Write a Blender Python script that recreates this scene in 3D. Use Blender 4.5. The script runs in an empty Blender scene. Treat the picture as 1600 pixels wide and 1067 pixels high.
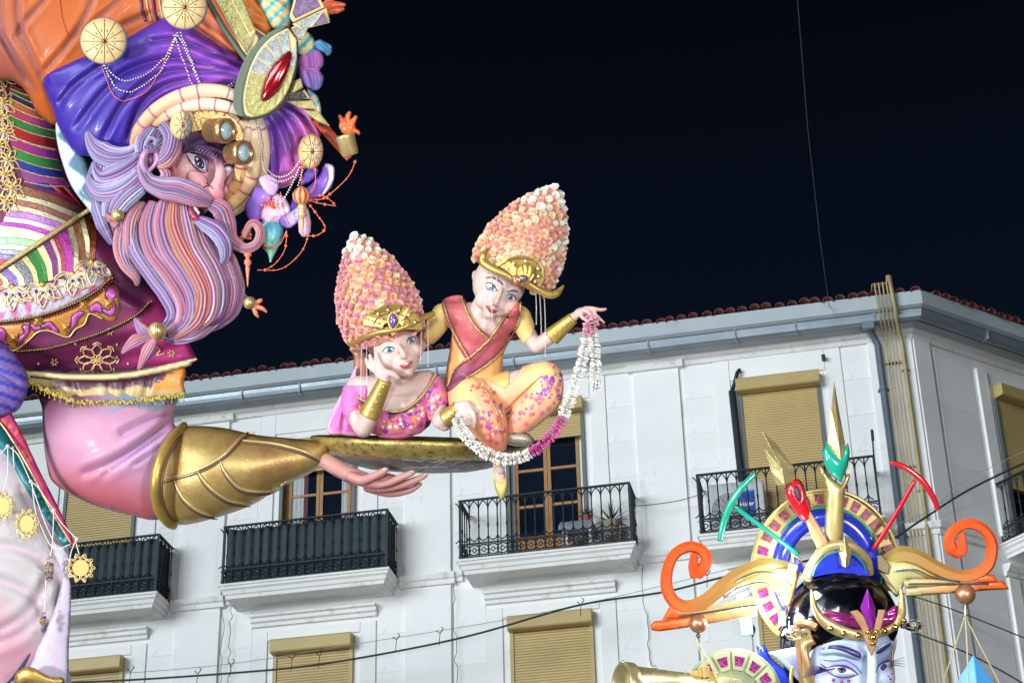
import bpy, bmesh, math, random
import numpy as np
from mathutils import Vector, Matrix, noise
from mathutils.bvhtree import BVHTree
from mathutils.geometry import delaunay_2d_cdt
random.seed(7); np.random.seed(7)
COL = bpy.context.scene.collection
# ------------------------------------------------------------ camera
FPX = 3040.4
RT = Vector((0.97726714, 0.21075523, -0.0230473)); UP = Vector((0.12104015, -0.46537757, 0.87679701)); FW = Vector((-0.17406386, 0.85965456, 0.48030805))
EYE = Vector((0, 0, 1.6))
cd = bpy.data.cameras.new('camera'); cam = bpy.data.objects.new('camera', cd); COL.objects.link(cam)
cd.sensor_width = 36; cd.lens = 36 * FPX / 1600; cd.clip_end = 2000; cd.clip_start = .1
cam.matrix_world = Matrix(((RT.x, UP.x, -FW.x, EYE.x), (RT.y, UP.y, -FW.y, EYE.y), (RT.z, UP.z, -FW.z, EYE.z), (0, 0, 0, 1)))
bpy.context.scene.camera = cam
# ------------------------------------------------------------ world: night sky
w = bpy.data.worlds.new('World'); bpy.context.scene.world = w; w.use_nodes = True
nt = w.node_tree; bg = nt.nodes['Background']
tc = nt.nodes.new('ShaderNodeTexCoord'); sp = nt.nodes.new('ShaderNodeSeparateXYZ'); rp = nt.nodes.new('ShaderNodeValToRGB')
nt.links.new(tc.outputs['Generated'], sp.inputs[0]); nt.links.new(sp.outputs['Z'], rp.inputs[0]); nt.links.new(rp.outputs[0], bg.inputs[0])
rp.color_ramp.elements[0].position = .40; rp.color_ramp.elements[0].color = (.0032, .0062, .0150, 1)
rp.color_ramp.elements[1].position = .66; rp.color_ramp.elements[1].color = (.0008, .0013, .0030, 1)
bg.inputs[1].default_value = 1.0
# ------------------------------------------------------------ town lighting: one broad low "sun" and unseen fill floodlights added out of frame
sd = bpy.data.lights.new('street_glow', 'SUN'); so = bpy.data.objects.new('street_glow', sd); COL.objects.link(so)
sd.energy = 4.15; sd.angle = math.radians(38); sd.color = (.87, .96, 1)
so.rotation_euler = Vector((.50, .86, -.03)).to_track_quat('-Z', 'Y').to_euler()
def floodlight(loc, target, power, size, color=(1, 1, 1)):
    d = bpy.data.lights.new('fill_flood_beam', 'AREA'); o = bpy.data.objects.new('fill_flood_beam', d); COL.objects.link(o)
    d.energy = power; d.shape = 'RECTANGLE'; d.size = size; d.size_y = size * .7; d.color = color; d.spread = math.radians(110)
    o.location = loc; o.rotation_euler = (Vector(target) - Vector(loc)).to_track_quat('-Z', 'Y').to_euler()
floodlight((-10.5, 2.0, 2.6), (-3, 12, 8.5), 500, 1.6, (.96, .98, 1))
floodlight((4.5, 1.5, 3.2), (-1, 12, 8), 340, 1.6, (.97, .98, 1))
floodlight((-1.0, -1.5, 4.6), (-2.4, 12, 8.4), 240, 1.4, (1, .98, .96))
vs = bpy.context.scene.view_settings
vs.view_transform = 'Standard'; vs.look = 'None'; vs.gamma = 1; vs.exposure = .08; vs.use_curve_mapping = False

# ------------------------------------------------------------ colour and material helpers
def lin(c):
    if isinstance(c, str):
        c = [int(c.lstrip('#')[i:i + 2], 16) / 255 for i in (0, 2, 4)]
        c = [x / 12.92 if x <= .04045 else ((x + .055) / 1.055) ** 2.4 for x in c]
    return np.array(c[:3], float)
MATS = {}
def mat(key, col=None, rough=.5, metal=0., bump=0., bscale=40., var=.0, vscale=3., coat=0., dark=None, emit=0., spec=.5, dscale=6., dlo=.5, dhi=.65, wave=None, trans=0., alpha=1.):
    """principled paint: col None -> colours come from the mesh's own painted attribute"""
    if key in MATS: return MATS[key]
    m = bpy.data.materials.new(key); m.use_nodes = True; n = m.node_tree; b = n.nodes['Principled BSDF']; L = n.links
    tc = n.nodes.new('ShaderNodeTexCoord')
    def noi(scale, detail=4, rg=.6):
        x = n.nodes.new('ShaderNodeTexNoise'); x.inputs['Scale'].default_value = scale; x.inputs['Detail'].default_value = detail; x.inputs['Roughness'].default_value = rg
        L.new(tc.outputs['Object'], x.inputs['Vector']); return x
    if col is None:
        a = n.nodes.new('ShaderNodeAttribute'); a.attribute_name = 'paint'; out = a.outputs['Color']
    else:
        a = n.nodes.new('ShaderNodeRGB'); a.outputs[0].default_value = (*lin(col), 1); out = a.outputs[0]
    if var:
        x = noi(vscale, 5); mr = n.nodes.new('ShaderNodeMapRange'); mr.inputs[1].default_value = .3; mr.inputs[2].default_value = .7
        mr.inputs[3].default_value = 1 - var; mr.inputs[4].default_value = 1 + var * .6; L.new(x.outputs['Fac'], mr.inputs[0])
        mx = n.nodes.new('ShaderNodeMix'); mx.data_type = 'RGBA'; mx.blend_type = 'MULTIPLY'; mx.inputs[0].default_value = 1
        L.new(out, mx.inputs[6]); cb = n.nodes.new('ShaderNodeCombineColor')
        for i in range(3): L.new(mr.outputs[0], cb.inputs[i])
        L.new(cb.outputs[0], mx.inputs[7]); out = mx.outputs[2]
    if dark is not None:
        x = noi(dscale, 6, .7); mr = n.nodes.new('ShaderNodeMapRange'); mr.inputs[1].default_value = dlo; mr.inputs[2].default_value = dhi; L.new(x.outputs['Fac'], mr.inputs[0])
        mx = n.nodes.new('ShaderNodeMix'); mx.data_type = 'RGBA'; L.new(mr.outputs[0], mx.inputs[0]); L.new(out, mx.inputs[6]); mx.inputs[7].default_value = (*lin(dark), 1); out = mx.outputs[2]
    L.new(out, b.inputs['Base Color'])
    b.inputs['Roughness'].default_value = rough; b.inputs['Metallic'].default_value = metal; b.inputs['Coat Weight'].default_value = coat; b.inputs['Coat Roughness'].default_value = .12
    b.inputs['Specular IOR Level'].default_value = spec; b.inputs['Transmission Weight'].default_value = trans; b.inputs['Alpha'].default_value = alpha
    if emit: L.new(out, b.inputs['Emission Color']); b.inputs['Emission Strength'].default_value = emit
    if bump:
        x = noi(bscale, 4); bp = n.nodes.new('ShaderNodeBump'); bp.inputs['Strength'].default_value = bump; bp.inputs['Distance'].default_value = .01
        L.new(x.outputs['Fac'], bp.inputs['Height']); L.new(bp.outputs[0], b.inputs['Normal'])
        rr = n.nodes.new('ShaderNodeMapRange'); rr.inputs[3].default_value = max(0, rough - .1); rr.inputs[4].default_value = min(1, rough + .12); L.new(x.outputs['Fac'], rr.inputs[0]); L.new(rr.outputs[0], b.inputs['Roughness'])
    MATS[key] = m; return m

# ------------------------------------------------------------ object helpers
def thing(name, label, cat, loc=(0, 0, 0), group=None):
    o = bpy.data.objects.new(name, None); COL.objects.link(o); o.location = loc; o.empty_display_size = .1
    o['label'] = label; o['category'] = cat
    if group: o['group'] = group
    return o
def tag(o, label=None, cat=None, group=None, kind=None):
    for k, v in (('label', label), ('category', cat), ('group', group), ('kind', kind)):
        if v: o[k] = v
    return o
def wloc(o):
    v = Vector((0, 0, 0))
    while o: v += o.location; o = o.parent
    return v
def mk(name, verts, faces, m, parent=None, smooth=False, paint=None, label=None, kind=None, bevel=0, subd=0, loc=None):
    me = bpy.data.meshes.new(name)
    base = wloc(parent) if parent else Vector((0, 0, 0))
    V = np.array([tuple(v) for v in verts], float)
    off = V.mean(0) if (loc is None) else np.array(tuple(loc))
    me.from_pydata((V - off).tolist(), [], [tuple(f) for f in faces])
    if paint is not None:
        a = me.attributes.new('paint', 'FLOAT_COLOR', 'POINT'); c = np.ones((len(V), 4), np.float32); c[:, :3] = np.array(paint); a.data.foreach_set('color', c.ravel())
    if isinstance(m, (list, tuple)):
        for x in m: me.materials.append(x)
    else: me.materials.append(m)
    if smooth: me.polygons.foreach_set('use_smooth', [True] * len(me.polygons))
    me.update()
    o = bpy.data.objects.new(name, me); COL.objects.link(o); o.location = Vector(off) - base
    if parent: o.parent = parent
    if bevel:
        md = o.modifiers.new('b', 'BEVEL'); md.width = bevel; md.segments = 2; md.limit_method = 'ANGLE'; md.angle_limit = math.radians(35)
    if subd:
        md = o.modifiers.new('s', 'SUBSURF'); md.levels = subd; md.render_levels = subd
    if label: o['label'] = label
    if kind: o['kind'] = kind
    return o
class MB:
    """collects pieces of ONE part"""
    def __init__(s): s.v = []; s.f = []; s.c = []
    def add(s, v, f, c=None):
        n = len(s.v); s.v += [tuple(x) for x in v]; s.f += [tuple(i + n for i in x) for x in f]
        if c is not None: s.c += [tuple(c)] * len(v) if np.ndim(c) == 1 else [tuple(x) for x in c]
    def make(s, name, m, parent=None, **k): return mk(name, s.v, s.f, m, parent, paint=(s.c if s.c else None), **k)
BOXF = [(0, 3, 2, 1), (4, 5, 6, 7), (0, 1, 5, 4), (1, 2, 6, 5), (2, 3, 7, 6), (3, 0, 4, 7)]
def ico(r=1, sub=2):
    bm = bmesh.new(); bmesh.ops.create_icosphere(bm, subdivisions=sub, radius=r); v = [x.co.copy() for x in bm.verts]; f = [[q.index for q in x.verts] for x in bm.faces]; bm.free(); return v, f
def crom(pts, n=6, closed=False):
    P = np.array([tuple(map(float, p)) for p in pts]); N = len(P)
    if N < 3 and not closed:
        return np.array([P[0] + (P[-1] - P[0]) * i / n for i in range(n + 1)])
    out = []
    rng = range(N) if closed else range(N - 1)
    for i in rng:
        if closed: p0, p1, p2, p3 = P[i - 1], P[i], P[(i + 1) % N], P[(i + 2) % N]
        else: p0, p1, p2, p3 = P[max(i - 1, 0)], P[i], P[i + 1], P[min(i + 2, N - 1)]
        for k in range(n):
            t = k / n; out.append(.5 * ((2 * p1) + (-p0 + p2) * t + (2 * p0 - 5 * p1 + 4 * p2 - p3) * t * t + (-p0 + 3 * p1 - 3 * p2 + p3) * t ** 3))
    if not closed: out.append(P[-1])
    return np.array(out)
def sweep_w(path, rad, sides=10, flat=1., upv=None, ridges=0, rdepth=.15, twist=0., cap=True, paintf=None, phase=0.):
    """closed tube through world points; ridges = lengthwise grooves of a hair lock"""
    P = [Vector(p) for p in path]; n = len(P); V = []; F = []; C = []
    prev = None
    for i in range(n):
        t = (P[min(i + 1, n - 1)] - P[max(i - 1, 0)])
        t = t.normalized() if t.length > 1e-9 else Vector((0, 0, 1))
        if prev is None:
            a = upv.copy() if upv is not None else FW.copy()
            if abs(a.dot(t)) > .95: a = UP.copy()
        else: a = prev
        a = (a - t * a.dot(t)).normalized(); prev = a if upv is None else None
        b = t.cross(a)
        r = rad[i]
        for k in range(sides):
            th = 2 * math.pi * k / sides; rr = r
            if ridges: rr = r * (1 - rdepth + rdepth * abs(math.cos(ridges * .5 * th + phase)) * 1.6)
            ang = th + twist * i / n
            V.append(P[i] + b * (math.cos(ang) * rr) + a * (math.sin(ang) * rr * flat))
            if paintf: C.append(paintf(i / (n - 1), th))
    for i in range(n - 1):
        for k in range(sides): F.append((i * sides + k, i * sides + (k + 1) % sides, (i + 1) * sides + (k + 1) % sides, (i + 1) * sides + k))
    if cap: F.append(tuple(range(sides - 1, -1, -1))); F.append(tuple((n - 1) * sides + k for k in range(sides)))
    return V, F, C
def ray(px, py): return RT * ((px - 800) / FPX) + UP * ((533.5 - py) / FPX) + FW
# ============================================================ BUILDING
class Facade:
    def __init__(s, o, d, n): s.o = Vector(o); s.d = Vector(d); s.n = Vector(n)      # origin, along, outward
    def at(s, u, z, off=0): return Vector((s.o.x, s.o.y, 0)) + s.d * u + s.n * off + Vector((0, 0, z))
    def F(s, px, py, off=0):
        r = ray(px, py); q = s.at(0, 0, off) - EYE; t = q.dot(s.n) / r.dot(s.n); p = EYE + r * t
        return (p - s.at(0, 0, off)).dot(s.d), p.z
    def box(s, mb, u0, u1, z0, z1, o0, o1):
        v = [s.at(u, z, o) for z in (z0, z1) for (u, o) in ((u0, o0), (u0, o1), (u1, o1), (u1, o0))]
        mb.add(v, [(0, 3, 2, 1), (4, 5, 6, 7), (0, 1, 5, 4), (1, 2, 6, 5), (2, 3, 7, 6), (3, 0, 4, 7)])
    def prof(s, mb, prof, u0, u1, m0=0, m1=0, close=True):
        """profile (off, z) extruded along the facade; m0/m1 mitre slopes"""
        n = len(prof); v = [s.at(u0 + m0 * o, z, o) for o, z in prof] + [s.at(u1 + m1 * o, z, o) for o, z in prof]
        f = [(i, (i + 1) % n, (i + 1) % n + n, i + n) for i in range(n)] + [tuple(range(n - 1, -1, -1)), tuple(range(n, 2 * n))]
        mb.add(v, f)
    def tube(s, mb, pts, r, sides=8):
        V, F, _ = sweep_w([s.at(*p) for p in pts], [r] * len(pts), sides); mb.add(V, F)
WALL_Y = 27.
A = Facade((0, WALL_Y), (1, 0, 0), (0, -1, 0))
CX = .79; S2 = 2 ** -.5
B = Facade((CX, WALL_Y), (S2, S2, 0), (S2, -S2, 0))
WHITE = mat('white_wall_paint', (.80, .81, .81), .75, bump=.25, bscale=14, var=.10, vscale=.7, dark=(.44, .46, .47), dscale=1.6, dlo=.60, dhi=.80)
TRIMW = mat('aged_white_trim', (.76, .76, .74), .7, bump=.35, bscale=25, var=.08, vscale=2.5, dark=(.50, .47, .40), dscale=5, dlo=.55, dhi=.72)
SOFF = mat('grey_eave_plaster', (.43, .47, .50), .7, bump=.3, bscale=18, var=.14, vscale=1.2)
FASC = mat('grey_fascia', (.42, .48, .52), .55, bump=.15, bscale=10, var=.12, vscale=.9)
GUT = mat('zinc_gutter', (.26, .31, .36), .4, .4, bump=.1, bscale=12, var=.2, vscale=1.5)
DRAIN = mat('grey_drainpipe', (.14, .18, .23), .45, .2, bump=.1, bscale=20, var=.15)
GAS = mat('yellow_gas_pipe', (.46, .37, .19), .5, .1, bump=.1, bscale=30, var=.2, vscale=4)
TILE = mat('red_clay_tile', (.13, .035, .032), .8, bump=.5, bscale=30, var=.3, vscale=5)
SHUT = mat('ochre_roller_shutter', (.52, .39, .17), .5, bump=.1, bscale=30, var=.1, vscale=2)
SHUTB = mat('ochre_shutter_box', (.45, .34, .14), .45, bump=.08, bscale=20, var=.08)
JAMB = mat('grey_green_jamb', (.12, .15, .14), .6, var=.1)
WOOD = mat('varnished_window_wood', (.34, .17, .055), .45, bump=.2, bscale=40, var=.25, vscale=6)
WPAINT = mat('white_frame_paint', (.62, .65, .68), .5)
GLASS = mat('dark_night_glass', (.006, .010, .020), .06, spec=.6)
IRON = mat('black_cast_iron', (.008, .014, .026), .6, .0, bump=.3, bscale=60)
SCREEN = mat('dark_green_screen', (.018, .04, .048), .7, bump=.2, bscale=30, var=.3, vscale=4)
CURT = mat('pale_curtain', (.42, .46, .47), .8, bump=.3, bscale=50, var=.2, vscale=20)
CURR = mat('red_curtain', (.16, .06, .07), .8, var=.2)
CABLE = mat('black_cable', (.01, .012, .016), .5)
# ---- ground
bm = MB(); bm.add([(-300, -300, 0), (300, -300, 0), (300, 300, 0), (-300, 300, 0)], [(0, 1, 2, 3)])
g = bm.make('street', mat('asphalt', (.055, .055, .058), .85, bump=.5, bscale=8, var=.2, vscale=.4)); g['kind'] = 'structure'
# ---- building root
bld = thing('apartment_building', 'long white four storey corner building with ochre roller shutters, iron balconies and red tiled eaves', 'building', (-5, WALL_Y, 0))
PER = 3.69; CEN = [-1.29 - PER * i for i in range(5)]    # window axes from the corner leftwards
LEFT = -19.
def shell(fc, u0, u1, holes, name):
    """wall with real openings: cut on a grid"""
    us = sorted({u0, u1, *[h[0] for h in holes], *[h[1] for h in holes]}); zs = sorted({0., 16.3, *[h[2] for h in holes], *[h[3] for h in holes]})
    mb = MB()
    for i in range(len(us) - 1):
        for j in range(len(zs) - 1):
            cu = (us[i] + us[i + 1]) / 2; cz = (zs[j] + zs[j + 1]) / 2
            if any(h[0] < cu < h[1] and h[2] < cz < h[3] for h in holes): continue
            fc_v = [fc.at(us[i], zs[j]), fc.at(us[i + 1], zs[j]), fc.at(us[i + 1], zs[j + 1]), fc.at(us[i], zs[j + 1])]
            mb.add(fc_v, [(0, 1, 2, 3)])
    for h in holes:
        a, b, c, d = h; D = -.42
        for q in ([(a, c, 0), (a, c, D), (a, d, D), (a, d, 0)], [(b, c, 0), (b, d, 0), (b, d, D), (b, c, D)], [(a, d, 0), (a, d, D), (b, d, D), (b, d, 0)], [(a, c, 0), (b, c, 0), (b, c, D), (a, c, D)]):
            mb.add([fc.at(*x) for x in q], [(0, 1, 2, 3)])
    return mb.make(name, WHITE, bld)
TOPU, TOPL = 15.30, 11.80
hA = []
for c in CEN: hA += [(c - .60, c + .60, 12.74, TOPU), (c - .60, c + .60, 9.2, TOPL)]
shell(A, LEFT, CX, hA, 'wall')
ub, zb = B.F(1553, 600, .1)
BC = ub + .68
hB = [(BC - .6, BC + .6, 12.74, TOPU), (BC - .6, BC + .6, 9.2, TOPL), (BC + 3.1, BC + 4.3, 12.74, TOPU)]
shell(B, 0, 9, hB, 'wall')
mb = MB(); mb.add([(LEFT, WALL_Y, 0), (LEFT, WALL_Y + 12, 0), (LEFT, WALL_Y + 12, 17), (LEFT, WALL_Y, 17)], [(0, 1, 2, 3)]); mb.make('side_wall', WHITE, bld)
# dark rooms behind openings
mb = MB(); A.box(mb, LEFT + .1, CX - .3, 8, 16.4, -.55, -.50); B.box(mb, .5, 8.8, 8, 16.4, -.55, -.50); mb.make('room_backing', mat('dark_room', (.006, .008, .012), .9), bld)
# ---- pilasters, string courses and raised wall panels, one object each
def panel(fc, u0, u1, z0, z1, o=.009, name='wall_panel', m=None):
    mb = MB(); fc.box(mb, u0, u1, z0, z1, -.01, o); return mb.make(name, m or WHITE, bld, bevel=.004)
PIL = [-3.175 - PER * i for i in range(5)]
BAND = 12.72
for p in PIL:
    panel(A, p - .36, p + .36, BAND + .06, 15.86, .05, 'pilaster'); panel(A, p - .36, p + .36, 5, BAND - .12, .05, 'pilaster')
    mb = MB(); A.prof(mb, [(0, BAND - .12), (.09, BAND - .12), (.10, BAND - .05), (.13, BAND - .03), (.15, BAND + .03), (.15, BAND + .05), (0, BAND + .07)], p - .43, p + .43); mb.make('pilaster_cap', TRIMW, bld)
    mb = MB(); A.prof(mb, [(0, 15.83), (.10, 15.83), (.13, 15.90), (.13, 15.94), (0, 15.94)], p - .44, p + .44); mb.make('pilaster_cap', TRIMW, bld)
panel(A, .12, CX, BAND + .06, 15.86, .05, 'pilaster'); panel(A, .12, CX, 5, BAND - .12, .05, 'pilaster')
panel(B, .003, .34, BAND + .06, 15.86, .05, 'pilaster'); panel(B, .003, .34, 5, BAND - .12, .05, 'pilaster')
for c in CEN:
    for s in (-1, 1):
        x0, x1 = sorted((c + s * 1.0, c + s * 1.47))
        for k in range(5): panel(A, x0, x1, 12.86 + k * .605, 12.86 + (k + 1) * .605 - .005)
        for k in range(6): panel(A, x0, x1, 12.52 - (k + 1) * .605 + .005, 12.52 - k * .605)
        panel(A, *sorted((c + s * .985, c + s * .74)), 12.86, 15.86, .03, 'window_surround'); panel(A, *sorted((c + s * .985, c + s * .74)), 7, 12.15, .03, 'window_surround')
    panel(A, c - .735, c + .735, 15.50, 15.86, .03, 'window_surround'); panel(A, c - .735, c + .735, 11.99, 12.15, .03, 'window_surround')
    mb = MB(); A.prof(mb, [(0, 12.22), (.05, 12.22), (.06, 12.27), (.10, 12.29), (.11, 12.34), (.15, 12.36), (.15, 12.39), (0, 12.41)], c - 1.0, c + 1.0); mb.make('lintel_moulding', TRIMW, bld)
for (a, b) in ((.45, BC - 1.05), (BC + 1.0, BC + 2.4)):
    for k in range(3): panel(B, a, b, 12.86 + k * 1.0, 12.86 + (k + 1) * 1.0 - .012)
    for k in range(4): panel(B, a, b, 12.52 - (k + 1) * 1.0 + .012, 12.52 - k * 1.0)
for s in (-1, 1): panel(B, *sorted((BC + s * .96, BC + s * .74)), 12.86, 15.7, .05, 'window_surround'); panel(B, *sorted((BC + s * .96, BC + s * .74)), 8, 12.2, .05, 'window_surround')
mb = MB(); B.prof(mb, [(0, 12.22), (.05, 12.22), (.06, 12.27), (.10, 12.29), (.15, 12.36), (.15, 12.39), (0, 12.41)], BC - 1.0, BC + 1.0); mb.make('lintel_moulding', TRIMW, bld)
CAPP = [(0, BAND - .12), (.07, BAND - .12), (.09, BAND - .05), (.13, BAND - .03), (.15, BAND + .03), (.15, BAND + .06), (0, BAND + .07)]
T = math.tan(math.radians(22.5))
mb = MB(); A.prof(mb, CAPP, .05, CX, 0, T); B.prof(mb, CAPP, 0, .40, -T, 0); mb.make('string_course', TRIMW, bld)
for c in CEN:
    for s in (-1, 1):
        mb = MB(); A.prof(mb, [(0, BAND - .09), (.05, BAND - .08), (.06, BAND - .02), (.09, BAND), (.09, BAND + .05), (0, BAND + .06)], *sorted((c + s * 1.34, c + s * 1.45))); mb.make('string_course', TRIMW, bld)
mb = MB(); B.prof(mb, CAPP, .42, BC - 1.3); mb.make('string_course', TRIMW, bld)
# ---- cornice, eaves, gutter, fascia
def both(prof, name, m):
    mb = MB(); A.prof(mb, prof, LEFT, CX, 0, T); B.prof(mb, prof, 0, 9, -T, 0); return mb.make(name, m, bld)
both([(0, 15.86), (.05, 15.86), (.06, 15.93), (.12, 15.95), (.13, 16.0), (0, 16.0)], 'cornice', TRIMW)
both([(0, 15.99), (.15, 15.995), (.22, 16.09), (.34, 16.12), (.34, 16.15), (0, 16.2)], 'cornice', SOFF)
both([(.30, 16.04), (.34, 15.995), (.40, 15.985), (.455, 16.01), (.475, 16.06), (.485, 16.12), (.47, 16.12), (.44, 16.04), (.40, 16.01), (.34, 16.06), (.32, 16.12), (.30, 16.12)], 'gutter', GUT)
both([(.36, 16.13), (.50, 16.13), (.56, 16.16), (.56, 16.39), (.36, 16.40)], 'fascia', FASC)
for i in range(13):
    u = .35 - i * 1.13 + random.uniform(-.2, .2)
    mb = MB(); A.box(mb, u - .012, u + .012, 15.975, 16.16, .29, .50); mb.make('gutter_bracket', GUT, bld)
for i in range(3):
    u = 1.2 + i * 1.2; mb = MB(); B.box(mb, u - .012, u + .012, 15.975, 16.16, .29, .50); mb.make('gutter_bracket', GUT, bld)
mb = MB()
mb.add([A.at(LEFT, 16.40, .54), A.at(CX + T * .54, 16.40, .54), B.at(9, 16.40, .54), B.at(9, 17.3, -4), A.at(CX - 4 * T, 17.3, -4), A.at(LEFT, 17.3, -4)], [(0, 1, 4, 5), (1, 2, 3, 4)]); mb.make('roof', TILE, bld)
tv = []; tf = []                       # one curved cap tile, shared mesh
NS = 9; R0 = .082
for j, (o, k) in enumerate(((.60, 1.), (.1, .86), (-.35, .8))):
    for q, rr in enumerate((R0 * k, R0 * k - .016)):
        for i in range(NS):
            a = math.pi * i / (NS - 1); tv.append((rr * math.cos(a), -o, rr * math.sin(a) * .95 + (.6 - o) * .13))
for j in range(2):
    b0 = j * 2 * NS; b1 = (j + 1) * 2 * NS
    for i in range(NS - 1): tf += [(b0 + i, b0 + i + 1, b1 + i + 1, b1 + i), (b0 + NS + i, b1 + NS + i, b1 + NS + i + 1, b0 + NS + i + 1)]
for i in range(NS - 1): tf.append((i, NS + i, NS + i + 1, i + 1))
tme = bpy.data.meshes.new('roof_tile'); tme.from_pydata(tv, [], tf); tme.materials.append(TILE); tme.polygons.foreach_set('use_smooth', [True] * len(tf))
def tile(fc, u, rz):
    o = bpy.data.objects.new('roof_tile', tme); COL.objects.link(o); o.parent = bld
    o.location = fc.at(u + random.uniform(-.012, .012), 16.385 + random.uniform(-.010, .012), random.uniform(-.02, .03)) - bld.location; o.rotation_euler = (random.uniform(-.03, .03), 0, rz + random.uniform(-.05, .05)); s = random.uniform(.92, 1.1); o.scale = (s, 1, s)
for i in range(86): tile(A, CX + .12 - i * .186, 0)
for i in range(40): tile(B, .10 + i * .19, math.radians(45))
# ---- shutters
def shutter(fc, c, ztop, zbot_closed, wopen, name_label=None, closed=True, box=True):
    """roller box, guides, slatted curtain down to zbot_closed"""
    fr = []
    bx = MB(); fc.prof(bx, [(-.02, ztop - .17), (.19, ztop - .17), (.21, ztop - .15), (.21, ztop + .02), (.19, ztop + .045), (-.02, ztop + .06)], c - .64, c + .64)
    b = bx.make('shutter_box', SHUTB, bld, bevel=.006)
    for s in (-1, 1):
        mb = MB(); fc.box(mb, *sorted((c + s * .63, c + s * .575)), wopen, ztop - .171, -.02, .045); mb.make('guide_rail', SHUTB if ztop < 13 else JAMB, b)
    mb = MB(); z = ztop - .175; h = .043
    pr = []
    while z > zbot_closed:
        pr += [(.012, z), (.028, z - .008), (.028, z - h + .010), (.012, z - h)]; z -= h
    pr = pr + [(0.0, z), (0.0, ztop - .175)]
    n = len(pr); v = [fc.at(c - .573, zz, o) for o, zz in pr] + [fc.at(c + .573, zz, o) for o, zz in pr]
    f = [(i, i + 1, i + 1 + n, i + n) for i in range(n - 1)] + [(n - 2, n - 1, 2 * n - 1, 2 * n - 2)]
    mb.add(v, f); sh = mb.make('shutter_slats', SHUT, b); sh['kind'] = 'stuff'
    mb = MB(); fc.box(mb, c - .573, c + .573, z - .05, z, .0, .035); mb.make('bottom_bar', SHUTB, b, bevel=.004)
def win(fc, c, z0, z1, curtains=False):
    """glazed double door set in the opening"""
    fm = MB(); o0, o1 = -.16, -.10
    for (a, b_, cc, d) in ((c - .60, c - .52, z0, z1), (c + .52, c + .60, z0, z1), (c - .52, c + .52, z1 - .06, z1)): fc.box(fm, a, b_, cc, d, o0, o1)
    fr = fm.make('window_frame', WPAINT if not curtains else WOOD, bld)
    mb = MB()
    for s in (-1, 1):
        x0, x1 = sorted((c + s * .515, c + s * .002))
        mb = MB(); o0, o1 = -.15, -.09; zz = z0 + .50
        fc.box(mb, x0, x0 + .055, z0, z1 - .063, o0, o1); fc.box(mb, x1 - .055, x1, z0, z1 - .063, o0, o1)
        for z in (z1 - .118, z0 + .50, z0 + 1.02, z0 + 1.63): fc.box(mb, x0 + .056, x1 - .056, z, z + .045, o0 + .005, o1 - .004)
        fc.box(mb, x0 + .056, x1 - .056, z0, z0 + .08, o0 + .005, o1 - .004)
        sh = mb.make('window_sash', WOOD, fr, bevel=.004)
        mb = MB(); fc.box(mb, x0 + .057, x1 - .057, z0 + .081, z0 + .499, -.135, -.112); mb.make('wood_panel', WOOD, fr, bevel=.01)
        for za, zb_ in ((z0 + .546, z0 + 1.019), (z0 + 1.066, z0 + 1.629), (z0 + 1.676, z1 - .119)):
            if zb_ > za: mb = MB(); fc.box(mb, x0 + .056, x1 - .056, za, zb_, -.128, -.120); mb.make('pane', GLASS, fr)
    if curtains:
        for x0, x1, m in ((c - .50, c - .27, CURT), (c + .36, c + .52, CURT), (c - .27, c - .20, CURR)):
            v = []; n = 24
            for i in range(n + 1):
                u = x0 + (x1 - x0) * i / n
                for z in (z0 + .1, z1 - .1): v.append(fc.at(u, z, -.111 + .005 * math.sin(i * .8)))
            mb = MB(); mb.add(v, [(2 * i, 2 * i + 2, 2 * i + 3, 2 * i + 1) for i in range(n)]); mb.make('curtain', m, fr, smooth=True)
for i, c in enumerate(CEN):
    for s in (-1, 1):
        mb = MB(); A.box(mb, *sorted((c + s * .575, c + s * .60)), 12.75, TOPU, -.40, -.02); mb.make('window_jamb', JAMB, bld)
    if i == 0: shutter(A, c, 15.40, 12.86, 12.76)
    elif i == 1: shutter(A, c, 15.43, 14.95, 12.76); win(A, c, 12.76, 15.28)
    elif i == 2: shutter(A, c, 15.25, 14.85, 12.76); win(A, c, 12.76, 15.1, True)
    else: shutter(A, c, 15.4, 12.86, 12.76)
    shutter(A, c, 11.90, 9.4, 9.3)
shutter(B, BC, 15.42, 13.8, 12.76); shutter(B, BC, 11.9, 9.5, 9.3); win(B, BC, 12.76, 15.28)
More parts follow.
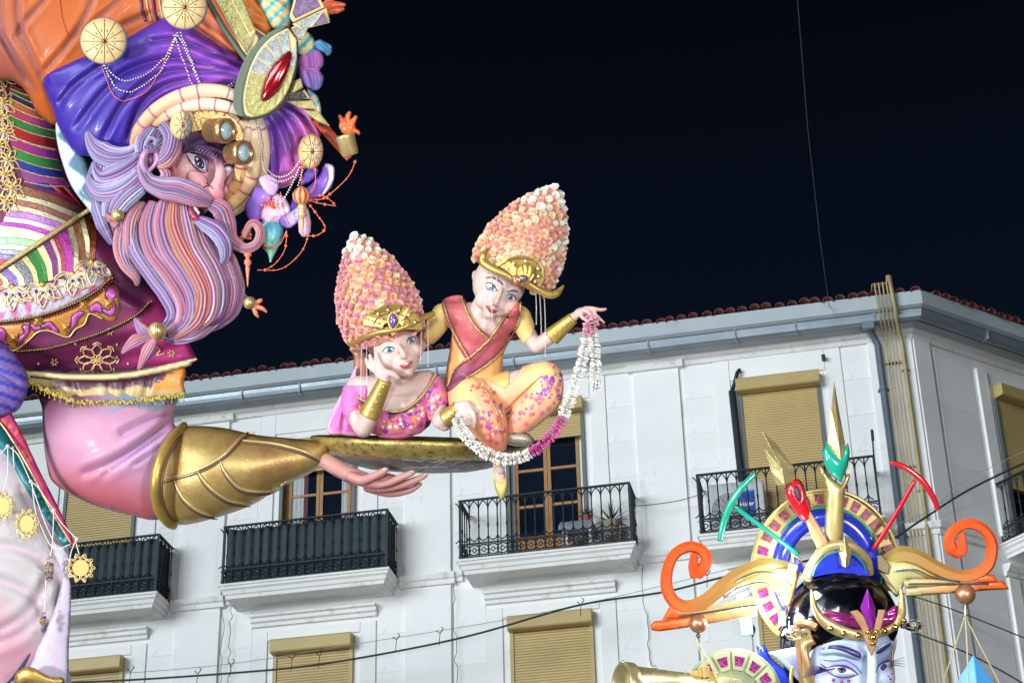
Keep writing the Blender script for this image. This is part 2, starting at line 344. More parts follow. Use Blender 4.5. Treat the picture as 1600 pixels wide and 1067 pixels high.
# ---- balconies
def arc_pts(fc, cu, cz, r, a0, a1, off, n=6): return [(cu + r * math.cos(a0 + (a1 - a0) * i / n), cz + r * math.sin(a0 + (a1 - a0) * i / n), off) for i in range(n + 1)]
def balcony(fc, c, depth=.60, half=1.30, screen=False, z0=12.735, h=.965):
    bm = MB(); hs = half + .06; D = depth + .06
    pr = [(0, -.32), (.0, -.32), (D - .17, -.30), (D - .16, -.22), (D - .11, -.20), (D - .08, -.12), (D - .03, -.09), (D - .03, -.05), (D, -.04), (D, 0), (0, 0)]
    # slab with returned ends: stack of shrinking plates
    lev = [(-.0, 0.), (-.035, 0.), (-.037, .025), (-.075, .025), (-.10, .06), (-.15, .075), (-.165, .10), (-.215, .11)]
    v = []; f = []
    for dz, ins in lev: v += [fc.at(c - hs + ins, z0 + dz, 0), fc.at(c - hs + ins, z0 + dz, D - ins), fc.at(c + hs - ins, z0 + dz, D - ins), fc.at(c + hs - ins, z0 + dz, 0)]
    for i in range(len(lev) - 1):
        for k in range(4): f.append((i * 4 + k, i * 4 + (k + 1) % 4, i * 4 + 4 + (k + 1) % 4, i * 4 + 4 + k))
    f += [(3, 2, 1, 0), tuple(len(v) - 4 + k for k in range(4))]
    bm.add(v, f); slab = bm.make('balcony_slab', TRIMW, bld)
    b = MB(); fc.box(b, c - half - .02, c + half + .02, z0 + h - .012, z0 + h + .012, depth - .02, depth + .02)
    for s in (-1, 1): fc.box(b, *sorted((c + s * (half - .02), c + s * (half + .02))), z0 + h - .012, z0 + h + .012, 0, depth - .021)
    for zz in (z0 + .03, z0 + .25):
        fc.box(b, c - half, c + half, zz - .01, zz + .01, depth - .01, depth + .01)
        for s in (-1, 1): fc.box(b, *sorted((c + s * (half - .01), c + s * (half + .01))), zz - .01, zz + .01, 0, depth - .011)
    for s in (-1, 1): fc.box(b, *sorted((c + s * (half - .017), c + s * (half + .017))), z0, z0 + h - .013, depth - .017, depth + .017)
    rail = b.make('railing', IRON, bld)
    N = 18; du = 2 * half / N; ns = 4; dd = depth / ns
    # one baluster mesh shared by all of them, with its collar and gothic arch heads
    def bal_mesh(step, axis):
        m = MB()
        def add_t(pts, r, sd=6):
            V, F, _ = sweep_w([fc.at(*((p[0], p[1], 0) if axis == 0 else (0, p[1], p[0]))) - fc.at(0, 0, 0) for p in pts], [r] * len(pts), sd); m.add(V, F)
        add_t([(0, 0), (0, h - .02)], .0105)
        add_t([(0, .50), (0, .53), (0, .56)], .015); add_t([(0, .27), (0, .30)], .013); add_t([(0, h - .17), (0, h - .15)], .012)
        for s in (-1, 1): add_t([(0, h - .16), (s * step * .10, h - .10), (s * step * .30, h - .05), (s * step * .5, h - .025)], .009, 4)
        for s in (-1, 1): add_t([(0, .36), (s * step * .18, .31), (s * step * .5, .285)], .009, 4)
        q = [(step * .5 + .085 * math.cos(a * math.pi / 5), .14 + .085 * math.sin(a * math.pi / 5)) for a in range(11)]; add_t(q, .010, 4)
        q = [(step * .5 + .038 * math.cos(a * math.pi / 2), .14 + .038 * math.sin(a * math.pi / 2)) for a in range(5)]; add_t(q, .009, 4)
        q = [(.034 * math.cos(a * math.pi / 3), .06 + .026 * math.sin(a * math.pi / 3)) for a in range(7)]; add_t(q, .005, 4); q = [(x, z + .16) for x, z in q]; add_t(q, .005, 4)
        me = bpy.data.meshes.new('baluster'); me.from_pydata(m.v, [], m.f); me.materials.append(IRON); return me
    key = (id(fc), 0); m0 = bal_mesh(du, 0); m1 = bal_mesh(dd, 1)
    for i in range(N):
        o = bpy.data.objects.new('baluster', m0); COL.objects.link(o); o.parent = rail; o.location = fc.at(c - half + i * du, z0, depth) - wloc(rail)
    for s in (-1, 1):
        for i in range(ns):
            o = bpy.data.objects.new('baluster', m1); COL.objects.link(o); o.parent = rail; o.location = fc.at(c + s * half, z0, i * dd) - wloc(rail)
    if screen:
        v = []; f = []; n = 60
        for i in range(n + 1):
            u = c - half + .03 + (2 * half - .06) * i / n
            for z in (z0 + .02, z0 + h - .05 + .012 * math.sin(i * .9)): v.append(fc.at(u, z, depth - .035 + .008 * math.sin(i * 1.7) + .006 * math.sin(i * .6)))
        f = [(2 * i, 2 * i + 2, 2 * i + 3, 2 * i + 1) for i in range(n)]
        mb = MB(); mb.add(v, f)
        for s in (-1, 1): fc.box(mb, *sorted((c + s * (half - .035), c + s * (half - .025))), z0 + .02, z0 + h - .05, .02, depth - .05)
        mb.make('privacy_screen', SCREEN, rail, smooth=True)
balcony(A, CEN[0], depth=.60); balcony(A, CEN[1] + .06); balcony(A, CEN[2], screen=True); balcony(A, CEN[3], screen=True); balcony(A, CEN[4])
balcony(B, BC + .62, half=1.55)
# ---- pipes on the corner
def vpipe(name, m, u, r, top, off=.10, z0=5, clamps=()):
    mb = MB(); A.tube(mb, top + [(u, 15.75, off), (u, z0, off)], r, 10)
    o = mb.make(name, m, bld, smooth=True)
    for z in clamps:
        mb = MB(); A.tube(mb, [(u, z - .015, off), (u, z + .015, off)], r + .012, 10); A.box(mb, u - r - .03, u + r + .03, z - .012, z + .012, .05, .10); mb.make('pipe_clamp', m, o)
du = .26
vpipe('drainpipe', DRAIN, .28, .055, [(.17, 16.08, .40), (.17, 15.98, .40), (.20, 15.93, .30)], .14, clamps=(15.0, 12.6, 10.2))
mb = MB(); A.prof(mb, [(.30, 16.0), (.50, 16.0), (.46, 15.90), (.36, 15.90)], .08, .26); mb.make('gutter_outlet', DRAIN, bld)
for i in range(4): vpipe('gas_pipe', GAS, .40 + i * .052, .0115, [(.28 + .06 * i, 16.50, .40), (.31 + .06 * i, 16.58, .58), (.34 + .06 * i, 16.56, .63), (.36 + .058 * i, 16.1, .62), (.37 + .058 * i, 15.98, .40), (.39 + .058 * i, 15.86, .16)], .11, clamps=(15.45, 13.7, 12.1))
vpipe('gas_pipe', GAS, .645, .034, [(.54, 16.62, .40), (.56, 16.66, .62), (.58, 16.64, .66), (.60, 16.1, .64), (.61, 15.98, .42), (.63, 15.86, .18)], .12, clamps=(15.3, 13.3, 12.0))
# black conduit beside the right shutter
x, z = A.F(1155, 578, .1)
mb = MB(); A.tube(mb, [(x, z, 0), (x, z, .10), (x - .03, z - .05, .12), (x - .14, z - .35, .08)], .03); mb.make('cable_conduit', CABLE, bld, smooth=True)
mb = MB(); A.tube(mb, [(x - .14, z - .34, .08), (x - .13, z - .9, .08), (x - .10, 13.0, .08)], .055); mb.make('cable_conduit', mat('black_foam', (.012, .018, .03), .8), bld, smooth=True)
x, z = A.F(1287, 560, .05); mb = MB(); A.box(mb, x - .03, x + .03, z - .04, z + .03, 0, .14); mb.make('wall_fixing', CABLE, bld, bevel=.01)
mb = MB(); x, z = A.F(1356, 700, .6)
A.tube(mb, [(0.0, 13.3, .6), (.03, 14.05, .6)], .012); A.tube(mb, [(.03, 13.95, .6), (.035, 14.12, .6)], .022); mb.make('antenna_rod', IRON, bld)
# ---- things on the balconies
def pot_plant(fc, u, z, off, h, r, label, potm, leafm, nleaf, spread, L, cat='potted plant'):
    t = thing('potted_plant', label, cat, fc.at(u, z, off))
    prof = [(0, 0), (r * .75, 0), (r * .8, h * .5), (r, h), (r * .85, h), (r * .8, h * .85), (0, h * .85)]; V = []; Fc = []; n = 14
    for a in range(n):
        for q, zz in prof: V.append(t.location + Vector((q * math.cos(a * 2 * math.pi / n), q * math.sin(a * 2 * math.pi / n), zz)))
    k = len(prof)
    for a in range(n):
        for i in range(k - 1): Fc.append((a * k + i, ((a + 1) % n) * k + i, ((a + 1) % n) * k + i + 1, a * k + i + 1))
    mk('pot', V, Fc, potm, t, smooth=False)
    V = []; Fc = []
    for j in range(nleaf):
        a = random.uniform(0, 6.28); el = random.uniform(*spread); d = Vector((math.cos(a) * math.cos(el), math.sin(a) * math.cos(el), math.sin(el))); s = d.cross(Vector((0, 0, 1))).normalized() * .014
        b0 = t.location + Vector((0, 0, h)); l = L * random.uniform(.7, 1.1); n0 = len(V)
        for q in range(5):
            tq = q / 4; p = b0 + d * l * tq + Vector((0, 0, -.25 * l * tq * tq)); wq = (1 - tq * .9); V += [p - s * wq, p + s * wq]
        Fc += [(n0 + 2 * q, n0 + 2 * q + 1, n0 + 2 * q + 3, n0 + 2 * q + 2) for q in range(4)]
    mk('foliage', V, Fc, leafm, t)
    return t
CL = mat('terracotta_pot', (.30, .06, .04), .7); TANP = mat('tan_planter', (.28, .23, .16), .7); LEAFD = mat('dark_leaf', (.03, .045, .04), .6); LEAFG = mat('green_leaf', (.05, .11, .04), .6)
u, z = A.F(955, 820, .3); pot_plant(A, u, 12.95, .30, .28, .14, 'spiky dark palm in a tan planter at the right end of the open balcony', TANP, LEAFD, 46, (-.1, 1.5), .42)
u, z = A.F(906, 790, .35)
# small table with grey cloth
tb = thing('side_table', 'small white table under a grey cloth standing behind the balcony railing', 'table', A.at(u - .05, 12.74, .3))
tx = u - .05
mb = MB(); A.box(mb, tx - .24, tx + .24, 13.20, 13.23, .14, .46); mb.make('table_top', WPAINT, tb)
for sx in (-1, 1):
    for so_ in (.17, .43): mb = MB(); A.box(mb, tx + sx * .2 - .018, tx + sx * .2 + .018, 12.74, 13.199, so_ - .018, so_ + .018); mb.make('leg', WPAINT, tb)
v = []; n = 16
prof = [(.10, 13.07), (.12, 13.235), (.30, 13.238), (.475, 13.235), (.49, 13.10)]
for i in range(n + 1):
    uu = tx - .27 + .54 * i / n; k = 0 if 0 < i < n else -.06
    for o, zz in prof: v.append(A.at(uu, zz + (k if zz > 13.2 else .01 * math.sin(i * 1.9)), o + .01 * math.sin(i * 1.3)))
mb = MB(); mb.add(v, [(i * 5 + q, i * 5 + 5 + q, i * 5 + 6 + q, i * 5 + 1 + q) for i in range(n) for q in range(4)]); o = mb.make('tablecloth', mat('grey_cloth', (.25, .28, .32), .8, var=.3, vscale=8), None, smooth=True); tag(o, 'grey patterned cloth draped over the small balcony table', 'tablecloth')
pot_plant(A, tx + .13, 13.245, .30, .12, .085, 'small bushy plant in a red pot on the cloth covered table', CL, LEAFG, 60, (.2, 1.5), .2)
# air conditioner
uc, zc = A.F(1190, 790, .35)
ac = thing('air_conditioner', 'white outdoor air conditioner unit with round fan grille behind the right balcony railing', 'air conditioner', A.at(uc - .25, 12.85, .2))
ux, zx = A.F(1120, 760, .44); u0, u1 = ux - .06, ux + .93
u0 = A.F(1108, 790, .44)[0]; u1 = A.F(1195, 790, .44)[0]; zl = A.F(1150, 840, .44)[1] + .02; zh = A.F(1150, 752, .44)[1]
mb = MB(); A.box(mb, u0, u1, zl, zh, .12, .42); mb.make('casing', mat('ac_casing', (.5, .53, .56), .5), ac, bevel=.012)
cu, cz = u0 + .30, (zl + zh) / 2; mb = MB()
for r in [.03 + .033 * i for i in range(8)]: A.tube(mb, [(cu + r * math.cos(a * .2618), cz + r * math.sin(a * .2618), .435) for a in range(25)], .004, 4)
for a in range(12): A.tube(mb, [(cu, cz, .432), (cu + .27 * math.cos(a * .5236), cz + .27 * math.sin(a * .5236), .432)], .004, 4)
mb.make('fan_grille', mat('grey_grille', (.16, .19, .22), .5), ac)
bl = MB(); b0 = A.F(1155, 790, .43)[0]; b1 = A.F(1180, 790, .43)[0]; bz0 = A.F(1167, 806, .43)[1]; bz1 = A.F(1167, 768, .43)[1]
A.box(bl, b0, b1, bz0, bz1, .4205, .43); bl.make('brand_panel', mat('blue_label', (.01, .06, .33), .4), ac)
A.box(bl, b0, b1, bz0, bz1, .4205, .43)
mb = MB(); A.box(mb, b0, b1, bz1 + .002, bz1 + .03, .4205, .432); mb.make('label_stripe', mat('light_blue_label', (.05, .30, .65), .4), ac)
fc_ = bpy.data.curves.new('txt', 'FONT'); fc_.body = 'Haier'; fc_.size = (b1 - b0) * .40; fc_.extrude = .001; fc_.align_x = 'CENTER'; fc_.align_y = 'CENTER'; fc_.offset = .002
to = bpy.data.objects.new('txt', fc_); COL.objects.link(to); me = bpy.data.meshes.new_from_object(to); COL.objects.unlink(to)
lo = bpy.data.objects.new('lettering', me); COL.objects.link(lo); me.materials.clear(); me.materials.append(mat('white_letters', (.8, .82, .85), .5)); lo.parent = ac; lo.rotation_euler = (math.radians(90), 0, 0); lo.location = A.at((b0 + b1) / 2, (bz0 + bz1) / 2, .4335) - ac.location
# ---- cables
def cable(pts, r, label, m=CABLE, n=8, cat='cable', fcd=A):
    q = []
    for px, py, off in pts: uu, zz = fcd.F(px, py, off); q.append(fcd.at(uu, zz, off))
    P = crom(q, n); V, F, _ = sweep_w(P, [r] * len(P), 5); o = mk('cable', V, F, m, None, smooth=True); tag(o, label, cat); return o
cable([(60, 1068, 1), (200, 1062, 1), (350, 1052, 1), (480, 1040, 1), (620, 1017, 1), (745, 990, 1), (905, 945, 1), (1040, 924, 1), (1140, 899, 1), (1300, 868, 1), (1378, 850, 1), (1440, 812, 1), (1500, 773, 1), (1560, 742, 1), (1620, 715, 1)], .016, 'thick black cable sagging across the whole white facade above the lower windows')
cable([(60, 1060, .9), (330, 1040, .9), (560, 1005, .9), (840, 958, .9), (1110, 896, .9), (1420, 812, .9), (1500, 755, .9), (1620, 695, .9)], .005, 'thin grey messenger wire strung just above the thick black cable', mat('grey_wire', (.25, .28, .3), .5))
cable([(1395, 922, .8), (1470, 945, .8), (1560, 980, .8), (1640, 1012, .8)], .010, 'black wire running down to the right beneath the orange scroll')
cable([(1420, 985, .8), (1500, 1015, .8), (1560, 1045, .8), (1620, 1080, .8)], .012, 'lower black wire passing behind the hanging blue pyramid')
cable([(986, 790, .3), (1010, 789, .3), (1060, 782, .3), (1095, 772, .3)], .006, 'thin dark wire strung between the open balcony and the air conditioner balcony')
q = [EYE + ray(1243, -40) * 20, EYE + ray(1262, 200) * 20.5, EYE + ray(1282, 380) * 21, EYE + ray(1296, 480) * 30]
V, F, _ = sweep_w(q, [.006] * 4, 5); o = mk('cable', V, F, mat('dim_rope', (.025, .028, .035), .8), None); tag(o, 'faint thin rope hanging down through the night sky above the roof', 'rope')
TIEL = {(205, 1050): 'just right of the lowest left shutter', (310, 1053): 'below the joint left of the second lower shutter', (362, 1040): 'left of the second lower shutter', (457, 1030): 'over the left half of the second lower shutter', (500, 1025): 'over the right half of the second lower shutter', (620, 1000): 'beneath the green screened balcony right end', (688, 990): 'before the pilaster between the lower shutters', (908, 945): 'over the third lower shutter box', (1105, 900): 'left of the orange scroll wing', (1384, 826): 'near the red pick and corner pipes'}
for (px, py) in ((205, 1050), (310, 1053), (362, 1040), (457, 1030), (500, 1025), (620, 1000), (688, 990), (908, 945), (1105, 900), (1384, 826)):
    uu, zz = A.F(px, py, .93); mb = MB(); A.tube(mb, [(uu - .05, zz + .05, .95), (uu, zz, .95), (uu + .05, zz + .07, .95), (uu + .02, zz + .1, .95)], .008, 5); A.tube(mb, [(uu, zz, .95), (uu - .01, zz - .18, .96)], .005, 4)
    o = mb.make('cable_tie', CABLE); tag(o, 'small twisted black tie on the cable ' + TIEL[(px, py)], 'cable tie', 'ties along the black cable')
# loose wires down the pilaster joints
for (x0, y0, x1, y1) in ((350, 930, 345, 1067), (362, 935, 358, 1067), (708, 900, 714, 1067), (1003, 885, 1016, 1040)):
    a, b_ = A.F(x0, y0, .085), A.F(x1, y1, .085); n = 14; mb = MB(); A.tube(mb, [(a[0] + (b_[0] - a[0]) * i / n + random.uniform(-.03, .03), a[1] + (b_[1] - a[1]) * i / n, .085) for i in range(n + 1)], .006, 4); mb.make('loose_wire', mat('dirty_wire', (.18, .19, .2), .7), bld)
# ============================================================ SCULPTURE HELPERS
class Fr:
    """a station D metres from the viewer; heights/widths given in photo pixels, h = bulge towards the viewer in the same unit"""
    def __init__(s, D): s.D = D; s.s = D / FPX
    def p(s, x, y, h=0.): return EYE + ray(x, y) * (s.D - h * s.s)
    def r(s, px): return px * s.s
    def px(s, P):
        """back to pixels: arrays"""
        q = np.array(P, float) - np.array(EYE); x = q @ np.array(RT); y = q @ np.array(UP); z = q @ np.array(FW)
        return 800 + FPX * x / z, 533.5 - FPX * y / z, (s.D - z) / s.s
def inside(poly, x, y):
    poly = np.asarray(poly); x = np.asarray(x); r = np.zeros(x.shape, bool); n = len(poly); j = n - 1
    for i in range(n):
        xi, yi = poly[i][:2]; xj, yj = poly[j][:2]
        c = ((yi > y) != (yj > y)) & (x < (xj - xi) * (y - yi) / ((yj - yi) if yj != yi else 1e-9) + xi); r ^= c; j = i
    return r
def pdist(poly, x, y, closed=False):
    P = np.asarray([q[:2] for q in poly], float); x = np.asarray(x, float); y = np.asarray(y, float); best = np.full(x.shape, 1e9); arg = np.zeros(x.shape)
    n = len(P)
    for i in range(n if closed else n - 1):
        a = P[i]; b = P[(i + 1) % n]; d = b - a; L = d @ d + 1e-12; t = np.clip(((x - a[0]) * d[0] + (y - a[1]) * d[1]) / L, 0, 1)
        dd = np.hypot(x - a[0] - t * d[0], y - a[1] - t * d[1]); m = dd < best; best = np.where(m, dd, best); arg = np.where(m, (i + t) / max(1, n - 1), arg)
    return best, arg
def poisson(poly, g, it=260):
    P = np.asarray(poly); x0, y0 = P.min(0) - 2 * g; x1, y1 = P.max(0) + 2 * g
    xs = np.arange(x0, x1 + g, g); ys = np.arange(y0, y1 + g, g); X, Y = np.meshgrid(xs, ys); M = inside(P, X, Y); U = np.zeros(X.shape)
    d, _ = pdist(P, X, Y, True); U = np.where(M, d * d.max() * .5, 0)
    nx = X.shape[0] * X.shape[1]
    for _ in range(it):
        L = np.zeros_like(U); L[1:-1, 1:-1] = (U[:-2, 1:-1] + U[2:, 1:-1] + U[1:-1, :-2] + U[1:-1, 2:] + g * g) / 4
        U = np.where(M, L, 0)
    def f(x, y):
        fx = np.clip((x - x0) / g, 0, X.shape[1] - 1.001); fy = np.clip((y - y0) / g, 0, X.shape[0] - 1.001); ix = fx.astype(int); iy = fy.astype(int); a = fx - ix; b = fy - iy
        return U[iy, ix] * (1 - a) * (1 - b) + U[iy, ix + 1] * a * (1 - b) + U[iy + 1, ix] * (1 - a) * b + U[iy + 1, ix + 1] * a * b
    return f
def blendc(c, d, t): t = np.clip(t, 0, 1)[..., None]; return c * (1 - t) + d * t
def ss(a, b, x): t = np.clip((x - a) / (b - a), 0, 1); return t * t * (3 - 2 * t)
def puff(fr, name, outline, m, parent=None, base=0., k=1., g=4., smooth_n=5, add=None, paint=None, back=.6, closed=True, minh=2., sharp=False, flat=None, maxh=None, **kw):
    """inflated closed solid with the given outline. base: number or f(x,y); k bulge; add: extra relief f(x,y,d); paint: f(x,y,d)->rgb"""
    ol = np.array([p[:2] for p in outline], float) if sharp else crom([p[:2] for p in outline], smooth_n, True)
    # resample boundary
    Q = [ol[0]];
    for p in list(ol[1:]) + [ol[0]]:
        d = np.hypot(*(p - Q[-1])); n = max(1, int(d / (g * 1.1)))
        a = Q[-1].copy()
        if d < g * .3: continue
        for i in range(1, n + 1): Q.append(a + (p - a) * i / n)
    if np.hypot(*(Q[-1] - Q[0])) < g * .5: Q.pop()
    Bd = np.array(Q); nb = len(Bd)
    x0, y0 = Bd.min(0); x1, y1 = Bd.max(0); xs = np.arange(x0, x1, g); ys = np.arange(y0, y1, g * .87); X, Y = np.meshgrid(xs, ys); X = X + (np.arange(len(ys)) % 2)[:, None] * g * .5
    X = X.ravel(); Y = Y.ravel(); M = inside(Bd, X, Y); X = X[M]; Y = Y[M]; d, _ = pdist(Bd, X, Y, True); M = d > g * .55; X = X[M]; Y = Y[M]
    # ring close to the rim so the edge turns round
    pts = [Vector((a, b)) for a, b in Bd] + [Vector((a, b)) for a, b in zip(X, Y)]
    res = delaunay_2d_cdt(pts, [], [list(range(nb))], 1, 1e-4)
    V2 = np.array([tuple(v) for v in res[0]]); FC = [tuple(f) for f in res[2]]
    if not FC: raise RuntimeError('puff ' + name)
    x, y = V2[:, 0], V2[:, 1]; d, _ = pdist(Bd, x, y, True)
    onb = d < 1e-3
    pg = max(g, (x1 - x0 + y1 - y0) / 90.); U = poisson(Bd, pg)(x, y); U = np.maximum(U, d * pg * .35); U[onb] = 0
    H = np.sqrt(np.maximum(4 * U, 0)) * .82
    if maxh: H = maxh * (1 - np.exp(-H / maxh * 1.2))
    b0 = base(x, y) if callable(base) else np.full(len(x), float(base))
    top = b0 + H * k
    if add is not None: top = top + np.where(onb, 0, add(x, y, d))
    bot = b0 - np.maximum(H * k * back, np.where(onb, 0, minh))
    PT = [fr.p(a, b, c) for a, b, c in zip(x, y, top)]; n = len(x)
    idx = {}; PB = []
    for i in range(n):
        if onb[i]: idx[i] = i
        else: idx[i] = n + len(PB); PB.append(fr.p(x[i], y[i], bot[i]))
    # orient: towards viewer
    F = []
    for f in FC:
        a, b, c = V2[f[0]], V2[f[1]], V2[f[2]]; cr = (b[0] - a[0]) * (c[1] - a[1]) - (b[1] - a[1]) * (c[0] - a[0])
        f = f if cr < 0 else tuple(reversed(f)); F.append(f); fb = tuple(idx[i] for i in reversed(f))
        if len(set(fb) & set(f)) < 3 or True:
            if all(onb[i] for i in f): continue
            F.append(fb)
    col = None
    if paint is not None:
        c = np.array(paint(x, y, d)); c = c if c.ndim == 2 else np.tile(c, (n, 1)); nbk = [i for i in range(n) if not onb[i]]; col = np.vstack([c, c[nbk]]) if PB else c
    o = mk(name, PT + PB, F, m, parent, smooth=True, paint=col, **kw)
    o['_h'] = 0.; del o['_h']
    return o
def hsurf(fr, T, lift=0., default=0.):
    """bulge height of a surface under each pixel"""
    def f(x, y):
        r = np.full(len(x), float(default))
        for i, (a, b) in enumerate(zip(x, y)):
            q = T.ray_cast(EYE, ray(a, b).normalized(), 60)[0]
            if q is not None: r[i] = max(default, (fr.D - (q - EYE).dot(FW)) / fr.s + lift)
        return r
    return f
def bvh(*objs):
    V = []; F = []
    for o in objs:
        b = wloc(o); n = len(V); V += [v.co + b for v in o.data.vertices]; F += [tuple(i + n for i in p.vertices) for p in o.data.polygons]
    return BVHTree.FromPolygons(V, F)
def hit(fr, T, x, y, lift=0., fallback=0.):
    d = ray(x, y); r = T.ray_cast(EYE, d.normalized(), 60)
    if r[0] is None:
        q = T.find_nearest(fr.p(x, y, fallback)); p = q[0]; n = q[1]
        if n.dot(d) > 0: n = -n
        # keep the pixel, use the nearest depth
        z = (p - EYE).dot(FW); return EYE + d * z - d.normalized() * lift * fr.s
    return r[0] - d.normalized() * lift * fr.s * .6 + (r[1] if r[1].dot(d) < 0 else -r[1]) * lift * fr.s * .5
def decal(fr, T, name, outline, m, parent=None, lift=1.5, g=4., smooth_n=4, sharp=False, paint=None, bulge=0., flat=False, **kw):
    """applied relief: a thin solid hugging the surface below"""
    ol = np.array([p[:2] for p in outline], float) if sharp else crom([p[:2] for p in outline], smooth_n, True)
    Q = [ol[0]]
    for p in list(ol[1:]) + [ol[0]]:
        dd = np.hypot(*(p - Q[-1]));
        if dd < g * .25: continue
        n = max(1, int(dd / g)); a = Q[-1].copy()
        for i in range(1, n + 1): Q.append(a + (p - a) * i / n)
    if np.hypot(*(Q[-1] - Q[0])) < g * .4 and len(Q) > 3: Q.pop()
    Bd = np.array(Q); nb = len(Bd); x0, y0 = Bd.min(0); x1, y1 = Bd.max(0); X, Y = np.meshgrid(np.arange(x0, x1, g), np.arange(y0, y1, g)); X = X.ravel(); Y = Y.ravel(); M = inside(Bd, X, Y); X = X[M]; Y = Y[M]
    if len(X): d, _ = pdist(Bd, X, Y, True); M = d > g * .45; X = X[M]; Y = Y[M]
    res = delaunay_2d_cdt([Vector((a, b)) for a, b in Bd] + [Vector((a, b)) for a, b in zip(X, Y)], [], [list(range(nb))], 1, 1e-4)
    V2 = np.array([tuple(v) for v in res[0]]); d, _ = pdist(Bd, V2[:, 0], V2[:, 1], True); n = len(V2)
    mxd = max(d.max(), 1e-3)
    top = [hit(fr, T, V2[i, 0], V2[i, 1], lift * (.55 if d[i] < 1e-3 and not flat else 1) + bulge * math.sqrt(max(0, 1 - (1 - d[i] / mxd) ** 2))) for i in range(n)]
    bot = [hit(fr, T, V2[i, 0], V2[i, 1], -.8) for i in range(n)]
    F = []; edge = {}
    for f in res[2]:
        a, b, c = V2[f[0]], V2[f[1]], V2[f[2]]; cr = (b[0] - a[0]) * (c[1] - a[1]) - (b[1] - a[1]) * (c[0] - a[0]); f = tuple(f) if cr < 0 else tuple(reversed(f)); F.append(f); F.append(tuple(i + n for i in reversed(f)))
        for i in range(3): edge[(f[i], f[(i + 1) % 3])] = 1
    for (a, b) in list(edge):
        if (b, a) not in edge: F.append((b, a, a + n, b + n))
    col = None
    if paint is not None: c = np.array(paint(V2[:, 0], V2[:, 1], d)); c = c if c.ndim == 2 else np.tile(c, (n, 1)); col = np.vstack([c, c])
    return mk(name, top + bot, F, m, parent, smooth=not flat, paint=col, **kw)
def stroke(fr, T, name, pts, r, m, parent=None, lift=.5, n=6, sides=6, mb=None, taper=False, closed=False, **kw):
    """raised line laid on a surface"""
    q = crom([p[:2] for p in pts], n, closed)
    if closed: q = np.vstack([q, q[:1]])
    W = [hit(fr, T, a, b, lift) for a, b in q]; N = len(W)
    rr = [fr.r(r) * ((.15 + .85 * math.sin(math.pi * min(1, max(0, (i + .3) / (N)))) ** .6) if taper else 1) for i in range(N)]
    V, F, C = sweep_w(W, rr, sides)
    if mb is not None: mb.add(V, F); return None
    return mk(name, V, F, m, parent, smooth=True, **kw)
def tube(fr, name, pts, rad, m, parent=None, n=6, sides=12, paint=None, mb=None, smooth=True, flat=1., ridges=0, rdepth=.15, twist=0., upv=None, phase=0., closed=False, **kw):
    """pts (x,y,h) pixels; rad list or number in pixels; paint f(t, theta)"""
    P = crom([(p[0], p[1], p[2] if len(p) > 2 else 0) for p in pts], n, closed)
    if closed: P = np.vstack([P, P[:1]])
    N = len(P)
    if not hasattr(rad, '__len__'): R = np.full(N, float(rad))
    else: R = np.interp(np.linspace(0, 1, N), np.linspace(0, 1, len(rad)), rad)
    V, F, C = sweep_w([fr.p(*p) for p in P], R * fr.s, sides, flat, upv, ridges, rdepth, twist, True, paint, phase)
    if mb is not None: mb.add(V, F, C if C else None); return None
    return mk(name, V, F, m, parent, smooth=smooth, paint=C if C else None, **kw)
def ball(fr, name, x, y, h, r, m, parent=None, sc=(1, 1, 1), sub=3, mb=None, col=None, **kw):
    v, f = ico(1, sub); c = fr.p(x, y, h); V = [c + RT * (q.x * fr.r(r) * sc[0]) + UP * (q.y * fr.r(r) * sc[1]) - FW * (q.z * fr.r(r) * sc[2]) for q in v]
    if mb is not None: mb.add(V, f, col); return None
    return mk(name, V, f, m, parent, smooth=True, **kw)
def lathe(fr, name, x, y, h, axis, prof, m, parent=None, n=24, mb=None, smooth=True, paint=None, **kw):
    """prof [(along, radius)] px; axis in (right, up, toward viewer)"""
    ax = (RT * axis[0] + UP * axis[1] - FW * axis[2]).normalized(); a = ax.cross(FW);
    if a.length < .05: a = ax.cross(RT)
    a.normalize(); b = ax.cross(a); c = fr.p(x, y, h); V = []; F = []; C = []
    for t, r in prof:
        for k in range(n):
            th = 2 * math.pi * k / n; V.append(c + ax * fr.r(t) + (a * math.cos(th) + b * math.sin(th)) * fr.r(max(r, .01)))
            if paint: C.append(paint(t, th))
    for i in range(len(prof) - 1):
        for k in range(n): F.append((i * n + k, i * n + (k + 1) % n, (i + 1) * n + (k + 1) % n, (i + 1) * n + k))
    F.append(tuple(range(n - 1, -1, -1))); F.append(tuple((len(prof) - 1) * n + k for k in range(n)))
    if mb is not None: mb.add(V, F); return None
    return mk(name, V, F, m, parent, smooth=smooth, paint=C if C else None, **kw)
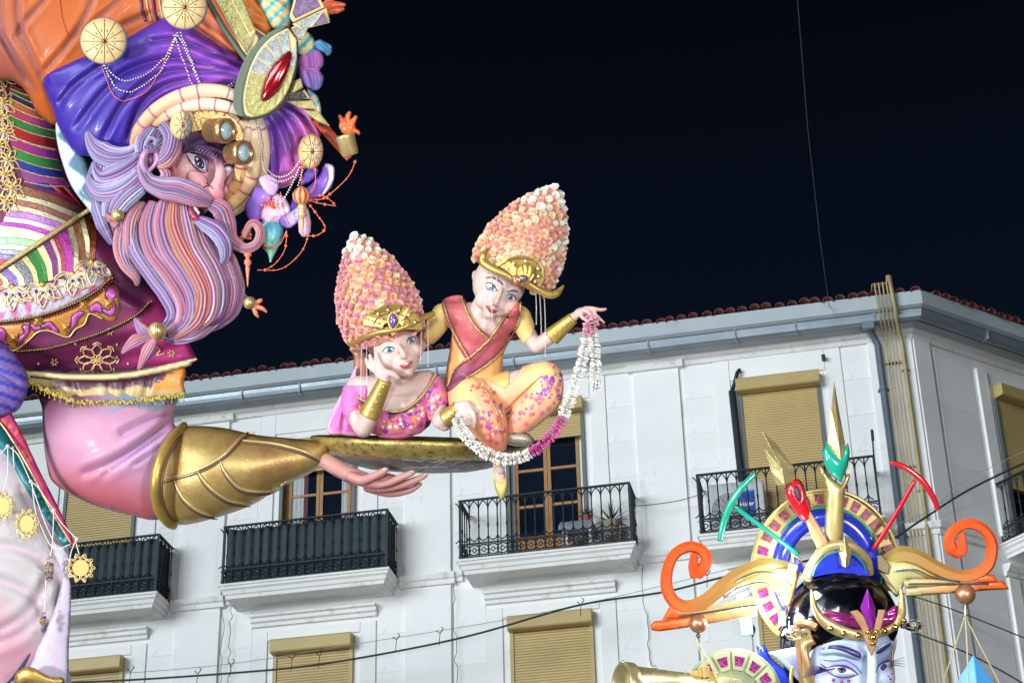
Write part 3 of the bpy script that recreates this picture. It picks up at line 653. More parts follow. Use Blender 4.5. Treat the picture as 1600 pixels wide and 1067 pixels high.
def slab(fr, name, outline, m, parent=None, h=0., th=8., sharp=True, smooth_n=4, bevel=1.5, tilt=(0, 0), mb=None, **kw):
    """flat plate of real thickness: front face at depth h (+tilt per pixel), th thick"""
    ol = [tuple(p[:2]) for p in outline] if sharp else [tuple(p) for p in crom([p[:2] for p in outline], smooth_n, True)]
    a2 = sum(ol[i][0] * ol[(i + 1) % len(ol)][1] - ol[(i + 1) % len(ol)][0] * ol[i][1] for i in range(len(ol)))
    if a2 > 0: ol = ol[::-1]
    cx = sum(p[0] for p in ol) / len(ol); cy = sum(p[1] for p in ol) / len(ol); n = len(ol)
    hh = [(h(*p) if callable(h) else h) + tilt[0] * (p[0] - cx) + tilt[1] * (p[1] - cy) for p in ol]
    V = [fr.p(p[0], p[1], q) for p, q in zip(ol, hh)] + [fr.p(p[0], p[1], q - th) for p, q in zip(ol, hh)]
    F = [tuple(range(n)), tuple(range(2 * n - 1, n - 1, -1))] + [((i + 1) % n, i, i + n, (i + 1) % n + n) for i in range(n)]
    if mb is not None: mb.add(V, F); return None
    return mk(name, V, F, m, parent, bevel=fr.r(bevel) if bevel else 0, **kw)
def blob(fr, name, els, m, parent=None, vox=2.2, it=6, paint=None, post=None, **kw):
    """one continuous body grown from overlapping balls ('b',x,y,h,r,sx,sy,sz,rotdeg) and tapered limbs ('t',pts,radii)"""
    mb = MB()
    for e in els:
        if e[0] == 'b':
            _, x, y, h, r = e[:5]; sx, sy, sz = e[5:8] if len(e) > 7 else (1, 1, 1); rot = math.radians(e[8]) if len(e) > 8 else 0
            v, f = ico(1, 3); c = fr.p(x, y, h); V = []
            for q in v:
                a, b = q.x * sx, q.y * sy; a, b = a * math.cos(rot) - b * math.sin(rot), a * math.sin(rot) + b * math.cos(rot)
                V.append(c + RT * (a * fr.r(r)) + UP * (b * fr.r(r)) - FW * (q.z * sz * fr.r(r)))
            mb.add(V, f)
        else:
            pts, rad = e[1], e[2]; n = 5; P = crom([(p[0], p[1], p[2] if len(p) > 2 else 0) for p in pts], n); R = np.interp(np.linspace(0, 1, len(P)), np.linspace(0, 1, len(rad)), rad)
            V, F, _ = sweep_w([fr.p(*p) for p in P], R * fr.s, 14, e[3] if len(e) > 3 else 1.); mb.add(V, F)
            for k, rr in ((0, R[0]), (-1, R[-1])):
                v, f = ico(1, 2); c = fr.p(*P[k]); mb.add([c + q * (rr * fr.s * .98) for q in v], f)
    o = mk(name, mb.v, mb.f, m, parent)
    md = o.modifiers.new('r', 'REMESH'); md.mode = 'VOXEL'; md.voxel_size = fr.r(vox)
    if it: md = o.modifiers.new('s', 'SMOOTH'); md.iterations = it; md.factor = .5
    dg = bpy.context.evaluated_depsgraph_get(); me = bpy.data.meshes.new_from_object(o.evaluated_get(dg)); o.modifiers.clear(); old = o.data; o.data = me; bpy.data.meshes.remove(old); me.name = name
    V = np.array([tuple(v.co) for v in me.vertices]) + np.array(wloc(o)); x, y, h = fr.px(V)
    if post is not None:
        dh = post(x, y, h); V2 = V - (np.array(FW)[None] * (dh * fr.s)[:, None]); V2 -= np.array(wloc(o)); me.vertices.foreach_set('co', V2.ravel())
    if paint is not None:
        c = np.array(paint(x, y, h)); c = c if c.ndim == 2 else np.tile(c, (len(V), 1)); a = me.attributes.new('paint', 'FLOAT_COLOR', 'POINT'); cc = np.ones((len(V), 4), np.float32); cc[:, :3] = c; a.data.foreach_set('color', cc.ravel())
    me.materials.clear(); me.materials.append(m); me.polygons.foreach_set('use_smooth', [True] * len(me.polygons)); me.update()
    for k_, v_ in kw.items(): o[k_] = v_
    return o
def spots(x, y, pts, c0, c1, r0=.0):
    """pts list of (x, y, r)"""
    c = np.array(c0, float).copy()
    for a, b, r in pts: c = blendc(c, np.array(c1), 1 - ss(r * .75, r * 1.05, np.hypot(x - a, y - b)))
    return c
def at_line(fr, T, pts, n): return [hit(fr, T, a, b, 0) for a, b in crom(pts, n)]
# painted finishes of the sculptures
PAINT = mat('painted_satin', None, .48, bump=.06, bscale=25, var=.06, vscale=6, coat=.05, spec=.35)
PAINTG = mat('painted_gloss', None, .44, bump=.04, bscale=20, var=.06, vscale=5, coat=.1, spec=.4)
PAINTM = mat('painted_matte', None, .6, bump=.1, bscale=40, var=.07, vscale=8)
CLOTH = mat('satin_cloth', None, .4, bump=.12, bscale=50, var=.08, vscale=9, coat=.1)
GOLD = mat('gold_paint', (.50, .33, .085), .36, .55, bump=.18, bscale=22, var=.22, vscale=7)
GOLDL = mat('light_gold_paint', (.62, .47, .20), .34, .5, bump=.15, bscale=26, var=.18, vscale=7)
GOLDD = mat('old_gold_leaf', (.47, .33, .11), .38, .5, bump=.2, bscale=40, var=.2, vscale=5, dark=(.34, .18, .065), dscale=3.5, dlo=.42, dhi=.68)
COPPER = mat('copper_paint', (.42, .20, .11), .36, .6, bump=.1, bscale=25, var=.15, vscale=8)
BROWNL = mat('brown_line_paint', (.10, .055, .045), .5)
PEARL = mat('pearl_white', (.78, .74, .70), .25, coat=.6)
CORAL = mat('coral_paint', (.75, .15, .08), .4)
RUBY = mat('ruby_foil', (.33, .005, .015), .16, .55, bump=.12, bscale=30, var=.5, vscale=8, coat=.8)
SEAM = mat('dark_purple_paint', (.045, .015, .05), .5)
def mcol(key, c, **k): return mat(key, c, **{**dict(rough=.4, bump=.05, bscale=30, var=.06, coat=.2), **k})
# ============================================================ THE GIANT BEARDED SAGE
S = Fr(14.)
sage = thing('giant_sage_sculpture', 'huge painted pink bearded sage in orange and purple turban reaching out a gold armoured arm', 'sculpture', S.p(150, 1060, -120))
def c_(h, k=1.): return lin(h) * k
def folds(curves, w=6., dep=5.):
    cs = [(crom(c, 5), ww, dd) for c, ww, dd in [(q if isinstance(q, tuple) else (q, w, dep)) for q in curves]]
    def f(x, y, d):
        r = np.zeros(len(x))
        for c, ww, dd in cs:
            q, t = pdist(c, x, y); fade = np.minimum(1, np.minimum(t, 1 - t) * 8 + .25); r -= dd * fade * np.exp(-(q / ww) ** 2); r += dd * .45 * fade * np.exp(-((q - ww * 1.9) / ww / 1.1) ** 2)
        return r
    return f
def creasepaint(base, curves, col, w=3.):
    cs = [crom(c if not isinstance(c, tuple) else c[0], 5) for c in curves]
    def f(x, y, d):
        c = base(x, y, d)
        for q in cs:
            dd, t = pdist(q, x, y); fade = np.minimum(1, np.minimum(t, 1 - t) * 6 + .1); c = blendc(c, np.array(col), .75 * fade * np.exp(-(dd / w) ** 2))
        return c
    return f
# ---- torso under everything
RB = puff(S, 'robe', [(-90, 90), (20, 118), (62, 140), (92, 190), (108, 265), (150, 345), (200, 385), (255, 450), (300, 545), (301, 566), (200, 582), (100, 586), (30, 584), (-90, 610)], PAINT, sage, base=-70, k=.55, g=6,
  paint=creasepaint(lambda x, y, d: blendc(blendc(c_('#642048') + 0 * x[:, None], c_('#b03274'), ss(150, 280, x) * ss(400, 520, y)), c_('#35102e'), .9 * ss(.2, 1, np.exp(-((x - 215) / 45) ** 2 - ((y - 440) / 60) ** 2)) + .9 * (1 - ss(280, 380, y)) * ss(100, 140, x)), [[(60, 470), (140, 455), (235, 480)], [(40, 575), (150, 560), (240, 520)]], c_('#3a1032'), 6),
  add=folds([[(120, 350), (150, 420), (235, 475)], [(60, 560), (150, 548), (250, 520), (296, 505)], [(70, 570), (170, 562), (296, 540)]], 9, 6))
TB = bvh(RB)
def yl(line, x):
    (x0, y0), (x1, y1) = line; return y0 + (y1 - y0) * (x - x0) / (x1 - x0)
def quadstrip(l0, l1, n=5, sag=0.):
    a = [(l0[0][0] + (l0[1][0] - l0[0][0]) * i / n, l0[0][1] + (l0[1][1] - l0[0][1]) * i / n + sag * math.sin(math.pi * i / n)) for i in range(n + 1)]
    b = [(l1[0][0] + (l1[1][0] - l1[0][0]) * i / n, l1[0][1] + (l1[1][1] - l1[0][1]) * i / n + sag * math.sin(math.pi * i / n)) for i in range(n + 1)]
    return a + b[::-1]
def ribbon(l0, l1, c0, c1, shiny=True, sag=0., bulge=1.5):
    xm0, xm1 = l0[0][0], l0[1][0]
    return decal(S, TB, 'ribbon', quadstrip(l0, l1, 5, sag), CLOTH if shiny else PAINT, sage, lift=1.4, sharp=True, g=7, flat=True, paint=lambda x, y, d: blendc(c_(c0) + 0 * x[:, None], c_(c1), ss(xm0, xm1, x)))
GT = mat('glitter_gold_trim', (.55, .42, .18), .35, .5, bump=.8, bscale=120, var=.4, vscale=60)
YL = [(15, 131), (16, 139), (15, 145), (14, 154), (14, 166), (14, 180), (15, 195), (15, 212), (19, 230), (25, 248), (32, 265), (38, 284)]
YR = [(48, 140), (70, 155), (82, 171), (87, 183), (88, 193), (88, 206), (88, 218), (88, 235), (91, 251), (96, 267), (101, 280), (109, 292)]
RC = [('#8a3a48', '#7a2a40'), ('#3f6a34', '#2c5228'), ('#20234f', '#1b2f66'), ('#a5562a', '#6a3c30'), ('#a3324e', '#5e2a70'), ('#2d6a2f', '#235a3c'), ('#a01018', '#5e1020'), ('#98186a', '#6a1c7a'), ('#1d7a28', '#1d5a34'), ('#0f2c8c', '#13206e'), ('#7d3a78', '#8a2f86')]
for i in range(11): ribbon((YL[i], YR[i]), (YL[i + 1], YR[i + 1]), *RC[i], sag=3)
for i in range(1, 12): a, b = YL[i], YR[i]; stroke(S, TB, 'gold_braid', [a, ((a[0] + b[0]) / 2, (a[1] + b[1]) / 2 + 3), b], 1.1 if i != 7 else 2.0, GT, sage, lift=2.4)
# triangle pieces beneath
for P_, cc in (([(40, 285), (75, 287), (88, 300), (60, 293)], '#152a80'), ([(76, 287), (94, 290), (122, 318), (90, 302)], '#7a1020'), ([(96, 291), (108, 293), (132, 330), (124, 320)], '#8a3048')):
    decal(S, TB, 'ribbon', P_, CLOTH, sage, lift=3, sharp=True, g=7, paint=lambda x, y, d, cc=cc: c_(cc) + 0 * x[:, None])
# chest fan, upper: stripes ending on the diagonal braid
DG0, DG1 = (-40, 447), (140, 328)
def dgx(t): return (DG0[0] + (DG1[0] - DG0[0]) * t, DG0[1] + (DG1[1] - DG0[1]) * t)
UL = [(34, 290), (28, 303), (24, 311), (20, 319), (14, 328), (8, 338), (5, 347), (-5, 352), (-10, 372), (-18, 384), (-22, 394), (-26, 400), (-32, 410), (-36, 420)]
UR = [(137, 331), (128, 337), (119, 343), (111, 349), (104, 353), (95, 359), (88, 365), (80, 370), (66, 379), (54, 387), (44, 394), (34, 401), (24, 408), (12, 416)]
UC = ['#9a6a50', '#e4dcae', '#b07868', '#e6dcb8', '#c88adf', '#ecd9d8', '#c04ac4', '#e9e6c0', '#a8e8a8', '#dfe3d0', '#9aa3a8', '#7e6aa0', '#a02a2a']
FOIL = mat('foil_ribbon', None, .28, .35, bump=.35, bscale=60, var=.25, vscale=25)
for i in range(13):
    decal(S, TB, 'ribbon', quadstrip((UL[i], UR[i]), (UL[i + 1], UR[i + 1]), 5, -4), FOIL, sage, lift=1.4, sharp=True, g=8, flat=True, paint=lambda x, y, d, i=i: blendc(c_(UC[i], .85) + 0 * x[:, None], c_(UC[i], .5) * np.array([.9, .7, 1.]), ss(50, 130, x)))
    stroke(S, TB, 'seam', [UL[i], ((UL[i][0] + UR[i][0]) / 2, (UL[i][1] + UR[i][1]) / 2 - 4), UR[i]], .45, SEAM, sage, lift=1.6)
# lower fan
NL = 18; BT = crom([(-40, 452), (20, 448), (60, 443), (90, 435), (120, 425), (150, 406)], 8)
LC = ['#8a2018', '#d0b878', '#8a2018', '#c8b070', '#5a3a80', '#d8c890', '#6a6a70', '#c8c088', '#1f7a28', '#2a8a30', '#e0d49c', '#6a1a72', '#d8b8a0', '#a03048', '#a02a90', '#e8e0a8', '#e09a70', '#dcd6a0', '#8a4418']
def bt(t): i = t * (len(BT) - 1); k = min(int(i), len(BT) - 2); return tuple(BT[k] + (BT[k + 1] - BT[k]) * (i - k))
ws = np.cumsum([0] + [1, .6, .7, .6, 1.1, .9, 1.3, .9, .8, .8, 1.1, 1, .6, .7, 1.5, .9, 1.1, .8, 1.2]); ws = ws / ws[-1]
for i in range(19):
    a, b = dgx(.06 + .94 * ws[i]), dgx(.06 + .94 * ws[i + 1]); q0, q1 = bt(.02 + .96 * ws[i]), bt(.02 + .96 * ws[i + 1])
    a = (a[0] + 3, a[1] + 5); b = (b[0] + 3, b[1] + 5)
    decal(S, TB, 'ribbon', [a, b, ((b[0] + q1[0]) / 2 + 5, (b[1] + q1[1]) / 2), q1, q0, ((a[0] + q0[0]) / 2 + 5, (a[1] + q0[1]) / 2)], FOIL, sage, lift=1.4, sharp=True, g=8, flat=True, paint=lambda x, y, d, i=i: c_(LC[i], .8) + 0 * x[:, None])
    stroke(S, TB, 'seam', [a, ((a[0] + q0[0]) / 2 + 5, (a[1] + q0[1]) / 2), q0], .4, SEAM, sage, lift=1.6)
stroke(S, TB, 'gold_braid', [DG0, dgx(.5), DG1], 4.2, GT, sage, lift=5)
# white ruffle with pink stains
RU = decal(S, TB, 'ruffle', [(-30, 452), (0, 450), (20, 450), (80, 442), (120, 427), (150, 408), (168, 420), (176, 432), (160, 446), (130, 464), (82, 488), (30, 499), (-30, 504)], CLOTH, sage, lift=5, g=3.5, bulge=2,
   paint=lambda x, y, d: blendc(blendc(c_('#b8b4c0') + 0 * x[:, None], c_('#c0468c'), ss(.1, .5, np.sin(x * .16 + y * .1) * np.sin(y * .2 - x * .07) + .5 * np.sin(x * .31)) * .9), c_('#6a6474'), .5 * ss(.6, 1, np.sin(x * .55 + y * .25))))
TR = bvh(RB, RU)
def filigree(fr, T, x, y, r, n=7, a0=200, a1=340, m=GOLDL, gem='#3a2a9a', parent=sage, name='filigree_pendant'):
    mb = MB()
    for k in range(n):
        a = math.radians(a0 + (a1 - a0) * k / (n - 1)); dx, dy = math.cos(a), -math.sin(a); s = 1 if k < n / 2 else -1; px_, py_ = -dy, dx
        L = r * (1 + .25 * math.sin(k * 2.1))
        stroke(fr, T, '', [(x, y), (x + dx * L * .5 + px_ * L * .22, y + dy * L * .5 + py_ * L * .22), (x + dx * L, y + dy * L)], r * .055, m, mb=mb, lift=2.5, n=4, sides=5)
        stroke(fr, T, '', [(x, y), (x + dx * L * .5 - px_ * L * .22, y + dy * L * .5 - py_ * L * .22), (x + dx * L, y + dy * L)], r * .05, m, mb=mb, lift=2.2, n=4, sides=5)
    for k in range(3):
        a = math.radians(a0 + (a1 - a0) * (k + 1) / 4); p = hit(fr, T, x + math.cos(a) * r * .6, y - math.sin(a) * r * .6, 3); v, f = ico(fr.r(r * .09), 1); mb.add([p + q for q in v], f)
    o = mb.make(name, m, parent, smooth=True)
    p = hit(fr, T, x, y, 3); v, f = ico(fr.r(r * .17), 2); mk('bead', [p + q for q in v], f, GOLD, o, smooth=True)
    for (dx, dy) in ((0, r * .38), (-r * .35, r * .3), (r * .35, r * .3)):
        p = hit(fr, T, x + dx, y + dy, 3); v, f = ico(fr.r(r * .11), 1); mk('gem', [p + q for q in v], f, mcol('gem' + gem, gem, rough=.15, coat=1), o, smooth=True)
    return o
for x, y in ((20, 450), (67, 446), (113, 428), (144, 411)): filigree(S, TR, x, y, 30, 9, 195, 345, m=mat('cream_gold', (.66, .52, .33), .38, .35, bump=.2, bscale=40, var=.2, vscale=12))
for i in range(10):
    x = [6, -8, 5, 0, 8, -2, 12, 8, 20, 10][i]; y = 118 + i * 22
    filigree(S, TB, x, y, 20, 9, -80, 260, m=GOLDL, gem='#3a2a9a' if i % 2 else '#6a6ac0')
def beadrope(fr, T, pts, r, step, m, parent, name='bead_string', lift=3., m2=None, edge=True):
    q = crom(pts, 14); L = np.r_[0, np.cumsum(np.hypot(*np.diff(q[:, :2], axis=0).T))]; n = max(2, int(L[-1] / step)); mb = MB(); v, f = ico(fr.r(r), 1)
    for s in np.linspace(0, L[-1], n):
        x, y = np.interp(s, L, q[:, 0]), np.interp(s, L, q[:, 1]); h_ = np.interp(s, L, q[:, 2]) if q.shape[1] > 2 else None
        p = hit(fr, T, x, y, lift) if T is not None else fr.p(x, y, h_ if h_ is not None else 0); mb.add([p + k for k in v], f)
    o = mb.make(name, m, parent, smooth=True, kind='stuff')
    return o
BK = mcol('dark_cord', '#2a1a12')
t1 = [(-50, 507), (0, 503), (50, 497), (95, 484), (140, 463), (176, 436)]; t2 = [(28, 549), (70, 545), (110, 536), (160, 520), (205, 498), (236, 473)]
stroke(S, TB, 'dark_trim', t1, 3., BK, sage, lift=2); beadrope(S, TB, [(x, y - 2) for x, y in t1], 1.7, 4, GOLD, sage, lift=7); beadrope(S, TB, [(x, y + 4) for x, y in t1], 1.6, 4.6, mcol('red_beads', '#8a2c14'), sage, lift=7)
stroke(S, TB, 'dark_trim', t2, 2.2, BK, sage, lift=2); beadrope(S, TB, [(x, y - 1.5) for x, y in t2], 1.5, 3.6, GOLD, sage, lift=6); beadrope(S, TB, [(x, y + 3.5) for x, y in t2], 1.3, 6, BK, sage, lift=4)
# cutwork border
OR_ = mcol('orange_gold_applique', '#b87a34', bump=.3, bscale=50, metal=.2); PKA = mcol('pink_applique', '#b04a98')
bord = [(-30, 512), (0, 508), (52, 502), (97, 489), (140, 470), (176, 446), (186, 462), (180, 500), (160, 498), (140, 490), (132, 506), (118, 514), (108, 526), (92, 522), (76, 516), (60, 518), (44, 532), (22, 547), (4, 538), (-30, 536)]
bb = decal(S, TB, 'border', bord, OR_, sage, lift=2.5, g=5); TBB = bvh(RB, bb)
for P_ in ([(-4, 515), (4, 512), (10, 522), (8, 532), (14, 540), (4, 534), (-6, 530)], [(34, 510), (44, 507), (46, 518), (38, 528), (32, 536), (26, 540), (30, 526), (38, 520)], [(64, 508), (78, 502), (84, 508), (92, 517), (84, 520), (76, 510), (66, 513)], [(112, 494), (124, 486), (132, 488), (122, 498), (118, 508), (108, 520), (104, 522), (110, 508)], [(140, 480), (152, 472), (160, 480), (158, 490), (150, 486), (142, 488)], [(168, 452), (178, 450), (183, 462), (178, 468), (182, 482), (176, 494), (164, 490), (160, 482), (172, 484), (170, 470), (164, 462)], [(46, 503), (58, 510), (70, 503), (66, 514), (52, 516)]):
    o = decal(S, TBB, 'applique', P_, PKA, sage, lift=2.5, g=3.5); stroke(S, bvh(RB, bb, o), 'applique_edge', P_, .8, SEAM, sage, lift=1.5, closed=True, n=3)
for x, y in ((22, 527), (59, 501), (103, 511), (130, 476), (170, 474)):
    o = decal(S, TBB, 'applique', [(x + 8 * math.cos(a * .785) * (1.2 if a % 2 else .8), y + 8 * math.sin(a * .785) * (1.2 if a % 2 else .8)) for a in range(8)], OR_, sage, lift=5, g=4); p = hit(S, bvh(o), x, y, 2); v, f = ico(S.r(3.4), 2); mk('stud', [p + q for q in v], f, GOLD, o, smooth=True)
stroke(S, TB, 'border_edge', bord[8:20], 1.5, GOLDL, sage, lift=4)
# rosette and snowflakes on the skirt
GL2 = mcol('pale_gold_paint', '#d8b880', metal=.2)
mb = MB(); X, Y = 152, 562
for k in range(8):
    a = k * math.pi / 4; dx, dy = math.cos(a), math.sin(a) * .8; qx, qy = -math.sin(a), math.cos(a) * .8
    stroke(S, TB, '', [(X + dx * 8, Y + dy * 8), (X + dx * 18 + qx * 8, Y + dy * 18 + qy * 8), (X + dx * 30, Y + dy * 30), (X + dx * 18 - qx * 8, Y + dy * 18 - qy * 8)], 1.2, GL2, mb=mb, closed=True, lift=1.6, n=4, sides=5)
    stroke(S, TB, '', [(X, Y), (X + dx * 9, Y + dy * 9)], 1.6, GL2, mb=mb, lift=1.6, n=3, sides=5)
    stroke(S, TB, '', [(X + dx * 30 + qx * 7, Y + dy * 30 + qy * 7), (X + dx * 34, Y + dy * 34), (X + dx * 30 - qx * 7, Y + dy * 30 - qy * 7)], 1.3, GL2, mb=mb, lift=1.6, n=4, sides=5)
mb.make('rosette', GL2, sage, smooth=True)
for X, Y in ((85, 566), (172, 518), (60, 568), (118, 537), (200, 568), (183, 538), (268, 552), (285, 530)):
    mb = MB()
    for k in range(6):
        a = k * math.pi / 3; stroke(S, TB, '', [(X + 2 * math.cos(a) , Y + 2 * math.sin(a)), (X + 6 * math.cos(a), Y + 6 * math.sin(a))] if X in (85, 172, 268) else [(X, Y), (X + 1.5 * math.cos(a), Y + 1.5 * math.sin(a))], 1.2, GL2, mb=mb, lift=1.5, n=2, sides=5)
    mb.make('snowflake_motif', GL2, sage, smooth=True)
mb = MB(); [stroke(S, TB, '', q, 1.3, GL2, mb=mb, lift=1.6, n=4, sides=5) for q in ([(240, 540), (250, 545), (245, 555), (258, 552)], [(212, 510), (222, 520), (214, 530), (226, 534)], [(270, 530), (262, 520), (274, 514), (290, 518), (284, 528)])]; mb.make('scroll_motif', GL2, sage, smooth=True)
# cream hem, lower cloth, fringe
puff(S, 'hem', [(30, 578), (120, 584), (205, 580), (300, 560), (300, 567), (288, 574), (200, 592), (110, 594), (36, 586)], CLOTH, sage, base=10, k=.6, g=4, paint=lambda x, y, d: c_('#c9b88e') + 0 * x[:, None])
lc = puff(S, 'tunic_skirt', [(38, 584), (120, 590), (210, 588), (284, 572), (287, 600), (287, 620), (240, 624), (180, 630), (120, 628), (80, 612), (50, 598)], CLOTH, sage, base=-6, k=.5, g=4, add=folds([[(170, 588), (172, 630)], [(236, 580), (225, 625)], [(110, 590), (120, 628)], [(200, 588), (195, 630)]], 5, 4),
  paint=lambda x, y, d: blendc(blendc(c_('#b8a070') + 0 * x[:, None], c_('#4a2838'), ss(-4, 0, 606 + 3 * np.sin(x * .11) - (x - 80) * .02 - y) * ss(590 + 10 * ss(60, 110, -x + 130), 596, y + 12 * ss(90, 240, x)) * ss(70, 90, x)), c_('#d98a3c'), ss(0, 2, x - (236 + (605 - y) * 1.4 + 4 * np.sin(y * .5))) * ss(-2, 2, 608 - y)))
mb = MB(); fr_pts = crom([(36, 584), (52, 600), (80, 614), (120, 628), (180, 630), (240, 624), (287, 618)], 12)
for x, y in fr_pts[:, :2]:
    for k in range(4):
        xx = x + random.uniform(-2.5, 2.5); yy = y + random.uniform(-4, 2); p = S.p(xx, yy, 22 + random.uniform(-4, 4)); v, f = ico(S.r(random.uniform(1.5, 3)), 1); mb.add([p + q for q in v], f)
FR = mat('yellow_fringe', (.58, .46, .10), .6, .2, bump=.8, bscale=90, var=.4, vscale=40); mb.make('fringe', FR, sage, kind='stuff')
mb = MB()
for i in range(26):
    t = i / 25 * (len(fr_pts) - 1); k = int(min(t, len(fr_pts) - 2)); x, y = fr_pts[k][:2] + (fr_pts[k + 1][:2] - fr_pts[k][:2]) * (t - k); tube(S, '', [(x, y, 20), (x, y + 7, 18), (x, y + 9, 18)], [1, .8, 2.], FR, mb=mb, sides=5, n=2)
mb.make('fringe_drops', FR, sage, smooth=True, kind='stuff')
# ---- arm: sleeve, bracer, hand
cr = [[(235, 575 + 120), (200, 712), (160, 725), (122, 745)], [(268, 664), (240, 680), (180, 712), (130, 740)], [(264, 650), (230, 655), (190, 680)], [(266, 672), (215, 712), (155, 745)], [(250, 700), (225, 725), (205, 738)]]
cr = [[(270, 652), (225, 690), (170, 722), (125, 742)], [(268, 646), (240, 652), (205, 668), (186, 680)], [(266, 668), (215, 705), (180, 728), (156, 745)], [(252, 692), (228, 714), (210, 726)]]
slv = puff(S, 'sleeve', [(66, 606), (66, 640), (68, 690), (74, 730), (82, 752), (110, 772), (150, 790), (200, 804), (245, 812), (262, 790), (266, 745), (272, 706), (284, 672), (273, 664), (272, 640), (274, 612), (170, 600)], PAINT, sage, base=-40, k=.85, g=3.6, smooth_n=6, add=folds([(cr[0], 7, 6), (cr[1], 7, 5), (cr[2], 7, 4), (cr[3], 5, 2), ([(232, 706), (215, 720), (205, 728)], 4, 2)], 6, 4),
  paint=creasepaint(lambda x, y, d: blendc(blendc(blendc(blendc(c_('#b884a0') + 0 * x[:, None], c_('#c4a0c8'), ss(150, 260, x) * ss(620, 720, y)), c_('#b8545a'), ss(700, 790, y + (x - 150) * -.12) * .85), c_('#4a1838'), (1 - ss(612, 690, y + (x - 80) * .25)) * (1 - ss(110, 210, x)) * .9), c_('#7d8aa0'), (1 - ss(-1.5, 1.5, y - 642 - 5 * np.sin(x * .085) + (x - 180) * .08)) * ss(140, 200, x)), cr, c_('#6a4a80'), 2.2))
vb = puff(S, 'bracer', [(284, 668), (340, 667), (400, 679), (450, 684), (490, 688), (514, 694), (506, 722), (480, 742), (440, 760), (395, 788), (340, 808), (285, 820), (255, 812), (238, 780), (240, 735), (256, 695)], GOLDD, sage, base=-30, k=.95, g=5, smooth_n=6)
TV = bvh(vb)
for q in ([(250, 752), (310, 735), (350, 712), (380, 682), (398, 677)], [(342, 715), (352, 740), (378, 765), (420, 768), (447, 753)], [(308, 736), (325, 760), (358, 783), (392, 788)], [(272, 750), (285, 778), (312, 800), (340, 808)], [(375, 689), (430, 695), (478, 708), (505, 722)]):
    stroke(S, TV, 'bracer_ridge', [(a, b - 1.5) for a, b in q], 2.8, GOLDL, vb, lift=1, taper=True); stroke(S, TV, 'bracer_groove', [(a, b + 3.4) for a, b in q], 2., BROWNL, vb, lift=1.1, taper=True)
tube(S, 'bracer_rim', [(288, 664, -25), (270, 683, 15), (252, 715, 42), (243, 755, 50), (247, 792, 30), (262, 815, 5), (272, 822, -15)], [6, 8, 8.5, 9, 9, 8, 6], GOLD, vb, sides=10)
tube(S, 'bracer_groove', [(293, 672, -15), (277, 690, 22), (261, 720, 46), (253, 755, 54), (257, 790, 34), (270, 812, 8)], 1.7, BROWNL, vb, sides=6)
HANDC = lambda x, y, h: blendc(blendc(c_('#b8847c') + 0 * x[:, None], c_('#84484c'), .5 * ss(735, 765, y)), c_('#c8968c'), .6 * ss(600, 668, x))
hnd = blob(S, 'hand', [('t', [(486, 708, -30), (512, 722, -20), (540, 738, -16), (572, 750, -14)], [15, 13, 13, 12], 1.), ('b', 566, 748, -18, 17, 1.7, .62, 1.5, -22), ('b', 600, 748, -30, 16, 1.6, .55, 1.4, 0),
  ('t', [(548, 744, 0), (566, 750, 10), (584, 744, 12), (603, 734, 10)], [8, 8.5, 6.8, 5.4]), ('t', [(572, 754, 0), (600, 757, 6), (622, 748, 6), (645, 738, 4)], [8, 6.8, 6.2, 4.8]),
  ('t', [(576, 760, -10), (605, 764, -6), (634, 756, -6), (664, 743, -8)], [7.5, 6.6, 6, 4.5]), ('t', [(574, 762, -24), (608, 771, -20), (640, 766, -20), (656, 756, -22)], [7, 6, 5, 3.8])], PAINT, sage, vox=1.4, it=3, paint=HANDC)
TH = bvh(hnd)
for q in ([(572, 755), (586, 750), (600, 745), (610, 738)], [(580, 763), (604, 760), (626, 753), (648, 745)], [(585, 769), (610, 767), (636, 761), (655, 752)], [(520, 738), (540, 752), (560, 762)]): stroke(S, TH, 'hand_crease', q, .9, mcol('hand_crease_paint', '#5a2026'), hnd, lift=.4, taper=True)
for x, y, h in ((602, 733, 15), (644, 737, 9), (665, 741, -4)): ball(S, 'fingernail', x, y, h, 3.6, mcol('nail_paint', '#b09a90'), sage, sc=(1.3, .8, .6), sub=2)
# ---- turban
oc = [[(28, -20), (30, 40), (60, 110), (92, 190)], [(80, -10), (35, 40), (28, 60)], [(150, -10), (118, 52), (64, 118)], [(200, -10), (165, 20), (120, 60)], [(-20, 30), (10, 70), (45, 130)], [(2, -20), (5, 60), (60, 150)], [(280, 30), (330, 60), (380, 100)], [(300, 20), (345, 50), (385, 85)], [(236, 20), (200, 36), (150, 60)]]
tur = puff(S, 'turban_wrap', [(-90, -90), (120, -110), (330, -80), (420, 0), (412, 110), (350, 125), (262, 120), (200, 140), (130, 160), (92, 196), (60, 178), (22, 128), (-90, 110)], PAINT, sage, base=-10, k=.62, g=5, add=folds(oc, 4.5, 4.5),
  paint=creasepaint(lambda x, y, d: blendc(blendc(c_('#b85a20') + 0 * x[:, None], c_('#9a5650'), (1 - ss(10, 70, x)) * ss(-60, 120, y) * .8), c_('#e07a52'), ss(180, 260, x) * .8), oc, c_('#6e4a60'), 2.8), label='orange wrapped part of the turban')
TT = bvh(tur)
for x in (219, 228, 238, 248):
    stroke(S, TT, 'maroon_stripe', [(x, -12), (x + 3, 15), (x + 9, 34)], 2.6 if x in (219, 238) else 1.1, mcol('maroon_stripe', '#6a2440') if x in (219, 238) else mcol('cream_stripe', '#e8c8a0'), sage, lift=.6)
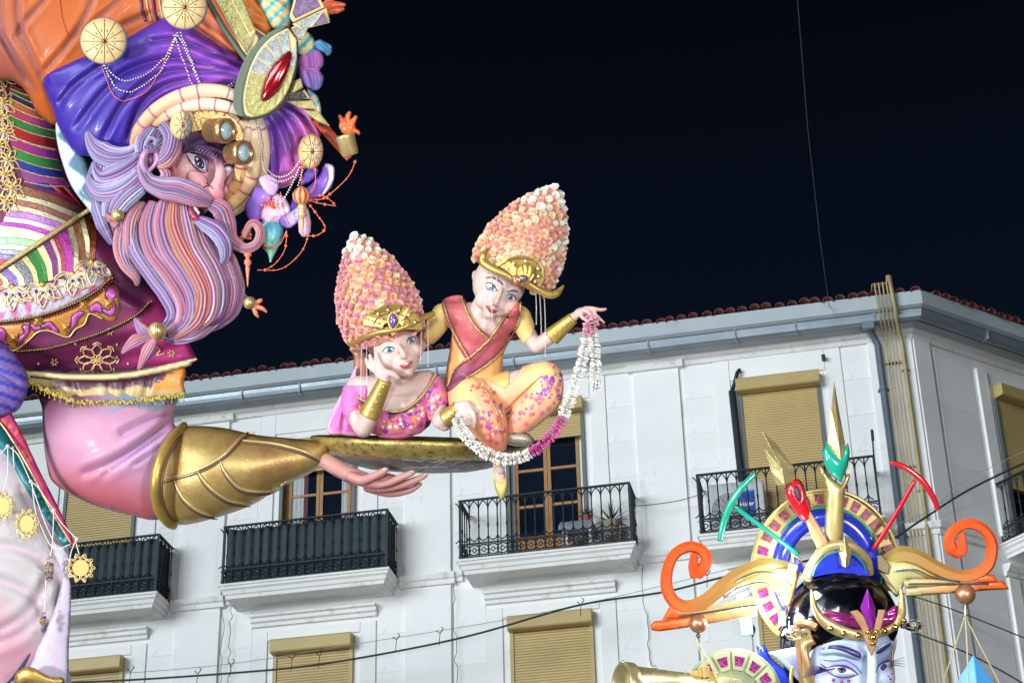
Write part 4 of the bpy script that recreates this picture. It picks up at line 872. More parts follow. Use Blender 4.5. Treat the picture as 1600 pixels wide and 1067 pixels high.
pc = [[(388, 112), (330, 82), (275, 62), (236, 66)], [(388, 116), (320, 100), (262, 92), (205, 108), (160, 145), (118, 200)], [(388, 120), (330, 112), (270, 112), (225, 130), (190, 165), (160, 220)], [(388, 108), (340, 75), (300, 52)], [(300, 122), (255, 135), (218, 168), (196, 225)], [(170, 95), (120, 130), (90, 165)]]
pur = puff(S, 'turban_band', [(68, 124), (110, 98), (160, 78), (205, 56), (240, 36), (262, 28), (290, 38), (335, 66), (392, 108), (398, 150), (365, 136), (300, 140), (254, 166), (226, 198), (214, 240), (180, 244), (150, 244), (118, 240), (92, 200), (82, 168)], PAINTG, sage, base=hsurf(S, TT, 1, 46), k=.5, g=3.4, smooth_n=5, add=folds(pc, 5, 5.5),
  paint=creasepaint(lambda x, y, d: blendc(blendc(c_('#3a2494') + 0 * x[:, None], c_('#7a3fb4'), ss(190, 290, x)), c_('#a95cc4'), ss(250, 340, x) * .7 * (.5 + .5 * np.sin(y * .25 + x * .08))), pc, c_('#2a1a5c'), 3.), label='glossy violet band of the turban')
dc = [[(410, 165), (425, 210), (432, 285)], [(412, 160), (445, 200), (462, 265)], [(418, 158), (460, 190), (480, 245)], [(408, 175), (414, 220), (418, 280)], [(430, 158), (470, 178), (494, 220)]]
puff(S, 'turban_drape', [(404, 182), (420, 150), (450, 140), (476, 150), (494, 182), (502, 200), (496, 232), (480, 260), (455, 288), (438, 294), (420, 286), (410, 258), (404, 215)], PAINTG, sage, base=10, k=.7, g=3.5, add=folds(dc, 4.5, 6),
  paint=creasepaint(lambda x, y, d: blendc(c_('#7a45b4') + 0 * x[:, None], c_('#e070b4'), ss(440, 490, x + (y - 200) * .3)), dc, c_('#3c2070'), 2.6), label='violet and pink pleated side drape')
# blue/white collar behind the hair
puff(S, 'collar', [(88, 192), (100, 200), (130, 240), (150, 290), (180, 345), (188, 392), (170, 372), (140, 330), (112, 292), (96, 250), (88, 215)], PAINT, sage, base=30, k=.5, g=3.5,
  paint=lambda x, y, d: blendc(c_('#c9d8e0') + 0 * x[:, None], c_('#4f7486'), ss(-2, 2, x - (97 + (y - 195) * .36 + 9 * np.sin(y * .14) - 4))))
# ---- cream rolls round the face
def chk(p0, c0, c1):
    def f(t, th):
        s = (t * p0) % 1.; return tuple(c_('#a84870') if s < .07 else (c_(c0) * (1 - t) + c_(c1) * t))
    return f
for pts, r, n_, a, b in (([(206, 236, 60), (216, 205, 90), (240, 176, 105), (272, 155, 112), (310, 143, 115), (345, 143, 112), (372, 152, 105)], [4, 9, 11, 11, 11, 10, 8], 9, '#e0a070', '#e8d4bc'),
                  ([(222, 214, 70), (250, 186, 98), (282, 170, 108), (318, 163, 112), (350, 166, 112), (374, 174, 105)], [4, 9, 10, 10, 9, 7], 7, '#e6b088', '#ecdcc8'),
                  ([(300, 178, 90), (335, 172, 96), (362, 182, 96), (384, 200, 92)], [4, 6, 7, 6], 5, '#ecdcc8', '#e8c8a0'),
                  ([(374, 168, 95), (392, 196, 85), (398, 240, 72), (388, 282, 55), (362, 316, 40), (340, 330, 30)], [8, 12, 14, 14, 12, 8], 9, '#e8d8bc', '#d8a058'),
                  ([(382, 160, 80), (404, 196, 70), (410, 240, 55), (400, 285, 40), (372, 322, 25), (345, 338, 15)], [8, 11, 12, 12, 11, 7], 9, '#ecdcc8', '#d8b070'),
                  ([(392, 185, 90), (386, 215, 88), (380, 250, 72), (372, 285, 58), (355, 312, 45)], [6, 9, 12, 11, 6], 7, '#e8d4b0', '#d89a4c')):
    tube(S, 'turban_roll', pts, r, PAINT, sage, n=14, sides=16, paint=chk(n_, a, b))
# ---- face
def facepaint(x, y, h):
    c = c_('#e2a8b0') + 0 * x[:, None]
    c = blendc(c, c_('#c45a78'), .8 * np.exp(-((x - 275) / 16) ** 2 - ((y - 262) / 20) ** 2)); c = blendc(c, c_('#cf4a66'), .7 * np.exp(-((x - 336) / 12) ** 2 - ((y - 306) / 12) ** 2))
    c = blendc(c, c_('#f0c8bc'), .7 * np.exp(-((x - 290) / 10) ** 2 - ((y - 262) / 14) ** 2)); c = blendc(c, c_('#ecc4ba'), .4 * np.exp(-((x - 347) / 9) ** 2 - ((y - 262) / 18) ** 2))  # highlights painted into the cheek and nose bridge colour
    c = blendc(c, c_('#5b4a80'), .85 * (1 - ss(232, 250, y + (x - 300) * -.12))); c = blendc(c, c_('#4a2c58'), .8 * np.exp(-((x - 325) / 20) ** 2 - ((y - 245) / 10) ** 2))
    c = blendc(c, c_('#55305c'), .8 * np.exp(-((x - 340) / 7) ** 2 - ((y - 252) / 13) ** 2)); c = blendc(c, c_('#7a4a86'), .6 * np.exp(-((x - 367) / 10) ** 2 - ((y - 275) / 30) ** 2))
    return c
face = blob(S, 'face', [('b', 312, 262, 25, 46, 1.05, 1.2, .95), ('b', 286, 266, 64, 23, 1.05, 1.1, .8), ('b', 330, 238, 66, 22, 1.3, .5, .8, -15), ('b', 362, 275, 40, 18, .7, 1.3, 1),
   ('t', [(338, 246, 76), (344, 262, 84), (343, 280, 95), (337, 296, 104)], [6, 7.5, 8, 11]), ('b', 336, 303, 102, 14, 1.1, 1, 1), ('b', 321, 298, 94, 10), ('b', 349, 297, 90, 8), ('b', 308, 280, 82, 14, 1.2, .8, .8, -30), ('b', 305, 318, 66, 22, 1.1, .8, 1), ('t', [(276, 238, 60), (300, 232, 74), (322, 236, 80), (338, 247, 82)], [4, 6, 7, 5])], PAINT, sage, vox=1.7, it=4, paint=facepaint)
TF = bvh(face)
EW = mcol('eye_white', '#d8d8e4', rough=.1, coat=1); IR = mcol('violet_iris', '#3a3058', rough=.1, coat=1); BLK = mcol('black_paint', '#08060a', rough=.2)
e = decal(S, TF, 'eye', [(292, 240), (301, 239), (313, 244), (321, 255), (321, 267), (311, 264), (300, 255)], EW, sage, lift=.8, g=2, bulge=2.5)
TE = bvh(face, e); decal(S, TE, 'iris', [(305, 244), (314, 247), (319, 256), (317, 264), (309, 261), (304, 253)], IR, e, lift=1.2, g=2); decal(S, TE, 'pupil', [(309, 250), (314, 252), (315, 258), (310, 257)], BLK, e, lift=2., g=2)
decal(S, TE, 'eye_glint', [(306, 247), (309.5, 247), (309.5, 250.5), (306, 250.5)], PEARL, e, lift=3., g=2)
stroke(S, TF, 'eyelid', [(286, 240), (298, 235), (313, 239), (323, 251), (324, 269)], 2.6, mcol('eyelid_paint', '#4a3a60'), sage, lift=1.5, taper=True); stroke(S, TF, 'eyelid', [(291, 243), (299, 256), (311, 267), (322, 270)], 1.5, mcol('eyelid_paint', '#4a3a60'), sage, lift=1., taper=True)
for i in range(11):
    t = i / 10; x = 288 + 55 * t; y = 231 - 3 * math.sin(t * 3.1) + t * 13; stroke(S, TF, 'brow_hair', [(x, y + 5), (x + 3, y), (x + 8, y - 4 + 4 * t)], 1.6, mcol('brow_paint', '#51395f'), sage, lift=2.5, taper=True)
stroke(S, TF, 'nostril', [(316, 300), (320, 292), (329, 291), (333, 296)], 1.3, mcol('crease_paint', '#8a3450'), sage, lift=.5, taper=True)
e = decal(S, TF, 'eye', [(352, 262), (358, 259), (366, 262), (368, 266), (360, 267), (354, 266)], EW, sage, lift=1., g=2, bulge=1); stroke(S, TF, 'eyelid', [(350, 261), (358, 257), (368, 261)], 1.6, mcol('eyelid_paint', '#4a3a60'), sage, lift=2)
stroke(S, TF, 'face_line', [(362, 270), (352, 285), (349, 302), (352, 315)], 1.2, mcol('crease_paint', '#8a3450'), sage, lift=.5, taper=True)
# mouth
mo = blob(S, 'mouth', [('b', 306, 330, 100, 15, .8, 1.1, .8, 20)], mcol('mouth_dark', '#30081c'), sage, vox=2)
for k in range(4): ball(S, 'tooth', 302 + k * 2.6, 320 + k * 4.3, 113 - k * .5, 3.1, mcol('tooth', '#d8ccc8', rough=.2), mo, sc=(.8, 1.1, .6), sub=2)
tube(S, 'lip', [(297, 322, 108), (299, 332, 114), (305, 340, 116), (312, 343, 114)], [2, 4.5, 4.5, 2], mcol('lip_paint', '#a03858'), sage, sides=8)
# ---- hair locks
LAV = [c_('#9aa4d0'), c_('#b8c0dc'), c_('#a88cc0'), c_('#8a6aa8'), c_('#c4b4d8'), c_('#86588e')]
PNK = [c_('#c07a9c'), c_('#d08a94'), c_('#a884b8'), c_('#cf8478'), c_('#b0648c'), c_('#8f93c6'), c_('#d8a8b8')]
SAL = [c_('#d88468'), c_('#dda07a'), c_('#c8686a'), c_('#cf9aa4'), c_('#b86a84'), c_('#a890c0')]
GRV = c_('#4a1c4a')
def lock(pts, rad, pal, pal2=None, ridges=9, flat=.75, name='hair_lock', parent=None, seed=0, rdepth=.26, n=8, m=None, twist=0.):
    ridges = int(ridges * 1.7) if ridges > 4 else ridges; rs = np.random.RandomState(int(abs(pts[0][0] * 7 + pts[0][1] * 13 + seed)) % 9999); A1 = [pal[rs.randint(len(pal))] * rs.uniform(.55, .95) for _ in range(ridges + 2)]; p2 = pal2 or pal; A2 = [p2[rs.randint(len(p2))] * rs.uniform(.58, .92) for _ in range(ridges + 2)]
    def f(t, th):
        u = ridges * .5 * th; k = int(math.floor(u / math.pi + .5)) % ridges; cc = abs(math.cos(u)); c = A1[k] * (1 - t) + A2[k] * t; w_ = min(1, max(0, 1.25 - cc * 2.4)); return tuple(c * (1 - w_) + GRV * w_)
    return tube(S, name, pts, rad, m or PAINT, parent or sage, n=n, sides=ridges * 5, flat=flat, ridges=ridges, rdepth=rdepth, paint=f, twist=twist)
LK = [([(262, 202, 88), (235, 225, 92), (205, 242, 88), (180, 246, 84), (158, 238, 80), (143, 222, 76), (134, 196, 72)], [10, 12, 12, 15, 16, 9, 1.2]),
      ([(268, 212, 84), (240, 235, 94), (210, 258, 92), (180, 268, 86), (156, 272, 80)], [10, 13, 14, 12, 4]),
      ([(228, 240, 96), (205, 262, 98), (180, 275, 94), (160, 278, 88), (150, 268, 84), (147, 256, 80)], [8, 14, 14, 10, 6, 2]),
      ([(226, 262, 100), (205, 285, 104), (182, 298, 98), (158, 300, 92), (143, 288, 86), (137, 272, 82)], [9, 14, 15, 13, 8, 1.5]),
      ([(230, 284, 98), (205, 302, 104), (186, 322, 104), (178, 338, 100)], [9, 14, 13, 8]),
      ([(222, 280, 90), (192, 296, 92), (172, 318, 86), (168, 340, 84)], [8, 12, 12, 8]),
      ([(150, 300, 60), (158, 325, 70), (168, 350, 70), (180, 380, 60)], [6, 14, 16, 8]),
      ([(170, 240, 70), (158, 262, 70), (150, 290, 66), (156, 310, 66)], [8, 14, 14, 8])]
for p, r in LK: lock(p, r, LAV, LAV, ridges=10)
# temple and ear lock
lock([(256, 194, 98), (268, 212, 106), (264, 236, 110), (252, 250, 110), (244, 246, 106), (243, 232, 104)], [9, 12, 12, 9, 6, 3], LAV, PNK, ridges=9)
lock([(240, 200, 96), (225, 222, 100), (222, 240, 104)], [8, 12, 9], LAV, LAV)
lock([(276, 212, 100), (273, 234, 108), (262, 252, 110), (246, 260, 108)], [5, 9, 9, 5], PNK, SAL, ridges=7)
lock([(238, 228, 112), (230, 225, 116), (234, 217, 118), (242, 219, 118), (243, 228, 118)], [3, 3.5, 3.5, 3, 1.5], LAV, ridges=4)
tube(S, 'ear', [(240, 236, 106), (228, 238, 118), (222, 252, 120), (228, 268, 116), (238, 262, 112), (246, 250, 114), (244, 240, 114)], [3, 5, 5, 4, 3, 3.5, 3], mcol('ear_paint', '#b088b4'), sage, sides=12)
ball(S, 'ear_hollow', 234, 250, 106, 10, mcol('ear_dark', '#6a2c50'), sage, sc=(.7, 1.3, .5))
lock([(252, 262, 106), (260, 274, 108), (252, 284, 110), (236, 284, 108)], [4, 8, 8, 5], PNK, SAL, ridges=7)
# moustache
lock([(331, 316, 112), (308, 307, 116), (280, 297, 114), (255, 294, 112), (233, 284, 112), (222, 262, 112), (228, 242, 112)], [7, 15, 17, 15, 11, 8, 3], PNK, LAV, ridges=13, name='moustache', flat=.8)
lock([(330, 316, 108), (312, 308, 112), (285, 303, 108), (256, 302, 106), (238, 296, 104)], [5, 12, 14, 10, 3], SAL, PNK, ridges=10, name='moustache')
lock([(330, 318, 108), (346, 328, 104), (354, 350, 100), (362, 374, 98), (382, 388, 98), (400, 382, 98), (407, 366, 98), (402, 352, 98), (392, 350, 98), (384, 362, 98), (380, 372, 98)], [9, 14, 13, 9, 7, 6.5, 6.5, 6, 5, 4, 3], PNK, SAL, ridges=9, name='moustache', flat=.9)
# beard
beardb = puff(S, 'beard', [(205, 318), (250, 305), (300, 312), (325, 345), (352, 385), (368, 420), (372, 455), (360, 490), (330, 515), (290, 528), (255, 524), (262, 500), (268, 470), (250, 440), (225, 410), (195, 390), (182, 360)], PAINT, sage, base=20, k=.8, g=5, add=folds([[(240 + i * 9, 315), (230 + i * 12, 360), (262 + i * 10, 430), (300 + i * 7, 480), (270 + i * 4, 520)] for i in range(9)], 3, 4), paint=lambda x, y, d: c_('#a85c88') + 0 * x[:, None])
BD = [([(214, 322), (198, 350), (190, 385), (196, 412), (212, 432), (214, 446)], [8, 13, 12, 9, 7, 2], 95, PNK, SAL),
      ([(228, 318), (212, 350), (214, 388), (238, 428), (262, 462), (272, 492), (252, 518)], [8, 14, 14, 12, 12, 10, 5], 100, LAV, LAV),
      ([(242, 316), (232, 352), (240, 392), (268, 432), (288, 470), (286, 502), (258, 522)], [8, 13, 14, 13, 13, 12, 5], 106, PNK, PNK),
      ([(258, 315), (252, 352), (262, 392), (286, 430), (302, 468), (296, 504), (264, 526)], [8, 13, 14, 12, 12, 12, 5], 110, PNK, LAV),
      ([(272, 316), (270, 352), (282, 388), (304, 428), (316, 462), (306, 500), (270, 527)], [7, 12, 13, 12, 12, 12, 5], 112, SAL, SAL),
      ([(286, 318), (290, 350), (300, 388), (320, 424), (330, 458), (322, 494), (284, 522)], [7, 12, 12, 12, 12, 12, 5], 108, SAL, PNK),
      ([(296, 326), (305, 352), (318, 386), (336, 420), (345, 452), (338, 488), (305, 516)], [6, 10, 12, 12, 12, 12, 5], 100, PNK, LAV),
      ([(304, 345), (322, 368), (338, 396), (352, 428), (358, 456), (350, 486), (326, 508)], [5, 10, 12, 12, 12, 11, 5], 90, PNK, SAL),
      ([(312, 352), (334, 372), (352, 398), (366, 430), (370, 456), (362, 484), (340, 504), (310, 520)], [5, 9, 11, 11, 11, 11, 9, 4], 74, SAL, LAV),
      ([(305, 342), (320, 350), (338, 362), (350, 380), (352, 398), (346, 412)], [5, 10, 12, 11, 8, 2], 118, LAV, LAV),
      ([(352, 398), (364, 420), (370, 445), (376, 462), (388, 472)], [6, 10, 9, 7, 5], 70, SAL, LAV),
      ([(340, 500), (310, 520), (275, 528), (250, 520)], [6, 9, 9, 5], 88, LAV, LAV),
      ([(330, 506), (300, 522), (270, 524)], [6, 10, 5], 96, PNK, LAV),
      ([(222, 318), (205, 345), (202, 385), (206, 410)], [6, 10, 9, 3], 104, SAL, PNK)]
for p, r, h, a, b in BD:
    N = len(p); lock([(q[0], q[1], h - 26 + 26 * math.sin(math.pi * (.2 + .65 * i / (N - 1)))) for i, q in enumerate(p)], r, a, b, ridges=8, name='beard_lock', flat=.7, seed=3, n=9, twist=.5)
# bead ends
def ridged_bead(fr, x, y, h, r, parent, m=GOLDL, name='bead'):
    mb = MB(); ball(fr, '', x, y, h, r, m, mb=mb, sub=3)
    o = mb.make(name, m, parent, smooth=True)
    mb = MB()
    for k in range(-3, 4):
        t = k * .27; pts = [(x + r * 1.01 * math.sin(t) * math.cos(a * .35 - 1.4), y + r * 1.01 * math.sin(a * .35 - 1.4), h + r * 1.01 * math.cos(t) * math.cos(a * .35 - 1.4)) for a in range(9)]
        tube(fr, '', pts, r * .035, BROWNL, mb=mb, sides=5, n=2)
    mb.make('bead_groove', BROWNL, o, smooth=True); return o
def leaf_lock(pts, rad, pal, parent): lock(pts, rad, pal, ridges=7, name='braid_end', parent=parent, flat=.45)
ridged_bead(S, 184, 337, 108, 10, sage); leaf_lock([(182, 345, 108), (172, 342, 112), (164, 334, 110)], [4, 5, 1], SAL, sage); leaf_lock([(184, 346, 108), (178, 352, 112), (176, 358, 108)], [4, 5, 1], SAL, sage); leaf_lock([(186, 346, 106), (190, 356, 106), (191, 364, 104)], [4, 4, 1], SAL, sage)
ridged_bead(S, 246, 517, 118, 14, sage); leaf_lock([(240, 522, 116), (222, 515, 122), (210, 497, 116)], [4, 8, 1.5], PNK, sage); leaf_lock([(240, 524, 116), (212, 532, 122), (190, 552, 116)], [4, 9, 1.5], SAL, sage); leaf_lock([(243, 526, 116), (230, 548, 120), (216, 578, 112)], [4, 8, 1.5], PNK, sage); leaf_lock([(244, 528, 114), (238, 545, 114), (233, 562, 110)], [3, 5, 1], LAV, sage)
ridged_bead(S, 390, 473, 74, 10, sage); CO2 = mcol('peach_paint', '#d88060')
for q in ([(396, 476, 72), (406, 470, 72), (410, 468, 70)], [(398, 478, 72), (410, 482, 72), (417, 488, 70)], [(396, 480, 72), (400, 490, 72), (404, 496, 70)]): tube(S, 'braid_end', q, [4, 3.5, 1.2], CO2, sage, sides=8)
lathe(S, 'drop_pendant', 387, 393, 95, (0, -1, 0), [(0, 3), (3, 6), (6, 6), (9, 3), (11, 3), (14, 5.6), (18, 5.6), (22, 3), (26, 3.6), (36, 2.2), (52, .8), (54, .1)], CO2, sage)
mb = MB(); [ball(S, '', 384 + random.uniform(-8, 8), 368 + random.uniform(-8, 8), 84 + random.uniform(-4, 4), 3, CORAL, mb=mb, sub=1) for _ in range(26)]; mb.make('coral_cluster', CORAL, sage, smooth=True, kind='stuff')
# ---- medallions
def medallion(x, y, r, h, sx=1., n=12, rim='#8488a8', tilt=0.):
    ca, sa = math.cos(tilt), math.sin(tilt)
    ax = (-math.sqrt(max(0, 1 - sx * sx)) if sx < 1 else 0, 0, sx)
    o = lathe(S, 'medallion', x, y, h, ax, [(-4, r * .9), (0, r), (5, r), (9, r * .93), (13, r * .75), (16, r * .5), (17.5, r * .2), (18, 0)], PAINTG, sage, n=40, paint=lambda t, th: tuple(c_(rim) if t < 6 else c_('#e0c08a') * (1 if t < 12 else .95) + np.array([.05, .05, .0]) * (t > 14)))
    T = bvh(o); mb = MB()
    for k in range(n * 2):
        a = 2 * math.pi * k / (n * 2); rr = (.12, .97) if k % 2 == 0 else (.42, .55)
        stroke(S, T, '', [(x + r * sx * rr[0] * math.cos(a), y + r * rr[0] * math.sin(a)), (x + r * sx * rr[1] * math.cos(a), y + r * rr[1] * math.sin(a))], .55, BROWNL, mb=mb, lift=.5, n=3, sides=5)
    mb.make('spoke_lines', BROWNL, o, smooth=True); p = hit(S, T, x, y, 1); v, f = ico(S.r(max(2., r * .1)), 2); mk('ruby_stud', [p + q for q in v], f, mcol('ruby', '#7a0a10', rough=.1, coat=1), o, smooth=True); return o
medallion(163, 65, 35, 130); medallion(289, 12, 34, 130); medallion(286, 196, 22, 112, .62, 10, '#9a9a98')
m3 = medallion(488, 237, 27, 70, .62, 10, '#c8a088')
# ---- goggles
GB = mat('brass_plate', (.50, .34, .14), .32, .7, bump=.3, bscale=60, var=.3, vscale=18)
pl = slab(S, 'goggle_strap', [(289, 172), (312, 170), (345, 174), (372, 190), (380, 214), (372, 222), (345, 208), (318, 204), (296, 210), (300, 190)], GB, sage, h=108, th=10, sharp=False, bevel=1.5)
for x, y in ((303, 177), (315, 174), (326, 174), (338, 176), (350, 180), (308, 200), (316, 192), (370, 206), (366, 198)): ball(S, 'rivet', x, y, 109, 2, GOLDD, pl, sub=2)
slab(S, 'goggle_strap', [(312, 184), (322, 184), (336, 206), (318, 202)], GOLDD, sage, h=112, th=5)
slab(S, 'goggle_strap', [(288, 176), (300, 174), (312, 205), (294, 209)], GOLDD, sage, h=113, th=8)
def goggle(x, y, r, ax, L):
    g_ = lathe(S, 'goggle_barrel', x - ax[0] * L, y + ax[1] * L, 112, ax, [(-4, r * .9), (0, r), (L * .6, r * 1.02), (L * .62, r * 1.08), (L, r * 1.06), (L + 1, r * .95), (L + 1, r * .78), (L - 3, r * .74)], mat('bronze_barrel', (.50, .29, .13), .3, .7, bump=.08, bscale=30, var=.2, vscale=10), sage, n=32)
    lathe(S, 'goggle_lens', x - ax[0] * L, y + ax[1] * L, 112, ax, [(L - 4, r * .75), (L - 1, r * .72), (L + 2, r * .45), (L + 3, 0)], mcol('pale_lens', '#a8c8d0', rough=.06, coat=1), sage, n=28)
goggle(357, 207, 18, (.80, -.08, .60), 34); goggle(384, 241, 17.5, (.74, -.06, .67), 28)
slab(S, 'goggle_strap', [(366, 262), (378, 264), (374, 286), (368, 274)], GOLDD, sage, h=96, th=5)
# ---- brooch with mirror tiles and ruby
FO = mat('silver_foil', (.22, .25, .25), .3, .6, bump=.35, bscale=55, var=.4, vscale=30); FG = mat('olive_gold_foil', (.27, .26, .10), .3, .6, bump=.35, bscale=55, var=.4, vscale=30); FV = mat('violet_foil', (.12, .08, .15), .3, .6, bump=.35, bscale=55, var=.5, vscale=30)
CREAM = mcol('cream_gold_rim', '#c8ac78', metal=.25)
brp = [(449, 42), (464, 60), (466, 80), (464, 110), (452, 145), (436, 172), (412, 184), (384, 186), (370, 172), (374, 140), (388, 100), (410, 66), (430, 50)]
br = puff(S, 'brooch', brp, mcol('grey_green_paint', '#4c5a48'), sage, base=125, k=.12, g=4, smooth_n=5, back=3)
slab(S, 'brooch_side', [(380, 182), (366, 172), (366, 140), (380, 98), (400, 68), (426, 48), (449, 40), (430, 56), (404, 80), (388, 112), (378, 150)], mcol('grey_green_paint', '#4c5a48'), sage, h=128, th=30, sharp=False)
TBr = bvh(br)
out = crom([(450, 44), (427, 56), (405, 78), (391, 105), (383, 135), (380, 160), (386, 182), (408, 181), (430, 170), (447, 148), (458, 120), (464, 90), (464, 62)], 8)
inn = crom([(455, 80), (440, 88), (427, 100), (416, 116), (411, 132), (408, 148), (410, 158), (420, 156), (433, 146), (443, 130), (450, 112), (455, 96), (457, 82)], 8)
NT = 15
def pt(c, t): i = t * (len(c) - 1); k = min(int(i), len(c) - 2); return tuple((c[k] + (c[k + 1] - c[k]) * (i - k))[:2])
slab(S, 'brooch_rim', [tuple(q[:2]) for q in out[::3]], CREAM, sage, h=138, th=10, bevel=2)
for i in range(NT):
    a, b = i / NT + .004, (i + 1) / NT - .004; o0, o1, i0, i1 = pt(out, a), pt(out, b), pt(inn, a), pt(inn, b)
    q = lambda p, s, u: (p[0] + (s[0] - p[0]) * u, p[1] + (s[1] - p[1]) * u)
    slab(S, 'mirror_tile', [q(o0, i0, .09), q(o1, i1, .09), q(o1, i1, .97), q(o0, i0, .97)], FO if i in (0, 1, 2, 3, 13, 14) else FG, sage, h=140, th=2.5, bevel=.4)
puff(S, 'ruby', [(454, 80), (440, 88), (425, 104), (414, 124), (408, 146), (410, 159), (424, 152), (438, 138), (448, 118), (455, 98)], RUBY, sage, base=142, k=.6, g=2.5, smooth_n=5)
# crest plates
def plate(P_, h, m, rim=CREAM, th=10, ins=.16, name='crest_plate'):
    o = slab(S, name, P_, rim, sage, h=h, th=th); cx = sum(p[0] for p in P_) / len(P_); cy = sum(p[1] for p in P_) / len(P_); slab(S, 'foil_panel', [(p[0] + (cx - p[0]) * ins * 1.3, p[1] + (cy - p[1]) * ins * 1.3) for p in P_], m, o, h=h + 1.8, th=2, bevel=.3); return o
plate([(458, 36), (452, 26), (466, -22), (486, -30), (508, 12)], 120, FV); plate([(456, 38), (510, 12), (516, 34), (470, 48)], 118, FO); plate([(484, 44), (505, 16), (516, 36)], 121, FV); plate([(454, 44), (492, 24), (480, 48), (474, 64), (463, 62)], 116, FO)
plate([(325, -20), (345, -20), (405, 60), (398, 78), (388, 96)], 100, FG); plate([(350, -20), (372, -20), (400, 50), (392, 60)], 104, FG); plate([(385, 30), (400, 44), (420, 58), (398, 84), (392, 80)], 96, mcol('maroon_panel', '#3c0a20'))
tube(S, 'crest_edge', [(318, -10, 108), (350, 45, 112), (378, 85, 116), (390, 100, 118)], 4.5, mcol('grey_green_paint', '#4c5a48'), sage, sides=8)
plate([(452, 130), (470, 122), (474, 138), (450, 150)], 104, FG); plate([(448, 152), (476, 140), (486, 155), (446, 156)], 100, mat('dark_foil', (.07, .08, .08), .3, .7, bump=.8, bscale=50)); plate([(444, 158), (488, 157), (496, 172), (470, 170)], 102, FG); plate([(472, 172), (498, 174), (516, 198), (496, 190)], 100, FG)
# cloth tufts behind the crest
tc_ = lambda a, b: (lambda x, y, d: blendc(c_(a) + 0 * x[:, None], c_(b), ss(.1, .5, np.sin((x + y) * .28))))
puff(S, 'crest_cloth', [(396, -30), (440, -30), (456, 0), (454, 40), (440, 46), (424, 44), (410, 20)], PAINTG, sage, base=70, k=.6, g=4, paint=tc_('#d8b880', '#3aaab0'), add=folds([[(410, 0), (450, 30)], [(420, -20), (452, 10)]], 5, 4))
puff(S, 'crest_cloth', [(345, -20), (380, -20), (410, 14), (424, 44), (418, 58), (400, 44), (370, 20)], PAINT, sage, base=66, k=.6, g=4, paint=lambda x, y, d: c_('#d07a34') + 0 * x[:, None], add=folds([[(370, -10), (410, 30)], [(380, 20), (415, 30)]], 5, 4))
puff(S, 'crest_cloth', [(462, 60), (478, 50), (490, 60), (492, 80), (478, 88), (466, 84)], PAINTG, sage, base=60, k=.6, g=3, paint=tc_('#d8c090', '#3aaab0'))
puff(S, 'crest_cloth', [(430, -30), (462, -30), (458, 10), (448, 14)], PAINTG, sage, base=64, k=.6, g=3, paint=lambda x, y, d: c_('#8fb4d8') + 0 * x[:, None])
puff(S, 'lilac_tuft', [(470, 86), (490, 76), (503, 84), (506, 100), (500, 110), (506, 122), (500, 138), (488, 142), (474, 132), (466, 112)], PAINTG, sage, base=55, k=.7, g=2.6, paint=lambda x, y, d: blendc(c_('#c07acc') + 0 * x[:, None], c_('#8f86d8'), ss(100, 140, y)), add=folds([[(468, 106), (485, 108), (504, 108)], [(478, 80), (482, 104)], [(490, 80), (494, 104)], [(478, 112), (486, 138)], [(492, 112), (495, 138)]], 2.5, 4))
puff(S, 'blue_knot', [(488, 68), (500, 62), (508, 66), (518, 72), (518, 82), (512, 88), (504, 82), (494, 78)], PAINTG, sage, base=56, k=.7, g=2.4, paint=lambda x, y, d: c_('#5aa0cc') + 0 * x[:, None], add=folds([[(495, 68), (512, 84)], [(504, 64), (516, 76)]], 2, 4))
puff(S, 'crest_cloth', [(480, 140), (494, 148), (500, 160), (502, 178), (494, 176), (484, 158)], PAINTG, sage, base=60, k=.6, g=3, paint=tc_('#d8c0a0', '#5ab4c8'))
for q in ([(508, 14, 80), (522, 8, 82), (540, 8, 80)], [(506, 10, 80), (520, -4, 82), (534, -14, 80)], [(512, 18, 78), (526, 16, 80), (538, 14, 78)]): tube(S, 'orange_plume', q, [5, 6, 2], mcol('orange_plume', '#d86038'), sage, sides=8, flat=.5)
# orange hand on its beam
tube(S, 'orange_beam', [(494, 186, 60), (520, 216, 60), (547, 246, 60)], 7.5, mcol('beam_orange', '#c8502c'), sage, sides=4, smooth=False, n=2)
for t in (.2, .42, .62, .84): x, y = 494 + 53 * t, 186 + 60 * t; slab(S, 'beam_slot', [(x - 5, y - 7), (x + 3, y + 1), (x + 1, y + 4), (x - 7, y - 3)], SEAM, sage, h=70, th=3, bevel=0)
lathe(S, 'gold_cuff', 548, 243, 62, (-.28, .95, .1), [(0, 10), (2, 13), (28, 15), (31, 16), (33, 13)], GOLDL, sage)
blob(S, 'orange_hand', [('b', 544, 200, 62, 12, 1, .95, .7), ('t', [(540, 200, 64), (534, 188, 66), (531, 182, 66)], [5, 4, 3]), ('t', [(544, 196, 64), (543, 184, 66), (546, 177, 66)], [5.5, 4.5, 3.5]), ('t', [(548, 198, 64), (553, 188, 66), (556, 183, 66)], [5, 4, 3]), ('t', [(550, 204, 62), (558, 206, 64), (561, 209, 64)], [5, 3.5, 2.5]), ('t', [(538, 206, 62), (533, 198, 66), (533, 192, 66)], [4, 3.5, 2.6])], mcol('orange_hand_paint', '#d8682e'), sage, vox=1.4, it=3)
